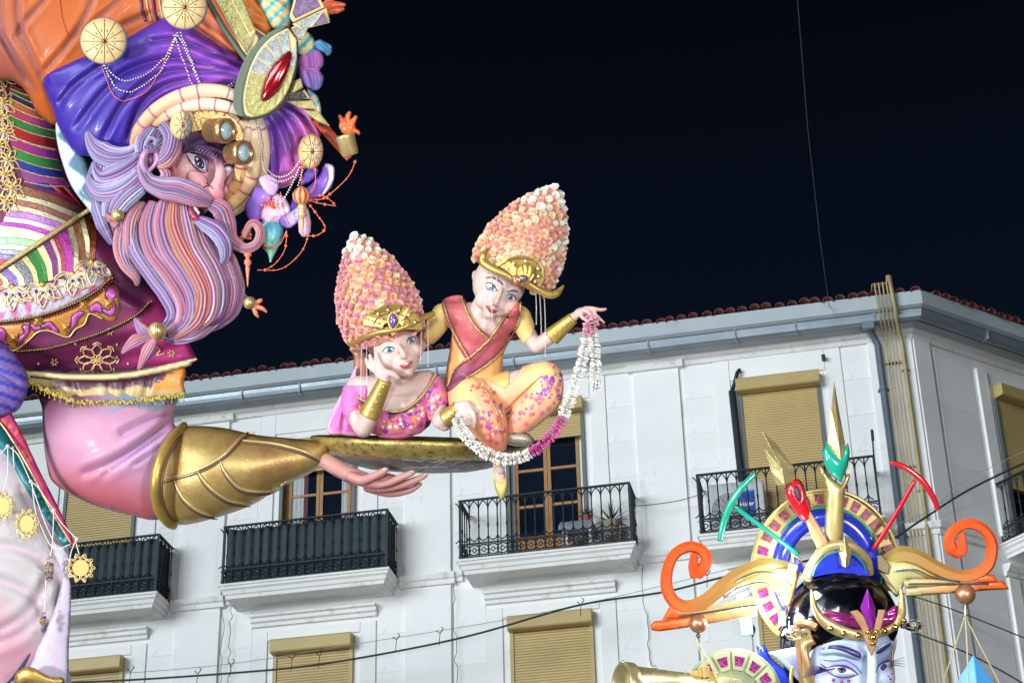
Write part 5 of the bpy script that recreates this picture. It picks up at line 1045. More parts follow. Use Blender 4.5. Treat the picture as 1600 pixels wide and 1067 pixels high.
# ---- flower, bells and bead strings at the ear
def petal(P_, c0, c1, h=40, k=.25, nm='petal'):
    xs = [p[0] for p in P_]; return puff(S, nm, P_, PAINTG, sage, base=h, k=k, g=3, smooth_n=5, paint=lambda x, y, d: blendc(c_(c0) + 0 * x[:, None], c_(c1), ss(min(xs), max(xs), x)), back=.5)
petal([(382, 322), (392, 306), (398, 292), (412, 292), (424, 300), (424, 316), (410, 326), (406, 344), (396, 354), (388, 345)], '#5a3ca0', '#9a6ccc', 62, .35)
petal([(404, 280), (416, 272), (432, 278), (436, 292), (428, 306), (414, 300)], '#d8c0dc', '#b890d0', 66, .3)
petal([(402, 324), (420, 304), (442, 306), (454, 328), (446, 346), (424, 350), (406, 342)], '#e0a0bc', '#e0cce8', 56, .3)
petal([(446, 344), (452, 320), (464, 302), (484, 290), (500, 272), (506, 258), (516, 262), (522, 276), (516, 296), (498, 310), (482, 316), (472, 334), (458, 348)], '#4a3098', '#8656c4', 50, .35)
petal([(506, 258), (514, 256), (522, 262), (521, 282), (512, 298), (500, 308), (510, 290), (513, 272)], '#c8b0e0', '#e4dcf0', 60, .3)
petal([(436, 340), (456, 330), (474, 318), (470, 340), (454, 356), (440, 354)], '#8a6cd0', '#d0c8ec', 60, .3)
petal([(488, 258), (498, 266), (494, 276), (482, 286), (470, 288), (476, 270)], '#5a3ca0', '#6a48b0', 40, .3)
mb = MB()
for _ in range(40): a = random.uniform(0, 6.28); r = random.uniform(0, 15); ball(S, '', 425 + r * math.cos(a) * 1.1, 319 + r * math.sin(a) * .6, 76 + random.uniform(-3, 6), random.uniform(1.2, 2.6), CORAL, mb=mb, sub=1)
mb.make('stamens', CORAL, sage, smooth=True, kind='stuff')
puff(S, 'teal_leaf', [(408, 342), (425, 338), (441, 346), (442, 368), (434, 388), (427, 402), (422, 410), (418, 396), (410, 386), (406, 364)], PAINTG, sage, base=50, k=.6, g=3, paint=lambda x, y, d: blendc(c_('#4a98b0') + 0 * x[:, None], c_('#8fd8b8'), ss(355, 395, y)), add=folds([[(422, 345), (424, 400)], [(414, 350), (416, 380)]], 3, 3))
lathe(S, 'white_bulb', 476, 322, 58, (0, -1, 0), [(0, 4), (10, 7), (25, 10), (40, 9), (47, 4)], mcol('white_pink', '#d8b0cc'), sage)
o = lathe(S, 'striped_bell', 471, 291, 76, (0, -1, 0), [(0, 2), (4, 8), (12, 14), (20, 13), (26, 8), (28, 4)], PAINTG, sage, n=36, paint=lambda t, th: tuple(c_('#d8b070') if int(th / 6.2832 * 18) % 2 else c_('#c0402c')))
lathe(S, 'gold_drop', 472, 318, 76, (0, -1, 0), [(0, 3), (3, 7), (8, 7), (11, 4), (14, 7), (19, 7), (22, 3), (28, 3), (44, 1.5), (46, .2)], CREAM, sage)
beadrope(S, None, [(402, 190, 92), (412, 240, 80), (416, 262, 80), (432, 276, 82), (452, 272, 82), (470, 250, 84)], 1.6, 4, PEARL, sage); beadrope(S, None, [(398, 190, 95), (408, 240, 84), (414, 268, 84), (436, 284, 84), (458, 276, 84)], 1.5, 3.8, PEARL, sage)
beadrope(S, None, [(468, 262, 80), (450, 300, 84), (430, 330, 84), (412, 352, 84)], 1.6, 4, PEARL, sage); beadrope(S, None, [(474, 262, 80), (466, 290, 88)], 1.4, 3.6, PEARL, sage)
TP = bvh(pur, tur)
for pts in ([(165, 104), (190, 126), (225, 118), (258, 90), (275, 55)], [(163, 104), (185, 140), (220, 138), (255, 105), (276, 55)], [(277, 52), (295, 90), (315, 135), (340, 140), (366, 128)], [(282, 52), (298, 92), (318, 138), (345, 146), (366, 128)], [(272, 55), (290, 105), (310, 150), (340, 150)]): beadrope(S, TP, pts, 1.5, 4.2, PEARL, sage, lift=3)
stroke(S, TP, 'coral_thread', [(160, 104), (178, 150), (205, 156), (240, 130), (270, 62)], .7, CORAL, sage, lift=3); stroke(S, TP, 'coral_thread', [(91, -10), (96, 28), (105, 55)], .7, CORAL, sage, lift=2)
for pts in ([(478, 310, 70), (500, 312, 70), (520, 300, 68), (545, 275, 66), (556, 250, 66)], [(480, 312, 72), (500, 318, 72), (525, 322, 72)], [(482, 308, 72), (505, 306, 72), (524, 320, 72)], [(482, 318, 72), (495, 335, 72), (508, 356, 72), (495, 368, 72), (480, 368, 72)], [(482, 368, 72), (470, 395, 72), (440, 420, 72), (402, 422, 72)], [(448, 362, 74), (445, 390, 74), (430, 412, 74), (412, 423, 74)], [(448, 360, 74), (435, 384, 74), (412, 384, 74)], [(452, 352, 74), (444, 330, 78), (438, 300, 80)], [(492, 258, 80), (492, 290, 80), (476, 310, 76)], [(472, 250, 84), (471, 290, 80)]):
    tube(S, 'coral_thread', pts, .7, CORAL, sage, sides=5); q = crom(pts, 10)
    mb = MB()
    for k in range(3, len(q), 5): ball(S, '', *q[k], random.choice([1.6, 2., 2.8]), CORAL, mb=mb, sub=1)
    if mb.v: mb.make('coral_beads', CORAL, sage, smooth=True, kind='stuff')
# ---- left: striped puffed sleeve of the other arm, cloak, borders, hangings
puff(S, 'striped_sleeve', [(-60, 520), (0, 535), (28, 560), (45, 592), (38, 625), (15, 648), (-60, 660)], PAINT, sage, base=30, k=.8, g=4, paint=lambda x, y, d: blendc(c_('#7a62a8') + 0 * x[:, None], c_('#3c3ca0'), ss(.2, .45, np.sin((y - x * .35) * .34))), add=folds([[(-10, 575), (30, 600)], [(-20, 600), (20, 635)]], 4, 4))
puff(S, 'shadow_filler', [(30, 560), (62, 575), (66, 615), (60, 618), (40, 600)], mcol('shadow_plum', '#241024'), sage, base=-60, k=.4, g=5)  # dark solid standing in for the shadow beside the sleeve
ck = [[(-20, 850), (40, 860), (90, 900), (100, 960)], [(-20, 900), (50, 930), (85, 990)], [(-10, 990), (40, 960), (80, 900)], [(30, 760), (60, 800), (100, 860)], [(-20, 1010), (30, 990), (70, 950)]]
clk = puff(S, 'cloak', [(-90, 620), (0, 655), (35, 715), (75, 790), (105, 850), (110, 900), (108, 960), (104, 1020), (96, 1100), (-90, 1120)], PAINT, sage, base=-30, k=.45, g=6, add=folds(ck, 8, 5), paint=creasepaint(lambda x, y, d: blendc(blendc(blendc(c_('#b4aeb0') + 0 * x[:, None], c_('#b8788c'), ss(930, 1040, y + (x - 40) * -.9) * .8), c_('#d8cce4'), ss(-25, -5, x - 105 + 0 * y)), c_('#b8a0c8'), (1 - ss(690, 760, y)) * .6), ck, c_('#c9a0b4'), 3))
TK = bvh(clk)
puff(S, 'cloak_inner', [(78, 850), (106, 862), (111, 920), (108, 1000), (98, 1090), (30, 1090), (50, 1030), (82, 960), (96, 900)], PAINT, sage, base=20, k=.2, g=4, paint=lambda x, y, d: blendc(c_('#b8b0c4') + 0 * x[:, None], c_('#cf98a8'), .6 * ss(.3, .6, np.sin(x * .33 + 2 * np.sin(y * .11)) * np.sin(y * .19 + x * .1)) * ss(0, 12, 104 - x)))
decal(S, TK, 'cloak_border', [(-30, 605), (0, 640), (22, 678), (60, 745), (92, 805), (112, 845), (98, 852), (80, 822), (45, 770), (10, 712), (-30, 665)], mcol('teal_border', '#12727a'), sage, lift=6, g=6)
puff(S, 'magenta_border', [(-30, 590), (0, 618), (30, 668), (62, 735), (95, 800), (116, 848), (108, 846), (80, 800), (40, 725), (0, 662), (-30, 640)], PAINT, sage, base=30, k=.3, g=4, paint=lambda x, y, d: blendc(c_('#a82058') + 0 * x[:, None], c_('#c8702c'), .8 * ss(.45, .7, np.sin(y * .25 + x * .1) * np.sin(x * .3)) * (y < 720)))
tube(S, 'gold_piping', [(-30, 640, 30), (0, 660, 36), (40, 722, 42), (80, 797, 44), (112, 850, 40)], 1.6, GOLDL, sage, sides=6)
CORD = mcol('white_cord', '#d8d4cc', rough=.7)
for q in ([(12, 697, 50), (12, 740, 46), (5, 770, 44)], [(12, 697, 50), (-5, 712, 46), (-20, 706, 40)], [(12, 697, 50), (28, 710, 52), (48, 752, 52)], [(48, 752, 52), (60, 762, 52), (84, 797, 52)], [(84, 797, 52), (95, 815, 52), (120, 842, 50)], [(20, 697, 50), (22, 730, 50)], [(50, 752, 52), (54, 790, 52), (62, 820, 48)], [(84, 797, 52), (82, 850, 50), (78, 870, 50)], [(60, 812, 50), (82, 855, 50), (110, 850, 50)], [(72, 905, 48), (70, 960, 46)], [(120, 842, 52), (112, 860, 50), (108, 880, 48)], [(118, 845, 50), (124, 866, 50)], [(48, 752, 52), (70, 815, 50), (100, 880, 48)]): tube(S, 'cord', q, .9, CORD, sage, sides=5)
for x, y in ((12, 697), (48, 752), (84, 797), (120, 842)): ball(S, 'cord_knot', x, y, 52, 3.2, CORD, sage, sub=2)
def sunorn(x, y, r, h, sx=1., label=None):
    n = 60; P_ = []
    for i in range(n): a = 2 * math.pi * i / n; rr = r * (1 + .20 * max(0, math.cos(10 * a)) ** 1.5 * 1.0); P_.append((x + rr * sx * math.cos(a), y + rr * math.sin(a)))
    mb = MB(); R1 = r * .68; pts_in = [(x + R1 * sx * math.cos(2 * math.pi * i / n), y + R1 * math.sin(2 * math.pi * i / n)) for i in range(n)]
    o = slab(S, 'sun_ornament', pts_in, mat('flat_gold_disc', (.60, .43, .14), .5, .25, bump=.05, var=.05), sage, h=h, th=4, bevel=.5)
    for k in range(10):
        a = 2 * math.pi * k / 10; mbk = MB(); b = a + math.pi / 10
        tube(S, '', [(x + sx * r * .68 * math.cos(a - .18), y + r * .68 * math.sin(a - .18), h - 1), (x + sx * r * .9 * math.cos(a - .22), y + r * .9 * math.sin(a - .22), h - 1), (x + sx * r * 1.22 * math.cos(a), y + r * 1.22 * math.sin(a), h - 1), (x + sx * r * .9 * math.cos(a + .22), y + r * .9 * math.sin(a + .22), h - 1), (x + sx * r * .68 * math.cos(a + .18), y + r * .68 * math.sin(a + .18), h - 1)], r * .06, GOLDL, mb=mb, sides=5, n=3)
        tube(S, '', [(x + sx * r * .95 * math.cos(a) + sx * r * .1 * math.cos(t), y + r * .95 * math.sin(a) + r * .1 * math.sin(t), h) for t in (0, 1.57, 3.14, 4.71, 6.28)], r * .05, GOLDL, mb=mb, sides=5, n=2)
        tube(S, '', [(x + sx * r * .95 * math.cos(b) + sx * r * .09 * math.cos(t), y + r * .82 * math.sin(b) + r * .09 * math.sin(t), h) for t in (0, 1.57, 3.14, 4.71, 6.28)], r * .05, GOLDL, mb=mb, sides=5, n=2)
    mb.make('filigree_rim', GOLDL, o, smooth=True); return o
sunorn(126, 887, 19, 44); sunorn(42, 818, 20, 52, .8); sunorn(4, 790, 20, 50, .8)
for x, y, s in ((77, 890, 1), (68, 972, .8)):
    mb = MB()
    for k in range(26): a = random.uniform(0, 6.28); r = random.uniform(.2, 1); tube(S, '', [(x + 7 * s * r * math.cos(a), y + 22 * s * r * math.sin(a), 50), (x + 7 * s * r * math.cos(a + .6), y + 22 * s * r * math.sin(a + .5), 54)], 1.4, GOLDD, mb=mb, sides=5, n=2)
    o = mb.make('side_on_ornament', GOLDD, sage, smooth=True); [ball(S, 'gem', x + dx, y + dy, 56, 2.6, mcol('gem#5a5ac0', '#5a5ac0', rough=.15), o, sub=1) for dx, dy in ((0, -8), (2, 4), (-2, 12))]
puff(S, 'gold_hem', [(22, 1060), (30, 1046), (50, 1042), (78, 1056), (98, 1058), (98, 1072), (70, 1072), (45, 1066), (28, 1072)], GOLD, sage, base=60, k=.5, g=4)
tube(S, 'lower_body', [(10, 1090, -60), (0, 1250, -70), (-20, 1500, -80), (-30, 1800, -60)], [100, 125, 150, 190], mcol('pale_pink_robe', '#b08a98'), sage, sides=20)
puff(S, 'dark_boot', [(-40, 1095), (10, 1066), (48, 1018), (36, 1048), (25, 1076)], mcol('deep_blue_paint', '#1a1a48'), sage, base=30, k=.5, g=6)
# ============================================================ TRAY AND THE TWO CHILDREN
tray = thing('offering_tray', 'shallow bowl shaped tray of worn gold leaf on the open giant hand', 'tray', S.p(656, 740, -100))
TAX = (.03, 1, -.03)
tp = [(-46, 0), (-45, 40), (-42, 80), (-36, 110), (-28, 134), (-19, 152)]
rimp = [(-19.4, 152.5), (-13, 163), (-6, 171), (0, 176), (5, 178), (8.5, 177), (9.5, 173), (7, 168), (1, 160)]
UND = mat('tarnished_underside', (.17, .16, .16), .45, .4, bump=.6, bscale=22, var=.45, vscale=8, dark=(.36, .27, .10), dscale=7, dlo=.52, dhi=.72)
GOLDW = mat('worn_gold_leaf', (.52, .40, .12), .33, .55, bump=.5, bscale=40, var=.25, vscale=12, dark=(.13, .10, .05), dscale=20, dlo=.50, dhi=.66)
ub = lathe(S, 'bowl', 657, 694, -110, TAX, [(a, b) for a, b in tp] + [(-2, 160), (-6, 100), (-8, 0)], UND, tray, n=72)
lathe(S, 'bowl_rim', 657, 694, -110, TAX, [(-20, 148)] + rimp + [(2, 150)], GOLDW, tray, n=72)
TU = bvh(ub); mb = MB(); rs = np.random.RandomState(4)
for _ in range(26):
    x = rs.uniform(540, 790); y = rs.uniform(712, 738); q = [(x, y)]
    a = rs.uniform(0, 6.28)
    for k in range(3): a += rs.uniform(-.9, .9); q.append((q[-1][0] + 11 * math.cos(a), q[-1][1] + 5 * math.sin(a)))
    if all(TU.ray_cast(EYE, ray(*p).normalized(), 60)[0] for p in q): stroke(S, TU, '', q, .6, UND, mb=mb, lift=.3, n=3, sides=4)
mb.make('crack_lines', mat('pale_crack', (.30, .31, .33), .6), tray, kind='stuff')
plt_ = lathe(S, 'tray_floor', 657, 694, -110, TAX, [(-7, 0), (-7, 158), (-4, 159), (-4, 0)], GOLDW, tray, n=48)
# ---- rose meshes
def rose_mesh(key, col):
    rs = np.random.RandomState(len(key)); V = []; F = []
    for ring, (n, r, h, w_) in enumerate([(6, .95, .05, .62), (5, .68, .30, .52), (4, .42, .50, .42), (3, .2, .62, .3)]):
        for k in range(n):
            a = 2 * math.pi * (k / n + ring * .13) + rs.uniform(-.1, .1); b = len(V); ca, sa = math.cos(a), math.sin(a)
            for (u, v, hh) in ((-.7, .25, -.15), (.7, .25, -.15), (-1, .8, .12), (0, .72, .02), (1, .8, .12), (-.6, 1.08, .28), (0, 1.18, .24), (.6, 1.08, .28)):
                x = v * r; y = u * w_; V.append((x * ca - y * sa, x * sa + y * ca, h * 1.25 + hh * 1.5 - .15 + rs.uniform(-.05, .05)))
            F += [(b, b + 1, b + 3), (b, b + 3, b + 2), (b + 1, b + 4, b + 3), (b + 2, b + 3, b + 6, b + 5), (b + 3, b + 4, b + 7, b + 6)]
    b = len(V)
    for k in range(8): a = k * math.pi / 4; V.append((.9 * math.cos(a), .9 * math.sin(a), 0))
    F.append(tuple(b + k for k in range(8)))
    me = bpy.data.meshes.new('rose'); me.from_pydata(V, [], F); me.materials.append(mat(key, col, .6, var=.08, vscale=1.5)); return me
ROSE = {'w': rose_mesh('white_petal', lin('#f6f4ea')), 'y': rose_mesh('cream_petal', lin('#f6e6c8')), 'o': rose_mesh('peach_petal', lin('#f6ceac')), 'p': rose_mesh('salmon_petal', lin('#f2c0b2')), 'k': rose_mesh('pink_petal', lin('#eab0bc'))}
HATD = mcol('hat_core', '#c48474')
def rosehat(fr, parent, base, tip, prof, h, n, size, colorf, lean=0.):
    """prof: [(t, radius px)] along base->tip"""
    b = np.array(base, float); t = np.array(tip, float); L = np.hypot(*(t - b)); ax = (t - b) / L
    axis = (ax[0], -ax[1], lean); core = lathe(fr, 'headdress', base[0], base[1], h, axis, [(p * L, r) for p, r in prof], HATD, parent, n=36)
    A3 = (RT * axis[0] + UP * axis[1] - FW * axis[2]).normalized(); a = A3.cross(FW).normalized(); q = A3.cross(a); c = fr.p(base[0], base[1], h); o0 = wloc(core)
    ts = np.linspace(0, 1, 400); rr = np.interp(ts, [p for p, _ in prof], [r for _, r in prof]); area = np.cumsum(rr + 1); area = area / area[-1]
    ga = math.pi * (3 - 5 ** .5)
    for i in range(n):
        tt = np.interp((i + .5) / n, area, ts); r = np.interp(tt, [p for p, _ in prof], [r for _, r in prof]); th = ga * i
        rad = a * math.cos(th) + q * math.sin(th); dr = (np.interp(min(1, tt + .02), [p for p, _ in prof], [r for _, r in prof]) - np.interp(max(0, tt - .02), [p for p, _ in prof], [r for _, r in prof])) / (.04 * L)
        nrm = (rad - A3 * dr).normalized(); P = c + A3 * fr.r(tt * L) + rad * fr.r(r * 1.0)
        px_, py_, _ = fr.px([tuple(P)]); k = colorf(tt, px_[0], py_[0], random.random())
        o = bpy.data.objects.new('rose', ROSE[k]); COL.objects.link(o); o.parent = core; o.location = P - o0; s = fr.r(size) * random.uniform(.8, 1.25)
        nr = (nrm + Vector((random.uniform(-.45, .45), random.uniform(-.45, .45), random.uniform(-.45, .45)))).normalized()
        o.rotation_euler = nr.to_track_quat('Z', 'Y').to_matrix().to_4x4().__matmul__(Matrix.Rotation(random.uniform(0, 6.28), 4, 'Z')).to_euler(); o.scale = (s, s, s)
    return core
SK = lambda a='#e6cfc4', b='#d89a94': (lambda x, y, h: c_(a) + 0 * x[:, None])
def eye(fr, T, x, y, rx, ry, rot, parent, ic='#3a86a0', look=(0, 0)):
    ca, sa = math.cos(rot), math.sin(rot); R = lambda u, v: (x + u * ca - v * sa, y + u * sa + v * ca)
    e = decal(fr, T, 'eye', [R(-rx, ry * .2), R(-rx * .4, -ry), R(rx * .4, -ry * .9), R(rx, 0), R(rx * .4, ry * .8), R(-rx * .4, ry * .8)], EW, parent, lift=.5, g=1.2, bulge=.8)
    T2 = bvh(e); u0, v0 = look
    ci = [R(u0 + ry * 1.0 * math.cos(a), v0 + ry * 1.0 * math.sin(a)) for a in np.linspace(0, 5.6, 9)]; decal(fr, T2, 'iris', ci, mcol('iris' + ic, ic, rough=.1, coat=1), e, lift=.5, g=1.2)
    decal(fr, T2, 'pupil', [R(u0 + ry * .45 * math.cos(a), v0 + ry * .45 * math.sin(a)) for a in np.linspace(0, 5.4, 7)], BLK, e, lift=1., g=1.2)
    decal(fr, T2, 'eye_glint', [R(u0 - ry * .5 + .7 * math.cos(a), v0 - ry * .4 + .7 * math.sin(a)) for a in np.linspace(0, 5, 5)], PEARL, e, lift=1.5, g=1)
    stroke(fr, T, 'eyelid', [R(-rx * 1.15, ry * .3), R(-rx * .45, -ry * 1.15), R(rx * .45, -ry * 1.05), R(rx * 1.15, 0)], .9, mcol('lash_paint', '#2a2a38'), parent, lift=.9, taper=True)
    stroke(fr, T, 'eyelid', [R(-rx * .9, ry * .6), R(-rx * .3, ry * 1.05), R(rx * .4, ry * 1.0), R(rx, ry * .2)], .5, mcol('lid_shade', '#8a6a70'), parent, lift=.5, taper=True)
def florals(fr, T, poly, n, seed, parent, cols=('#6a3fa8', '#e89a50', '#e8d8c0', '#c04a80'), smin=2.2, smax=5.2):
    rs = np.random.RandomState(seed); P = np.array(poly); x0, y0 = P[:, 0].min(), P[:, 1].min(); x1, y1 = P[:, 0].max(), P[:, 1].max(); k = 0; mbs = {c: MB() for c in cols}
    tries = 0
    while k < n and tries < n * 12:
        tries += 1
        x, y = rs.uniform(x0, x1), rs.uniform(y0, y1)
        if not inside(P, np.array([x]), np.array([y]))[0]: continue
        if not T.ray_cast(EYE, ray(x, y).normalized(), 60)[0]: continue
        r = rs.uniform(smin, smax); col = cols[rs.randint(len(cols))]; a0 = rs.uniform(0, 6.28); m = 5; V = []
        for i in range(m * 2): a = a0 + math.pi * i / m; rr = r if i % 2 == 0 else r * .62; V.append(hit(fr, T, x + rr * math.cos(a), y + rr * math.sin(a), .5))
        V.append(hit(fr, T, x, y, .9)); mbs[col].add(V, [(i, (i + 1) % (2 * m), 2 * m) for i in range(2 * m)]); k += 1
    for c, mb in mbs.items():
        if mb.v: mb.make('flower_print', mcol('print' + c, c, rough=.5), parent, kind='stuff')
def cuff(fr, p0, p1, r0, r1, parent, studs, m=GOLD):
    d = np.array(p1, float) - np.array(p0, float); L = np.linalg.norm(d); ax = (d[0] / L, -d[1] / L, d[2] / L)
    o = lathe(fr, 'gold_cuff', p0[0], p0[1], p0[2], ax, [(-1, r0 * .9), (0, r0 * 1.06), (2, r0 * 1.03), (L - 2, r1 * 1.05), (L, r1 * 1.08), (L + 1, r1 * .9)], m, parent, n=24)
    for i in range(studs): t = (i + .7) / (studs + .4); q = np.array(p0) + d * t; r = r0 + (r1 - r0) * t; ball(fr, 'stud', q[0] + r * .1, q[1], q[2] + r * 1.0, 2.2, GOLDL, o, sub=2)
    return o
def fringe_beads(fr, pts, parent): return beadrope(fr, None, pts, 1.1, 3.2, PEARL, parent, name='hanging_bead_string')
# ================= girl leaning on the tray
g1 = thing('leaning_girl_figure', 'girl figure in pink flowered dress leaning on the tray, cheek on her hand', 'figure', S.p(612, 680, 60))
def skin1(x, y, h):
    c = c_('#cbb0a8') + 0 * x[:, None]; c = blendc(c, c_('#e2a8a4'), .55 * np.exp(-((x - 603) / 9) ** 2 - ((y - 562) / 7) ** 2)); c = blendc(c, c_('#e2a8a4'), .5 * np.exp(-((x - 650) / 6) ** 2 - ((y - 548) / 8) ** 2))
    c = blendc(c, c_('#cf6a74'), .6 * np.exp(-((x - 632) / 4) ** 2 - ((y - 557) / 3.5) ** 2)); c = blendc(c, c_('#8fb8b4'), .6 * np.exp(-((x - 607) / 10) ** 2 - ((y - 541) / 5) ** 2)); c = blendc(c, c_('#8fb8b4'), .6 * np.exp(-((x - 642) / 8) ** 2 - ((y - 525) / 5) ** 2)); return c
body1 = blob(S, 'body', [('b', 616, 540, 60, 37, 1.02, 1.12, .95, 20), ('b', 628, 562, 70, 26, 1, 1.05, .9, 20), ('b', 606, 562, 76, 17), ('b', 648, 548, 74, 13), ('b', 637, 580, 78, 9.5), ('t', [(623, 540, 93), (629, 550, 99), (632, 557, 104)], [3.5, 4.5, 5]), ('b', 636, 570, 92, 7, 1.3, .8, 1, 15),
   ('t', [(612, 575, 50), (610, 605, 40)], [20, 22]), ('t', [(560, 605, 25), (590, 612, 34), (630, 610, 34), (668, 596, 25)], [19, 26, 26, 19]), ('b', 612, 636, 30, 46, 1.15, .95, .7), ('t', [(600, 640, 22), (618, 642, 20), (636, 640, 20)], [42, 44, 42], .8),
   ('t', [(556, 606, 28), (552, 635, 44), (566, 668, 66)], [17, 16, 14]), ('t', [(568, 668, 68), (580, 645, 86), (594, 610, 98), (600, 594, 98)], [14.5, 13, 9.5, 8.5]),
   ('b', 598, 585, 96, 11, 1.1, .9, .8), ('t', [(600, 580, 98), (592, 566, 94), (588, 552, 88)], [5.5, 4.5, 3.5]), ('t', [(596, 580, 98), (583, 568, 92), (578, 555, 84)], [5, 4, 3.2]), ('t', [(592, 583, 96), (577, 572, 88), (572, 561, 80)], [5, 4, 3]), ('t', [(604, 582, 100), (614, 584, 100), (622, 590, 98)], [5.5, 4.8, 4]),
   ('t', [(672, 598, 25), (682, 622, 36), (684, 648, 52), (694, 662, 66)], [17, 15, 14, 12]), ('t', [(688, 658, 66), (706, 646, 84), (720, 634, 90)], [13, 11, 8.5]),
   ('b', 728, 634, 94, 10, 1.1, .9, .7), ('t', [(732, 636, 96), (740, 646, 100), (742, 658, 98), (740, 668, 96)], [4.5, 4, 3.6, 3]), ('t', [(728, 640, 96), (733, 652, 100), (734, 664, 98)], [4.2, 3.8, 3]), ('t', [(723, 640, 96), (727, 652, 100), (726, 667, 98)], [4.2, 3.6, 2.8]), ('t', [(718, 640, 94), (716, 650, 96), (716, 660, 94)], [3.8, 3.4, 2.6]), ('t', [(736, 634, 94), (746, 642, 94), (755, 652, 90)], [4, 3.4, 2.6])],
   PAINT, g1, vox=1.5, it=5, paint=skin1)
T1 = bvh(body1)
eye(S, T1, 607, 547, 9, 3.9, -.22, body1, look=(1, 0)); eye(S, T1, 642.5, 532, 7.5, 3.8, -.5, body1, look=(-.5, 0))
BRW = mcol('brow_brown', '#a88850'); stroke(S, T1, 'eyebrow', [(591, 540), (600, 533), (614, 533)], 1.8, BRW, body1, lift=.6, taper=True); stroke(S, T1, 'eyebrow', [(632, 524), (640, 517), (648, 515)], 1.6, BRW, body1, lift=.6, taper=True)
decal(S, T1, 'lips', [(624, 571), (630, 569), (635, 570), (640, 566), (645, 564), (641, 570), (636, 575), (630, 575)], mcol('rose_lip', '#b84a5c', rough=.3), body1, lift=1.2, g=1.2, bulge=1.2); stroke(S, T1, 'lip_line', [(624, 571), (634, 572), (645, 564)], .5, mcol('lip_dark', '#6a1c30'), body1, lift=2.6, taper=True)
stroke(S, T1, 'nostril', [(626, 559), (630, 561), (635, 559)], .7, mcol('nose_shade', '#a8505c'), body1, lift=.3, taper=True)
# dress (follows the body)
def shellpart(fr, src, name, poly, m, parent, lift, paintf=None, g=None):
    """clothing: the part of the body surface inside a region, grown outward and closed"""
    me = src.data; b = wloc(src); n = len(me.vertices); co = np.empty(n * 3); me.vertices.foreach_get('co', co); co = co.reshape(-1, 3) + np.array(b); nr = np.empty(n * 3); me.vertices.foreach_get('normal', nr); nr = nr.reshape(-1, 3)
    x, y, h = fr.px(co); ins = poly(x, y, h) if callable(poly) else inside(poly, x, y)
    d = None
    F = [tuple(p.vertices) for p in me.polygons if all(ins[i] for i in p.vertices)]
    used = sorted({i for f in F for i in f}); idx = {v: k for k, v in enumerate(used)}; N = len(used)
    V = np.vstack([co[used] + nr[used] * fr.r(lift), co[used] - nr[used] * fr.r(1.5)]); FF = []; edge = {}
    for f in F:
        q = tuple(idx[i] for i in f); FF.append(q); FF.append(tuple(i + N for i in reversed(q)))
        for i in range(len(q)): edge[(q[i], q[(i + 1) % len(q)])] = 1
    for (a, c) in edge:
        if (c, a) not in edge: FF.append((c, a, a + N, c + N))
    col = None
    if paintf is not None: c = np.array(paintf(x[used], y[used], h[used])); c = c if c.ndim == 2 else np.tile(c, (N, 1)); col = np.vstack([c, c])
    o = mk(name, V, FF, m, parent, smooth=True, paint=col)
    md = o.modifiers.new('s', 'SMOOTH'); md.iterations = 4; md.factor = .5; return o
neck1 = [(542, 610), (560, 626), (590, 640), (615, 641), (640, 634), (664, 612), (682, 580), (720, 600), (690, 625), (668, 668), (668, 690), (560, 690), (554, 660), (548, 665), (534, 640), (534, 612)]
drs = lambda x, y, h: inside(neck1, x, y) & ((h < 66) | ((x > 606) & (x < 690)))
dr1 = shellpart(S, body1, 'dress', drs, PAINT, g1, 2.2, lambda x, y, h: blendc(c_('#d05ca8') + 0 * x[:, None], c_('#d87a9c'), ss(600, 680, y)))
slvL = shellpart(S, body1, 'dress_sleeve', lambda x, y, h: inside([(530, 602), (575, 602), (572, 640), (560, 655), (530, 648)], x, y) & (h < 62), PAINT, g1, 3, lambda x, y, h: c_('#d070b0') + 0 * x[:, None])
slvR = shellpart(S, body1, 'dress_sleeve', lambda x, y, h: inside([(672, 588), (700, 585), (704, 630), (662, 640), (664, 610)], x, y), PAINT, g1, 3, lambda x, y, h: c_('#d878a8') + 0 * x[:, None])
TD1 = bvh(dr1, slvL, slvR)
florals(S, TD1, [(540, 615), (560, 630), (600, 650), (640, 640), (685, 590), (700, 620), (690, 672), (600, 674), (560, 640)], 95, 3, g1)
for q in ([(541, 612, 45), (560, 622, 55), (575, 628, 60)], [(606, 642, 74), (625, 642, 72), (645, 632, 66), (665, 612, 58), (682, 582, 46)]):
    tube(S, 'gold_trim', q, 2., GT, g1, sides=8); tube(S, 'dark_trim', [(a, b + 3, c) for a, b, c in q], 1., BK, g1, sides=6)
puff(S, 'veil', [(556, 572), (548, 588), (534, 614), (520, 640), (511, 664), (514, 678), (535, 680), (562, 680), (556, 655), (546, 634), (548, 608), (558, 590)], PAINTG, g1, base=5, k=.5, g=3, paint=lambda x, y, d: blendc(c_('#d86ab4') + 0 * x[:, None], c_('#e8b8d8'), ss(8, 0, d)), add=folds([[(552, 585), (530, 630), (518, 672)], [(556, 600), (540, 640), (535, 676)]], 3, 3))
cuff(S, (577, 648, 84), (602, 596, 100), 15.5, 10.5, g1, 4); cuff(S, (698, 654, 76), (716, 638, 88), 14, 11, g1, 3)
HC1 = lambda t, x, y, r: 'w' if (t > .86 or (t > .78 and r < .5)) else ('y' if r < .06 + .5 * max(0, t - .6) else ('o' if (t > .3 and r < .62 and x > 548) else ('p' if r < .6 else 'k')))
rosehat(S, g1, (606, 528), (557, 370), [(-.03, 52), (0, 55), (.12, 60), (.3, 62), (.5, 54), (.68, 41), (.82, 27), (.92, 16), (1., 6), (1.01, 0)], 40, 300, 6.2, HC1, .05)
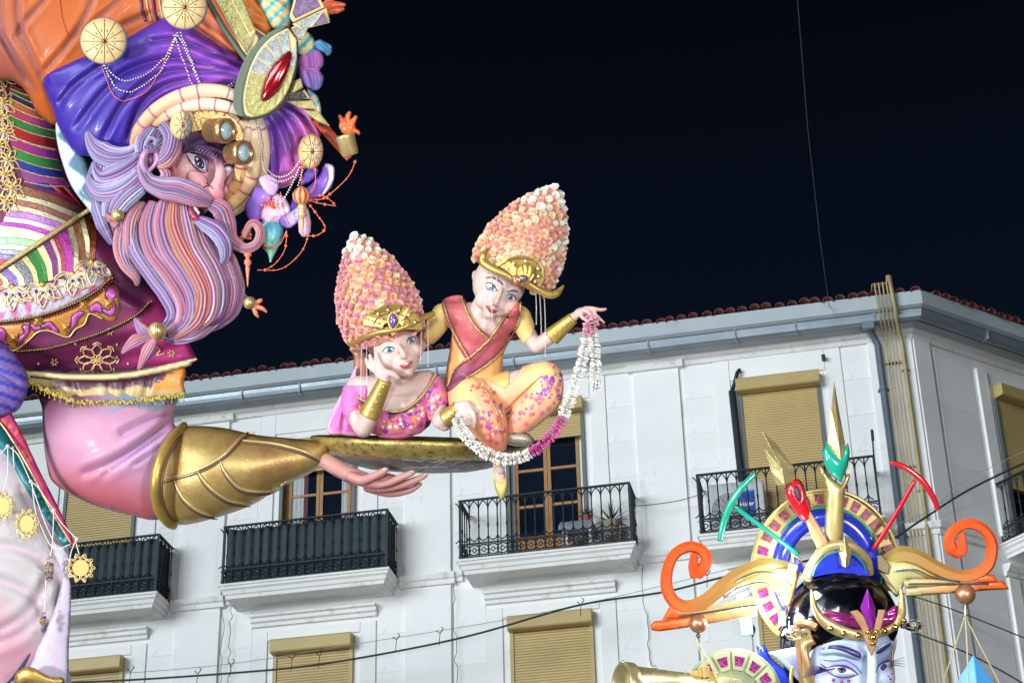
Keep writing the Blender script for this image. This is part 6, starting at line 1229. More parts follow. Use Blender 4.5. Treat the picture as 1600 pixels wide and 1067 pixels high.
# tiara
def tiara_fan(fr, cx, cy, r0, r1, a0, a1, h, parent, n=7):
    P_ = [(cx + r1 * (1 + .05 * (k % 2)) * math.cos(a), cy - r1 * .82 * math.sin(a)) for k, a in enumerate(np.linspace(a0, a1, n * 2 + 1))] + [(cx + r0 * math.cos(a), cy - r0 * .7 * math.sin(a)) for a in np.linspace(a1, a0, 7)]
    o = slab(fr, 'tiara', P_, GOLD, parent, h=lambda x, y: h - ((x - cx) / r1) ** 2 * 16, th=6, bevel=1); return o
ti = tiara_fan(S, 613, 514, 16, 47, -.05, 3.0, 122, g1); TTi = bvh(ti)
for a in np.linspace(.3, 2.7, 6): stroke(S, TTi, 'tiara_groove', [(613 + 20 * math.cos(a), 514 - 17 * math.sin(a)), (613 + 46 * math.cos(a), 514 - 38 * math.sin(a))], .9, BROWNL, ti, lift=.4)
stroke(S, TTi, 'tiara_groove', [(613 + 31 * math.cos(a), 514 - 25 * math.sin(a)) for a in np.linspace(.1, 2.9, 8)], .9, BROWNL, ti, lift=.4)
for a in np.linspace(.35, 2.7, 6): ball(S, 'pearl', 613 + 37 * math.cos(a), 514 - 30 * math.sin(a), 121 - (math.cos(a) * 37 / 47) ** 2 * 14, 2, PEARL, ti, sub=2); ball(S, 'pearl', 613 + 25 * math.cos(a), 514 - 21 * math.sin(a), 121, 1.4, mcol('peach_pearl', '#d8a080'), ti, sub=2)
tube(S, 'tiara_band', [(547, 530, 60), (550, 537, 66), (568, 528, 96), (592, 519, 114), (615, 516, 120), (640, 507, 114), (655, 499, 102), (672, 492, 84), (679, 490, 80)], [5.5, 5, 4, 4, 4, 4.5, 4.5, 4.5, 3.5], GOLD, g1, sides=10)
puff(S, 'amethyst', [(614, 490), (620, 496), (621, 504), (614, 513), (608, 505), (608, 496)], mcol('amethyst', '#6a5088', rough=.1, coat=1), g1, base=124, k=.8, g=1.6); tube(S, 'gem_setting', [(614, 488, 124), (622, 496, 124), (622, 505, 124), (614, 515, 124), (607, 505, 124), (607, 496, 124)], 1.2, GOLDL, g1, sides=6, closed=True, n=4)
slab(S, 'tiara_point', [(600, 512), (628, 508), (618, 522), (614, 526), (609, 521)], GOLD, g1, h=120, th=8)
for q in ([(565, 545, 80), (564, 580, 80), (564, 622, 80)], [(573, 540, 88), (573, 575, 90), (574, 606, 90)], [(585, 540, 98), (585, 578, 100)], [(659, 508, 90), (658, 540, 90), (657, 562, 90)], [(669, 502, 86), (669, 540, 86), (669, 572, 86)]): fringe_beads(S, q, g1)
tube(S, 'hair', [(586, 556, 74), (580, 540, 76), (590, 528, 84), (606, 522, 90), (628, 514, 92), (648, 504, 86)], [5, 7, 6, 5, 4, 3], mcol('hair_brown', '#6a4450'), g1, sides=10)
puff(S, 'ear_plate', [(546, 544), (562, 546), (576, 556), (574, 600), (552, 600), (553, 560)], mcol('tan_plate', '#a8705c'), g1, base=-5, k=.3, g=4)
# ================= boy sitting on the rim
g2 = thing('seated_boy_figure', 'child figure in orange flowered trousers and red sash sitting on the tray rim', 'figure', S.p(760, 680, 40))
def skin2(x, y, h):
    c = c_('#c8aea6') + 0 * x[:, None]
    for a, b, r1, r2, cc, k in ((757, 468, 8, 8, '#e0a0a8', .6), (800, 478, 8, 7, '#e8a088', .6), (776, 474, 4, 4, '#cc6a7c', .6), (768, 448, 10, 6, '#7a8a98', .6), (799, 465, 9, 5, '#8a98a0', .6)): c = blendc(c, c_(cc), k * np.exp(-((x - a) / r1) ** 2 - ((y - b) / r2) ** 2))
    c = blendc(c, c_('#cf9a90'), .5 * ss(820, 950, x)); c = blendc(c, c_('#dfa89c'), .6 * (1 - ss(655, 690, x))); return c
body2 = blob(S, 'body', [('b', 780, 442, 60, 40, 1.02, 1.1, .95, -22), ('b', 776, 466, 72, 29, 1, 1, .85, -20), ('b', 757, 468, 76, 15), ('b', 797, 478, 78, 14), ('b', 766, 489, 80, 9.5), ('t', [(783, 452, 98), (779, 464, 104), (776, 472, 109)], [3.5, 4.4, 5]), ('b', 769, 482, 96, 6.5, 1.2, .8, 1, -15), ('b', 742, 432, 50, 8, .6, 1.2, .8),
   ('t', [(756, 478, 50), (750, 500, 40)], [19, 22]), ('t', [(698, 490, 25), (735, 496, 32), (770, 500, 32), (806, 492, 25)], [17, 24, 24, 17]), ('t', [(752, 510, 28), (745, 550, 22), (740, 590, 14), (738, 612, 8)], [40, 40, 42, 44], .75),
   ('t', [(692, 492, 24), (676, 515, 14), (660, 534, 4), (650, 546, -2)], [17, 15, 12, 10]),
   ('t', [(812, 495, 26), (824, 520, 34), (838, 541, 44)], [16, 13, 11]), ('t', [(838, 541, 44), (862, 524, 58), (890, 500, 68), (898, 494, 70)], [11.5, 11, 7.5, 7]),
   ('b', 908, 487, 72, 9, 1.3, .75, .7, 15), ('t', [(914, 482, 76), (926, 482, 80), (938, 484, 78), (947, 483, 76)], [4, 3.4, 3, 2.4]), ('t', [(914, 486, 76), (928, 490, 80), (937, 498, 78), (944, 504, 76)], [4, 3.2, 2.8, 2.2]), ('t', [(913, 488, 72), (924, 494, 74), (932, 502, 74), (936, 508, 74)], [3.8, 3.1, 2.6, 2]), ('t', [(905, 490, 76), (912, 498, 80), (920, 502, 80)], [3.6, 3, 2.4]), ('t', [(910, 484, 78), (920, 488, 84), (924, 498, 82)], [3.8, 3.2, 2.4]),
   ('t', [(735, 620, 30), (752, 640, 60), (768, 672, 66), (779, 705, 60), (782, 735, 56)], [36, 32, 24, 9, 7]), ('t', [(770, 620, 30), (815, 605, 50), (850, 588, 60)], [32, 28, 22]), ('t', [(852, 590, 60), (850, 618, 66), (822, 648, 60), (800, 680, 50)], [24, 25, 22, 9])],
   PAINT, g2, vox=1.6, it=5, paint=skin2)
T2_ = bvh(body2)
eye(S, T2_, 767, 449, 10, 4.2, .6, body2, look=(1.5, 0)); eye(S, T2_, 799, 465, 7.5, 3.6, .4, body2, look=(-1, .5))
BR2 = mcol('brow_grey', '#5a4a58'); stroke(S, T2_, 'eyebrow', [(759, 434), (770, 434), (781, 440), (786, 446)], 1.7, BR2, body2, lift=.6, taper=True); stroke(S, T2_, 'eyebrow', [(793, 456), (801, 454), (809, 456)], 1.5, BR2, body2, lift=.6, taper=True)
decal(S, T2_, 'lips', [(760, 477), (764, 478), (768, 482), (774, 484), (776, 487), (770, 490), (763, 486)], mcol('rose_lip', '#b84a5c', rough=.3), body2, lift=1.2, g=1.2, bulge=1.2); stroke(S, T2_, 'lip_line', [(760, 478), (767, 484), (776, 487)], .5, mcol('lip_dark', '#6a1c30'), body2, lift=2.6, taper=True)
stroke(S, T2_, 'nostril', [(771, 475), (775, 479), (780, 478)], .7, mcol('nose_shade', '#a8505c'), body2, lift=.3, taper=True)
tunic = shellpart(S, body2, 'tunic', lambda x, y, h: inside([(686, 470), (722, 462), (738, 492), (764, 528), (780, 506), (797, 487), (813, 470), (835, 500), (833, 522), (818, 540), (798, 560), (796, 606), (690, 625), (686, 600), (690, 540), (666, 536), (660, 528), (668, 500)], x, y), PAINT, g2, 2.4,
   lambda x, y, h: blendc(blendc(c_('#dca868') + 0 * x[:, None], c_('#c07440'), .8 * (1 - ss(688, 712, x)) * ss(520, 600, y)), c_('#dcc47c'), .85 * ((1 - ss(690, 700, x)) * (1 - ss(520, 530, y)) + ss(795, 815, x))))
TTn = bvh(tunic, body2)
SR = lambda x, y, d: blendc(c_('#b85a60') + 0 * x[:, None], c_('#7c3a5c'), ss(530, 590, y) * .9)
a = decal(S, TTn, 'sash', [(691, 470), (722, 462), (732, 488), (748, 512), (767, 528), (748, 558), (734, 568), (712, 534), (699, 502)], PAINT, g2, lift=3, g=4, paint=SR); b = decal(S, bvh(tunic, body2, a), 'sash', [(797, 486), (812, 471), (812, 495), (802, 520), (780, 550), (755, 572), (728, 590), (702, 612), (700, 600), (712, 575), (738, 555), (762, 532), (782, 506)], PAINT, g2, lift=4, g=4, paint=SR)
TSs = bvh(tunic, body2, a, b)
for q in ([(693, 470), (702, 502), (718, 534), (734, 562)], [(720, 462), (730, 490), (746, 514), (764, 530)], [(797, 486), (783, 505), (763, 532), (738, 556), (712, 576), (700, 604)], [(812, 472), (811, 496), (801, 521), (781, 551), (756, 573), (729, 591)]):
    stroke(S, TSs, 'gold_trim', q, 1.7, GT, g2, lift=2.5); beadrope(S, TSs, [(x + 3, y) for x, y in q], 1.1, 3.6, mcol('red_beads', '#8a2c14'), g2, lift=3.5, name='trim_beads')
PNT = lambda x, y, h: blendc(blendc(c_('#dca47c') + 0 * x[:, None], c_('#dccc84'), .9 * np.clip(np.exp(-((x - 850) / 26) ** 2 - ((y - 592) / 24) ** 2) + np.exp(-((x - 728) / 14) ** 2 - ((y - 612) / 20) ** 2), 0, 1)), c_('#d87c68'), .7 * ss(640, 690, y))
pants = shellpart(S, body2, 'trousers', lambda x, y, h: inside([(690, 600), (760, 590), (790, 606), (830, 560), (870, 556), (892, 580), (886, 640), (830, 672), (792, 678), (790, 702), (776, 712), (765, 702), (740, 690), (720, 660), (692, 650)], x, y), PAINT, g2, 3.2, PNT)
TPn = bvh(pants)
florals(S, TPn, [(735, 600), (770, 592), (790, 640), (790, 700), (765, 690), (735, 640)], 70, 5, g2, ('#8a3f98', '#e8c8a0', '#d05a6a', '#e8b070')); florals(S, TPn, [(795, 630), (880, 580), (878, 630), (830, 660), (795, 670)], 55, 6, g2, ('#8a3f98', '#d0708a', '#d05a6a')); florals(S, TPn, [(850, 570), (876, 575), (878, 620), (840, 620)], 18, 8, g2, ('#8a4fa8', '#d0708a'))
for q in ([(790, 640), (812, 618), (845, 588)], [(788, 650), (760, 610), (735, 605)], [(786, 690), (780, 650), (765, 620)]): stroke(S, TPn, 'cloth_fold', q, 1.4, mcol('fold_orange', '#b05a30'), g2, lift=.6, taper=True)
cuff(S, (862, 526, 58), (894, 498, 70), 14, 9, g2, 4)
SHO = mat('yellow_glitter_shoe', (.60, .48, .16), .4, .3, bump=.5, bscale=90, var=.15)
puff(S, 'shoe', [(772, 738), (776, 748), (784, 752), (792, 744), (794, 758), (791, 772), (786, 781), (779, 776), (773, 760)], SHO, g2, base=52, k=.9, g=2.4); puff(S, 'foot', [(771, 722), (784, 722), (790, 742), (788, 760), (776, 756), (772, 740)], PAINT, g2, base=50, k=.7, g=2.4, paint=lambda x, y, d: c_('#cfa898') + 0 * x[:, None])
puff(S, 'shoe', [(790, 674), (808, 672), (824, 676), (834, 686), (833, 694), (815, 697), (796, 695), (788, 690)], mat('silver_shoe', (.42, .36, .28), .35, .5, bump=.4, bscale=60, var=.3, vscale=20), g2, base=55, k=1., g=2.4)
stroke(S, T2_, 'ankle_strap', [(770, 722), (778, 727), (786, 722)], 1.2, SHO, g2, lift=1)
HC2 = lambda t, x, y, r: 'w' if (t > .84 or (x > 862 and r < .5) or (t > .7 and r < .25)) else ('y' if (t > .55 and r < .55) or r < .2 else ('p' if (x < 790 and t > .35 and r < .6) else ('o' if r < .72 else 'p')))
rosehat(S, g2, (796, 432), (868, 296), [(-.02, 57), (.02, 61), (.15, 64), (.32, 62), (.5, 54), (.66, 44), (.8, 30), (.92, 16), (1., 6), (1.01, 0)], 40, 300, 6.3, HC2, .05)
# tiara 2
t2 = slab(S, 'tiara', [(772, 414), (790, 404), (812, 399), (835, 404), (850, 418), (851, 434), (845, 444), (832, 438), (812, 444), (800, 432), (786, 420)], GOLD, g2, h=lambda x, y: 122 - ((x - 815) / 40) ** 2 * 10, th=8, sharp=False, bevel=1); TT2 = bvh(t2)
for k, (x, y) in enumerate(((792, 420), (802, 412), (821, 408), (840, 420), (841, 432), (836, 440))): ball(S, 'pearl', x, y, 121, 2.2, PEARL, t2, sub=2)
stroke(S, TT2, 'tiara_groove', [(780, 417), (796, 407), (818, 404), (838, 410), (846, 424)], 1., BROWNL, t2, lift=.4)
puff(S, 'tiara_shell', [(806, 430), (810, 416), (820, 411), (832, 414), (837, 424), (834, 436), (822, 444)], GOLD, g2, base=123, k=.5, g=2, add=folds([[(820, 442), (811, 420)], [(821, 442), (818, 413)], [(823, 442), (827, 414)], [(824, 442), (835, 424)]], 1.6, 2))
puff(S, 'amber_gem', [(800, 432), (808, 430), (818, 434), (812, 444), (804, 447)], mcol('amber', '#9a5a2c', rough=.12, coat=1), g2, base=127, k=.6, g=2); puff(S, 'clear_gem', [(810, 432), (818, 429), (825, 433), (822, 440), (814, 440)], mcol('smoky_gem', '#5a5058', rough=.08, coat=1), g2, base=130, k=.6, g=2)
tube(S, 'tiara_band', [(764, 389, 104), (756, 398, 108), (755, 409, 108), (770, 420, 114), (790, 429, 120), (802, 438, 120)], [1.2, 5, 7, 6, 4.5, 3], GOLD, g2, sides=10)
tube(S, 'tiara_band', [(822, 440, 120), (840, 452, 114), (858, 460, 106), (870, 458, 102), (881, 446, 98)], [3.5, 5, 6.5, 6, 1.2], GOLD, g2, sides=10)
for q in ([(757, 420, 96), (757, 460, 98), (757, 512, 96)], [(768, 424, 104), (768, 460, 114), (769, 496, 112)], [(776, 428, 108), (776, 450, 116)], [(837, 452, 96), (838, 480, 92), (838, 506, 90)], [(843, 454, 96), (845, 490, 92), (846, 520, 90)], [(850, 458, 94), (852, 500, 90), (852, 556, 88)]): fringe_beads(S, q, g2)
# ---- garland
gar = thing('flower_garland', 'garland of white and pink paper flowers held by both figures, looping below the tray', 'garland', S.p(780, 712, 110))
def ruffle_mesh(col, key):
    rs = np.random.RandomState(3); V = [(0, 0, 0)]; n = 16
    for k in range(n):
        a = 2 * math.pi * k / n; r = 1 + (.12 if k % 2 else -.08) + rs.uniform(-.06, .06); V.append((.55 * math.cos(a), .55 * math.sin(a), .25 * (k % 2) - .1)); V.append((r * math.cos(a), r * math.sin(a), .34 * (k % 2) - .15))
    F = []
    for k in range(n): a, b = 1 + 2 * k, 1 + 2 * ((k + 1) % n); F += [(0, a, b), (a, a + 1, b + 1, b)]
    me = bpy.data.meshes.new('garland_flower'); me.from_pydata(V, [], F); me.materials.append(mat(key, col, .65, var=.05)); return me
RW = ruffle_mesh(lin('#f4f2ec'), 'white_paper'); RP = ruffle_mesh(lin('#dc70b4'), 'pink_paper'); RL = ruffle_mesh(lin('#e4b0c0'), 'pale_pink_paper')
def garland(pts, colf, r=9.):
    q = crom(pts, 20); W = [S.p(*p) for p in q]; L = np.r_[0, np.cumsum([(W[i + 1] - W[i]).length for i in range(len(W) - 1)])]; step = S.r(3.4); n = int(L[-1] / step)
    for i in range(n):
        s = i * step; k = min(int(np.searchsorted(L, s, 'right')) - 1, len(W) - 2); p = W[k] + (W[k + 1] - W[k]) * ((s - L[k]) / max(1e-9, L[k + 1] - L[k])); d = (W[k + 1] - W[k]).normalized()
        px_, py_, _ = S.px([tuple(p)]); me = colf(px_[0], py_[0]); o = bpy.data.objects.new('garland_flower', me); COL.objects.link(o); o.parent = gar; o.location = p - gar.location + Vector([random.uniform(-1, 1) * S.r(.8) for _ in range(3)])
        d = (d + Vector([random.uniform(-.22, .22) for _ in range(3)])).normalized(); s_ = S.r(r) * random.uniform(.85, 1.1); o.scale = (s_, s_, s_); o.rotation_euler = (d.to_track_quat('Z', 'Y').to_matrix().to_4x4() @ Matrix.Rotation(random.uniform(0, 6), 4, 'Z')).to_euler()
garland([(714, 652, 112), (722, 674, 114), (744, 698, 110), (770, 713, 104), (800, 717, 98), (832, 706, 92), (856, 686, 88), (876, 660, 90), (890, 625, 88), (902, 590, 86), (912, 555, 84), (918, 522, 84), (920, 500, 82)], lambda x, y: RP if (x > 828 and y > 652) else (RL if y < 528 else RW), 9)
garland([(922, 496, 82), (927, 525, 84), (930, 560, 84), (930, 590, 84), (933, 606, 84)], lambda x, y: RL if y < 522 else RW, 8.8); garland([(926, 604, 86), (940, 606, 86)], lambda x, y: RW, 8.5)
# ============================================================ THE PALE MASKED ELF AT THE RIGHT
E_ = Fr(11.5); LEFTFIG = None
elf = thing('masked_elf_sculpture', 'pale blue pointed ear elf sculpture with black hair, spear crown and jewelled ring halo', 'sculpture', E_.p(1315, 1110, -60))
GE = mat('elf_gold', (.56, .43, .17), .32, .5, bump=.1, bscale=25, var=.15, vscale=7); BRZ = mat('elf_bronze', (.46, .26, .13), .34, .55, bump=.1, bscale=25, var=.15, vscale=8)
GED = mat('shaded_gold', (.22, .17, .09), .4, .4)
BLUE = mcol('ultramarine_gloss', '#2434b0', rough=.2, coat=.8); TEAL = mcol('teal_gloss', '#18987c', rough=.2, coat=.7); REDG = mcol('red_gloss', '#b81824', rough=.2, coat=.7)
def ell(cx, cy, rx, ry, a): return (cx + rx * math.cos(math.radians(a)), cy - ry * math.sin(math.radians(a)))
HC = (1290, 893)
# halo: gold band, foil tiles, blue roll
def ring(name, rx, ry, r, m, h, a0, a1, n=60, sides=14, flat=1.): tube(E_, name, [(*ell(*HC, rx, ry, a), h + 8 * math.cos(math.radians(a))) for a in np.linspace(a0, a1, n)], r, m, elf, n=2, sides=sides, flat=flat)
hp = [ell(*HC, 116, 128, a) for a in np.linspace(-15, 232, 70)] + [ell(*HC, 84, 98, a) for a in np.linspace(232, -15, 70)]
slab(E_, 'halo_band', hp, GE, elf, h=-38, th=16, bevel=2)
ring('halo_edge', 116, 128, 2.6, GE, -36, -15, 232); ring('halo_edge', 88, 101, 2.6, mcol('teal_line', '#2a7a6a'), -34, -15, 232)
FM = mat('rose_foil', (.24, .07, .10), .25, .6, bump=.8, bscale=60, var=.5, vscale=26); FMG = mat('magenta_foil', (.22, .02, .13), .25, .55, bump=.8, bscale=60, var=.5, vscale=26)
for i, a in enumerate(np.arange(-10, 228, 11.2)):
    P_ = [ell(*HC, 111, 123, a + 1.3), ell(*HC, 111, 123, a + 9.4), ell(*HC, 93, 106, a + 9.4), ell(*HC, 93, 106, a + 1.3)]
    o = slab(E_, 'halo_panel', P_, GE, elf, h=-35, th=3, bevel=.6); P2 = [ell(*HC, 110, 122, a + 2), ell(*HC, 110, 122, a + 8.8), ell(*HC, 94, 107, a + 8.8), ell(*HC, 94, 107, a + 2)]; slab(E_, 'foil_tile', P2, FM if a < 150 else FMG, o, h=-33.4, th=2, bevel=.3)
ring('halo_roll', 72, 84, 14, BLUE, -32, -20, 232, flat=.7)
# blue back panels between halo and head
for P_ in ([(1340, 845), (1362, 838), (1372, 875), (1345, 862)], [(1235, 860), (1252, 872), (1265, 905), (1240, 895)]):
    o = slab(E_, 'halo_strut', P_, GE, elf, h=-20, th=14); cx, cy = np.mean(P_, 0); slab(E_, 'blue_inset', [(p[0] + (cx - p[0]) * .35, p[1] + (cy - p[1]) * .35) for p in P_], BLUE, o, h=-18, th=3)
# spear blade helper: faceted leaf
def blade(pts4, tip, ridge, h, m, name, parent, m2=None):
    """left/right outlines around a raised centre ridge"""
    L, R = pts4; n = len(L); V = []; 
    V += [E_.p(*tip, h)]
    for (l, r, c) in zip(L, R, ridge): V += [E_.p(*l, h - 4), E_.p(*c, h + 9), E_.p(*r, h - 4), E_.p(*c, h - 14)]
    F = [(0, 1, 2), (0, 2, 3), (0, 3, 4), (0, 4, 1)]
    for i in range(n - 1):
        b = 1 + 4 * i; F += [(b + k, b + 4 + k, b + 4 + (k + 1) % 4, b + (k + 1) % 4) for k in range(4)]
    b = 1 + 4 * (n - 1); F.append((b, b + 1, b + 2, b + 3))
    return mk(name, V, F, m, parent, bevel=E_.r(.6))
LG = mat('pale_gold_leaf', (.50, .41, .19), .33, .55, bump=.25, bscale=50, var=.3, vscale=14)
blade(([(1299, 640), (1293, 690), (1294, 715)], [(1311, 640), (1321, 694), (1322, 715)]), (1303, 592), [(1306, 640), (1312, 700), (1314, 722)], 30, LG, 'spear_blade', elf)
puff(E_, 'teal_tulip', [(1291, 690), (1302, 704), (1314, 716), (1320, 700), (1325, 690), (1328, 706), (1325, 728), (1315, 754), (1298, 742), (1287, 724), (1284, 706)], TEAL, elf, base=28, k=.9, g=3, sharp=True)
puff(E_, 'crown_stem', [(1281, 730), (1294, 744), (1304, 750), (1314, 758), (1322, 744), (1329, 728), (1328, 745), (1320, 768), (1318, 800), (1318, 835), (1308, 860), (1300, 860), (1288, 832), (1290, 800), (1292, 768), (1288, 748)], GE, elf, base=16, k=.7, g=3, sharp=True)
blade(([(1194, 700), (1204, 735), (1213, 758)], [(1212, 692), (1242, 731), (1240, 752)]), (1191, 673), [(1203, 697), (1222, 733), (1226, 757)], 26, LG, 'spear_blade', elf)
rl = puff(E_, 'red_link', [(1227, 762), (1232, 754), (1245, 748), (1254, 755), (1262, 778), (1269, 802), (1264, 814), (1258, 816), (1248, 808), (1234, 788), (1226, 772)], REDG, elf, base=18, k=.9, g=2.6)
TRL = bvh(rl); decal(E_, TRL, 'socket_hole', [(1243, 760), (1248, 762), (1251, 772), (1250, 782), (1245, 778), (1241, 768)], SEAM, rl, lift=.4, g=2); stroke(E_, TRL, 'socket_rim', [(1243, 757), (1250, 761), (1254, 773), (1251, 786), (1243, 779), (1238, 767)], 1.8, REDG, rl, lift=1, closed=True)
slab(E_, 'crown_prong', [(1258, 812), (1266, 798), (1280, 820), (1296, 850), (1280, 862), (1268, 838)], GE, elf, h=24, th=12, bevel=2); slab(E_, 'prong_facet', [(1262, 804), (1266, 798), (1296, 850), (1286, 857)], BRZ, elf, h=27, th=3, bevel=1)
# crown arch
tube(E_, 'crown_arch', [(1263, 905, 20), (1270, 880, 38), (1288, 858, 50), (1312, 850, 54), (1336, 856, 50), (1354, 874, 38), (1361, 896, 24)], [6, 7, 7, 7, 7, 7, 5], GE, elf, sides=10, n=8)
slab(E_, 'crown_inset', [(1267, 902), (1274, 884), (1287, 869), (1303, 861), (1318, 859), (1334, 863), (1347, 873), (1356, 888), (1358, 900), (1335, 896), (1312, 894), (1290, 897)], BLUE, elf, h=46, th=8, bevel=.5)
slab(E_, 'crown_side', [(1250, 905), (1262, 878), (1276, 856), (1292, 846), (1286, 858), (1272, 880), (1266, 905)], BRZ, elf, h=30, th=14, bevel=1.5)
blade(([(1311, 862), (1316, 884)], [(1332, 862), (1326, 884)]), (1319, 836), [(1322, 864), (1321, 886)], 62, LG, 'crown_jewel', elf)
# hair
tube(E_, 'neck_and_robe', [(1318, 1150, 0), (1320, 1230, -20), (1322, 1350, -40), (1322, 1700, -40), (1322, 2100, 0)], [40, 42, 120, 150, 190], mcol('deep_blue_robe', '#1c2450'), elf, sides=20)
blob(E_, 'hair', [('b', 1314, 970, 0, 90, 1, .92, .85), ('t', [(1240, 990, 0), (1238, 1020, -10), (1250, 1070, -20)], [22, 20, 16])], mcol('black_gloss', '#030408', rough=.16, coat=.6, bump=0), elf, vox=2.5, it=8)
# face
def facep(x, y, h):
    c = c_('#a4b4ca') + 0 * x[:, None]
    for a, b, r1, r2, cc, k in ((1316, 1040, 30, 14, '#6e6cb4', .55), (1378, 1034, 14, 12, '#5a62b8', .45), (1363, 1035, 9, 40, '#cfe4e0', .8), (1300, 1022, 20, 9, '#bcdcdc', .8), (1290, 1062, 12, 22, '#e0e0ec', .5), (1280, 1000, 10, 25, '#7a72b0', .6), (1344, 1062, 14, 12, '#d0d8ea', .6), (1400, 1030, 8, 25, '#8f78b0', .6)): c = blendc(c, c_(cc), k * np.exp(-((x - a) / r1) ** 2 - ((y - b) / r2) ** 2))
    return c * .9
ef = blob(E_, 'face', [('b', 1326, 1040, 38, 66, 1, 1.2, .7), ('b', 1345, 1010, 52, 44, 1.1, .8, .8), ('b', 1296, 1064, 66, 24), ('b', 1384, 1058, 62, 18, .8, 1, 1), ('t', [(1362, 1012, 90), (1363, 1035, 100), (1363, 1062, 112), (1362, 1085, 120)], [8, 8, 9, 11]), ('t', [(1284, 1018, 76), (1310, 1013, 90), (1344, 1024, 94)], [5, 8, 6]), ('t', [(1370, 1018, 90), (1382, 1010, 82), (1394, 1004, 70)], [5, 6, 4]), ('b', 1316, 1050, 78, 15, 1.3, .7, .8), ('b', 1336, 1100, 60, 50)], PAINT, elf, vox=1.7, it=6, paint=facep)
TE_ = bvh(ef)
VL = mcol('violet_liner', '#2c2460'); 
e = decal(E_, TE_, 'eye', [(1289, 1043), (1300, 1040), (1316, 1041), (1330, 1046), (1340, 1053), (1326, 1054), (1304, 1052)], EW, ef, lift=.8, g=2, bulge=1.5); T9 = bvh(e); decal(E_, T9, 'iris', [(1309, 1043), (1320, 1043), (1322, 1048), (1316, 1051), (1310, 1049)], mcol('violet_iris2', '#4a3c78', rough=.1, coat=1), e, lift=.8, g=2); decal(E_, T9, 'pupil', [(1313, 1044), (1317, 1044), (1317, 1048), (1313, 1048)], BLK, e, lift=1.6, g=2)
stroke(E_, TE_, 'eyelid', [(1282, 1036), (1292, 1043), (1304, 1040), (1320, 1040), (1332, 1046), (1341, 1053)], 1.6, VL, ef, lift=1.2, taper=True); stroke(E_, TE_, 'eyelid', [(1292, 1048), (1306, 1056), (1326, 1057), (1340, 1053)], 1., VL, ef, lift=.8, taper=True); stroke(E_, TE_, 'eyelid_fold', [(1284, 1030), (1300, 1032), (1320, 1031), (1336, 1040), (1346, 1052)], 1.2, mcol('fold_violet', '#5a5aa8'), ef, lift=.8, taper=True)
decal(E_, TE_, 'eyebrow', [(1282, 1014), (1296, 1008), (1318, 1009), (1343, 1019), (1343, 1028), (1318, 1017), (1298, 1013)], VL, ef, lift=1.2, g=2.5)
e = decal(E_, TE_, 'eye', [(1369, 1048), (1374, 1040), (1384, 1035), (1391, 1036), (1388, 1043), (1378, 1048)], EW, ef, lift=.8, g=2, bulge=1.); decal(E_, bvh(e), 'iris', [(1376, 1040), (1383, 1036), (1386, 1042), (1380, 1047), (1376, 1045)], mcol('violet_iris2', '#4a3c78', rough=.1, coat=1), e, lift=.8, g=1.5)
stroke(E_, TE_, 'eyelid', [(1368, 1050), (1373, 1039), (1384, 1032), (1396, 1031)], 1.4, VL, ef, lift=1.2, taper=True); decal(E_, TE_, 'eyebrow', [(1369, 1021), (1372, 1015), (1390, 1004), (1392, 1007), (1378, 1018)], VL, ef, lift=1.2, g=2)
for x, y, r in ((1302, 1062, 3), (1315, 1065, 3), (1326, 1064, 3), (1388, 1056, 1.6), (1393, 1052, 1.6), (1391, 1060, 1.8)): p = hit(E_, TE_, x, y, 1); v, f = ico(E_.r(r), 2); mk('magenta_bead', [p + q for q in v], f, mcol('magenta_bead_paint', '#9a1878', rough=.12, coat=1), ef, smooth=True)
mb = MB()
for k in range(10): x = 1290 + k * 1.; tube(E_, '', [(1292 + k * 1.5, 1046 - k * .3, 90), (1278 - k, 1040 + k * 1.6, 96), (1264 - k, 1040 + k * 2, 98)], [.7, .5, .2], VL, mb=mb, sides=4, n=3)
for k in range(4): tube(E_, '', [(1392, 1034 + k * 2, 80), (1402, 1030 + k * 3, 88), (1414, 1026 + k * 5, 92)], [.8, .6, .2], VL, mb=mb, sides=4, n=3)
mb.make('eyelashes', VL, ef)
# ears
def ear(P_, parent=elf): return puff(E_, 'pointed_ear', P_, PAINT, parent, base=20, k=.5, g=3, sharp=True, paint=lambda x, y, d: blendc(c_('#a8bcd8') + 0 * x[:, None], c_('#6a62a8'), .6 * ss(4, 12, d)))
ear([(1200, 1019), (1222, 1014), (1244, 1010), (1254, 1020), (1258, 1040), (1256, 1067), (1246, 1062), (1230, 1044), (1214, 1030)]); ear([(1384, 1012), (1394, 1002), (1402, 996), (1400, 1012), (1394, 1032), (1388, 1040)])
puff(E_, 'blue_hood', [(1182, 1004), (1196, 1010), (1204, 1026), (1222, 1042), (1240, 1058), (1252, 1100), (1232, 1100), (1206, 1050), (1188, 1030)], BLUE, elf, base=-20, k=.6, g=4)
tube(E_, 'mask_frame', [(1272, 1000, 66), (1258, 1010, 62), (1262, 1035, 66), (1270, 1060, 66), (1282, 1090, 60)], [6, 6, 5, 5, 5], BRZ, elf, sides=10); tube(E_, 'mask_frame', [(1244, 972, 56), (1248, 1000, 52), (1252, 1040, 50), (1256, 1080, 46)], [4, 6, 6, 6], BRZ, elf, sides=4, smooth=False); tube(E_, 'mask_frame', [(1246, 974, 58), (1262, 974, 66), (1276, 980, 74)], [5, 6, 6], BRZ, elf, sides=4, smooth=False)
slab(E_, 'mask_cheek_plate', [(1250, 985), (1278, 984), (1284, 996), (1270, 1006), (1264, 1030), (1272, 1067), (1258, 1075), (1253, 1030)], GE, elf, h=58, th=8, sharp=False)
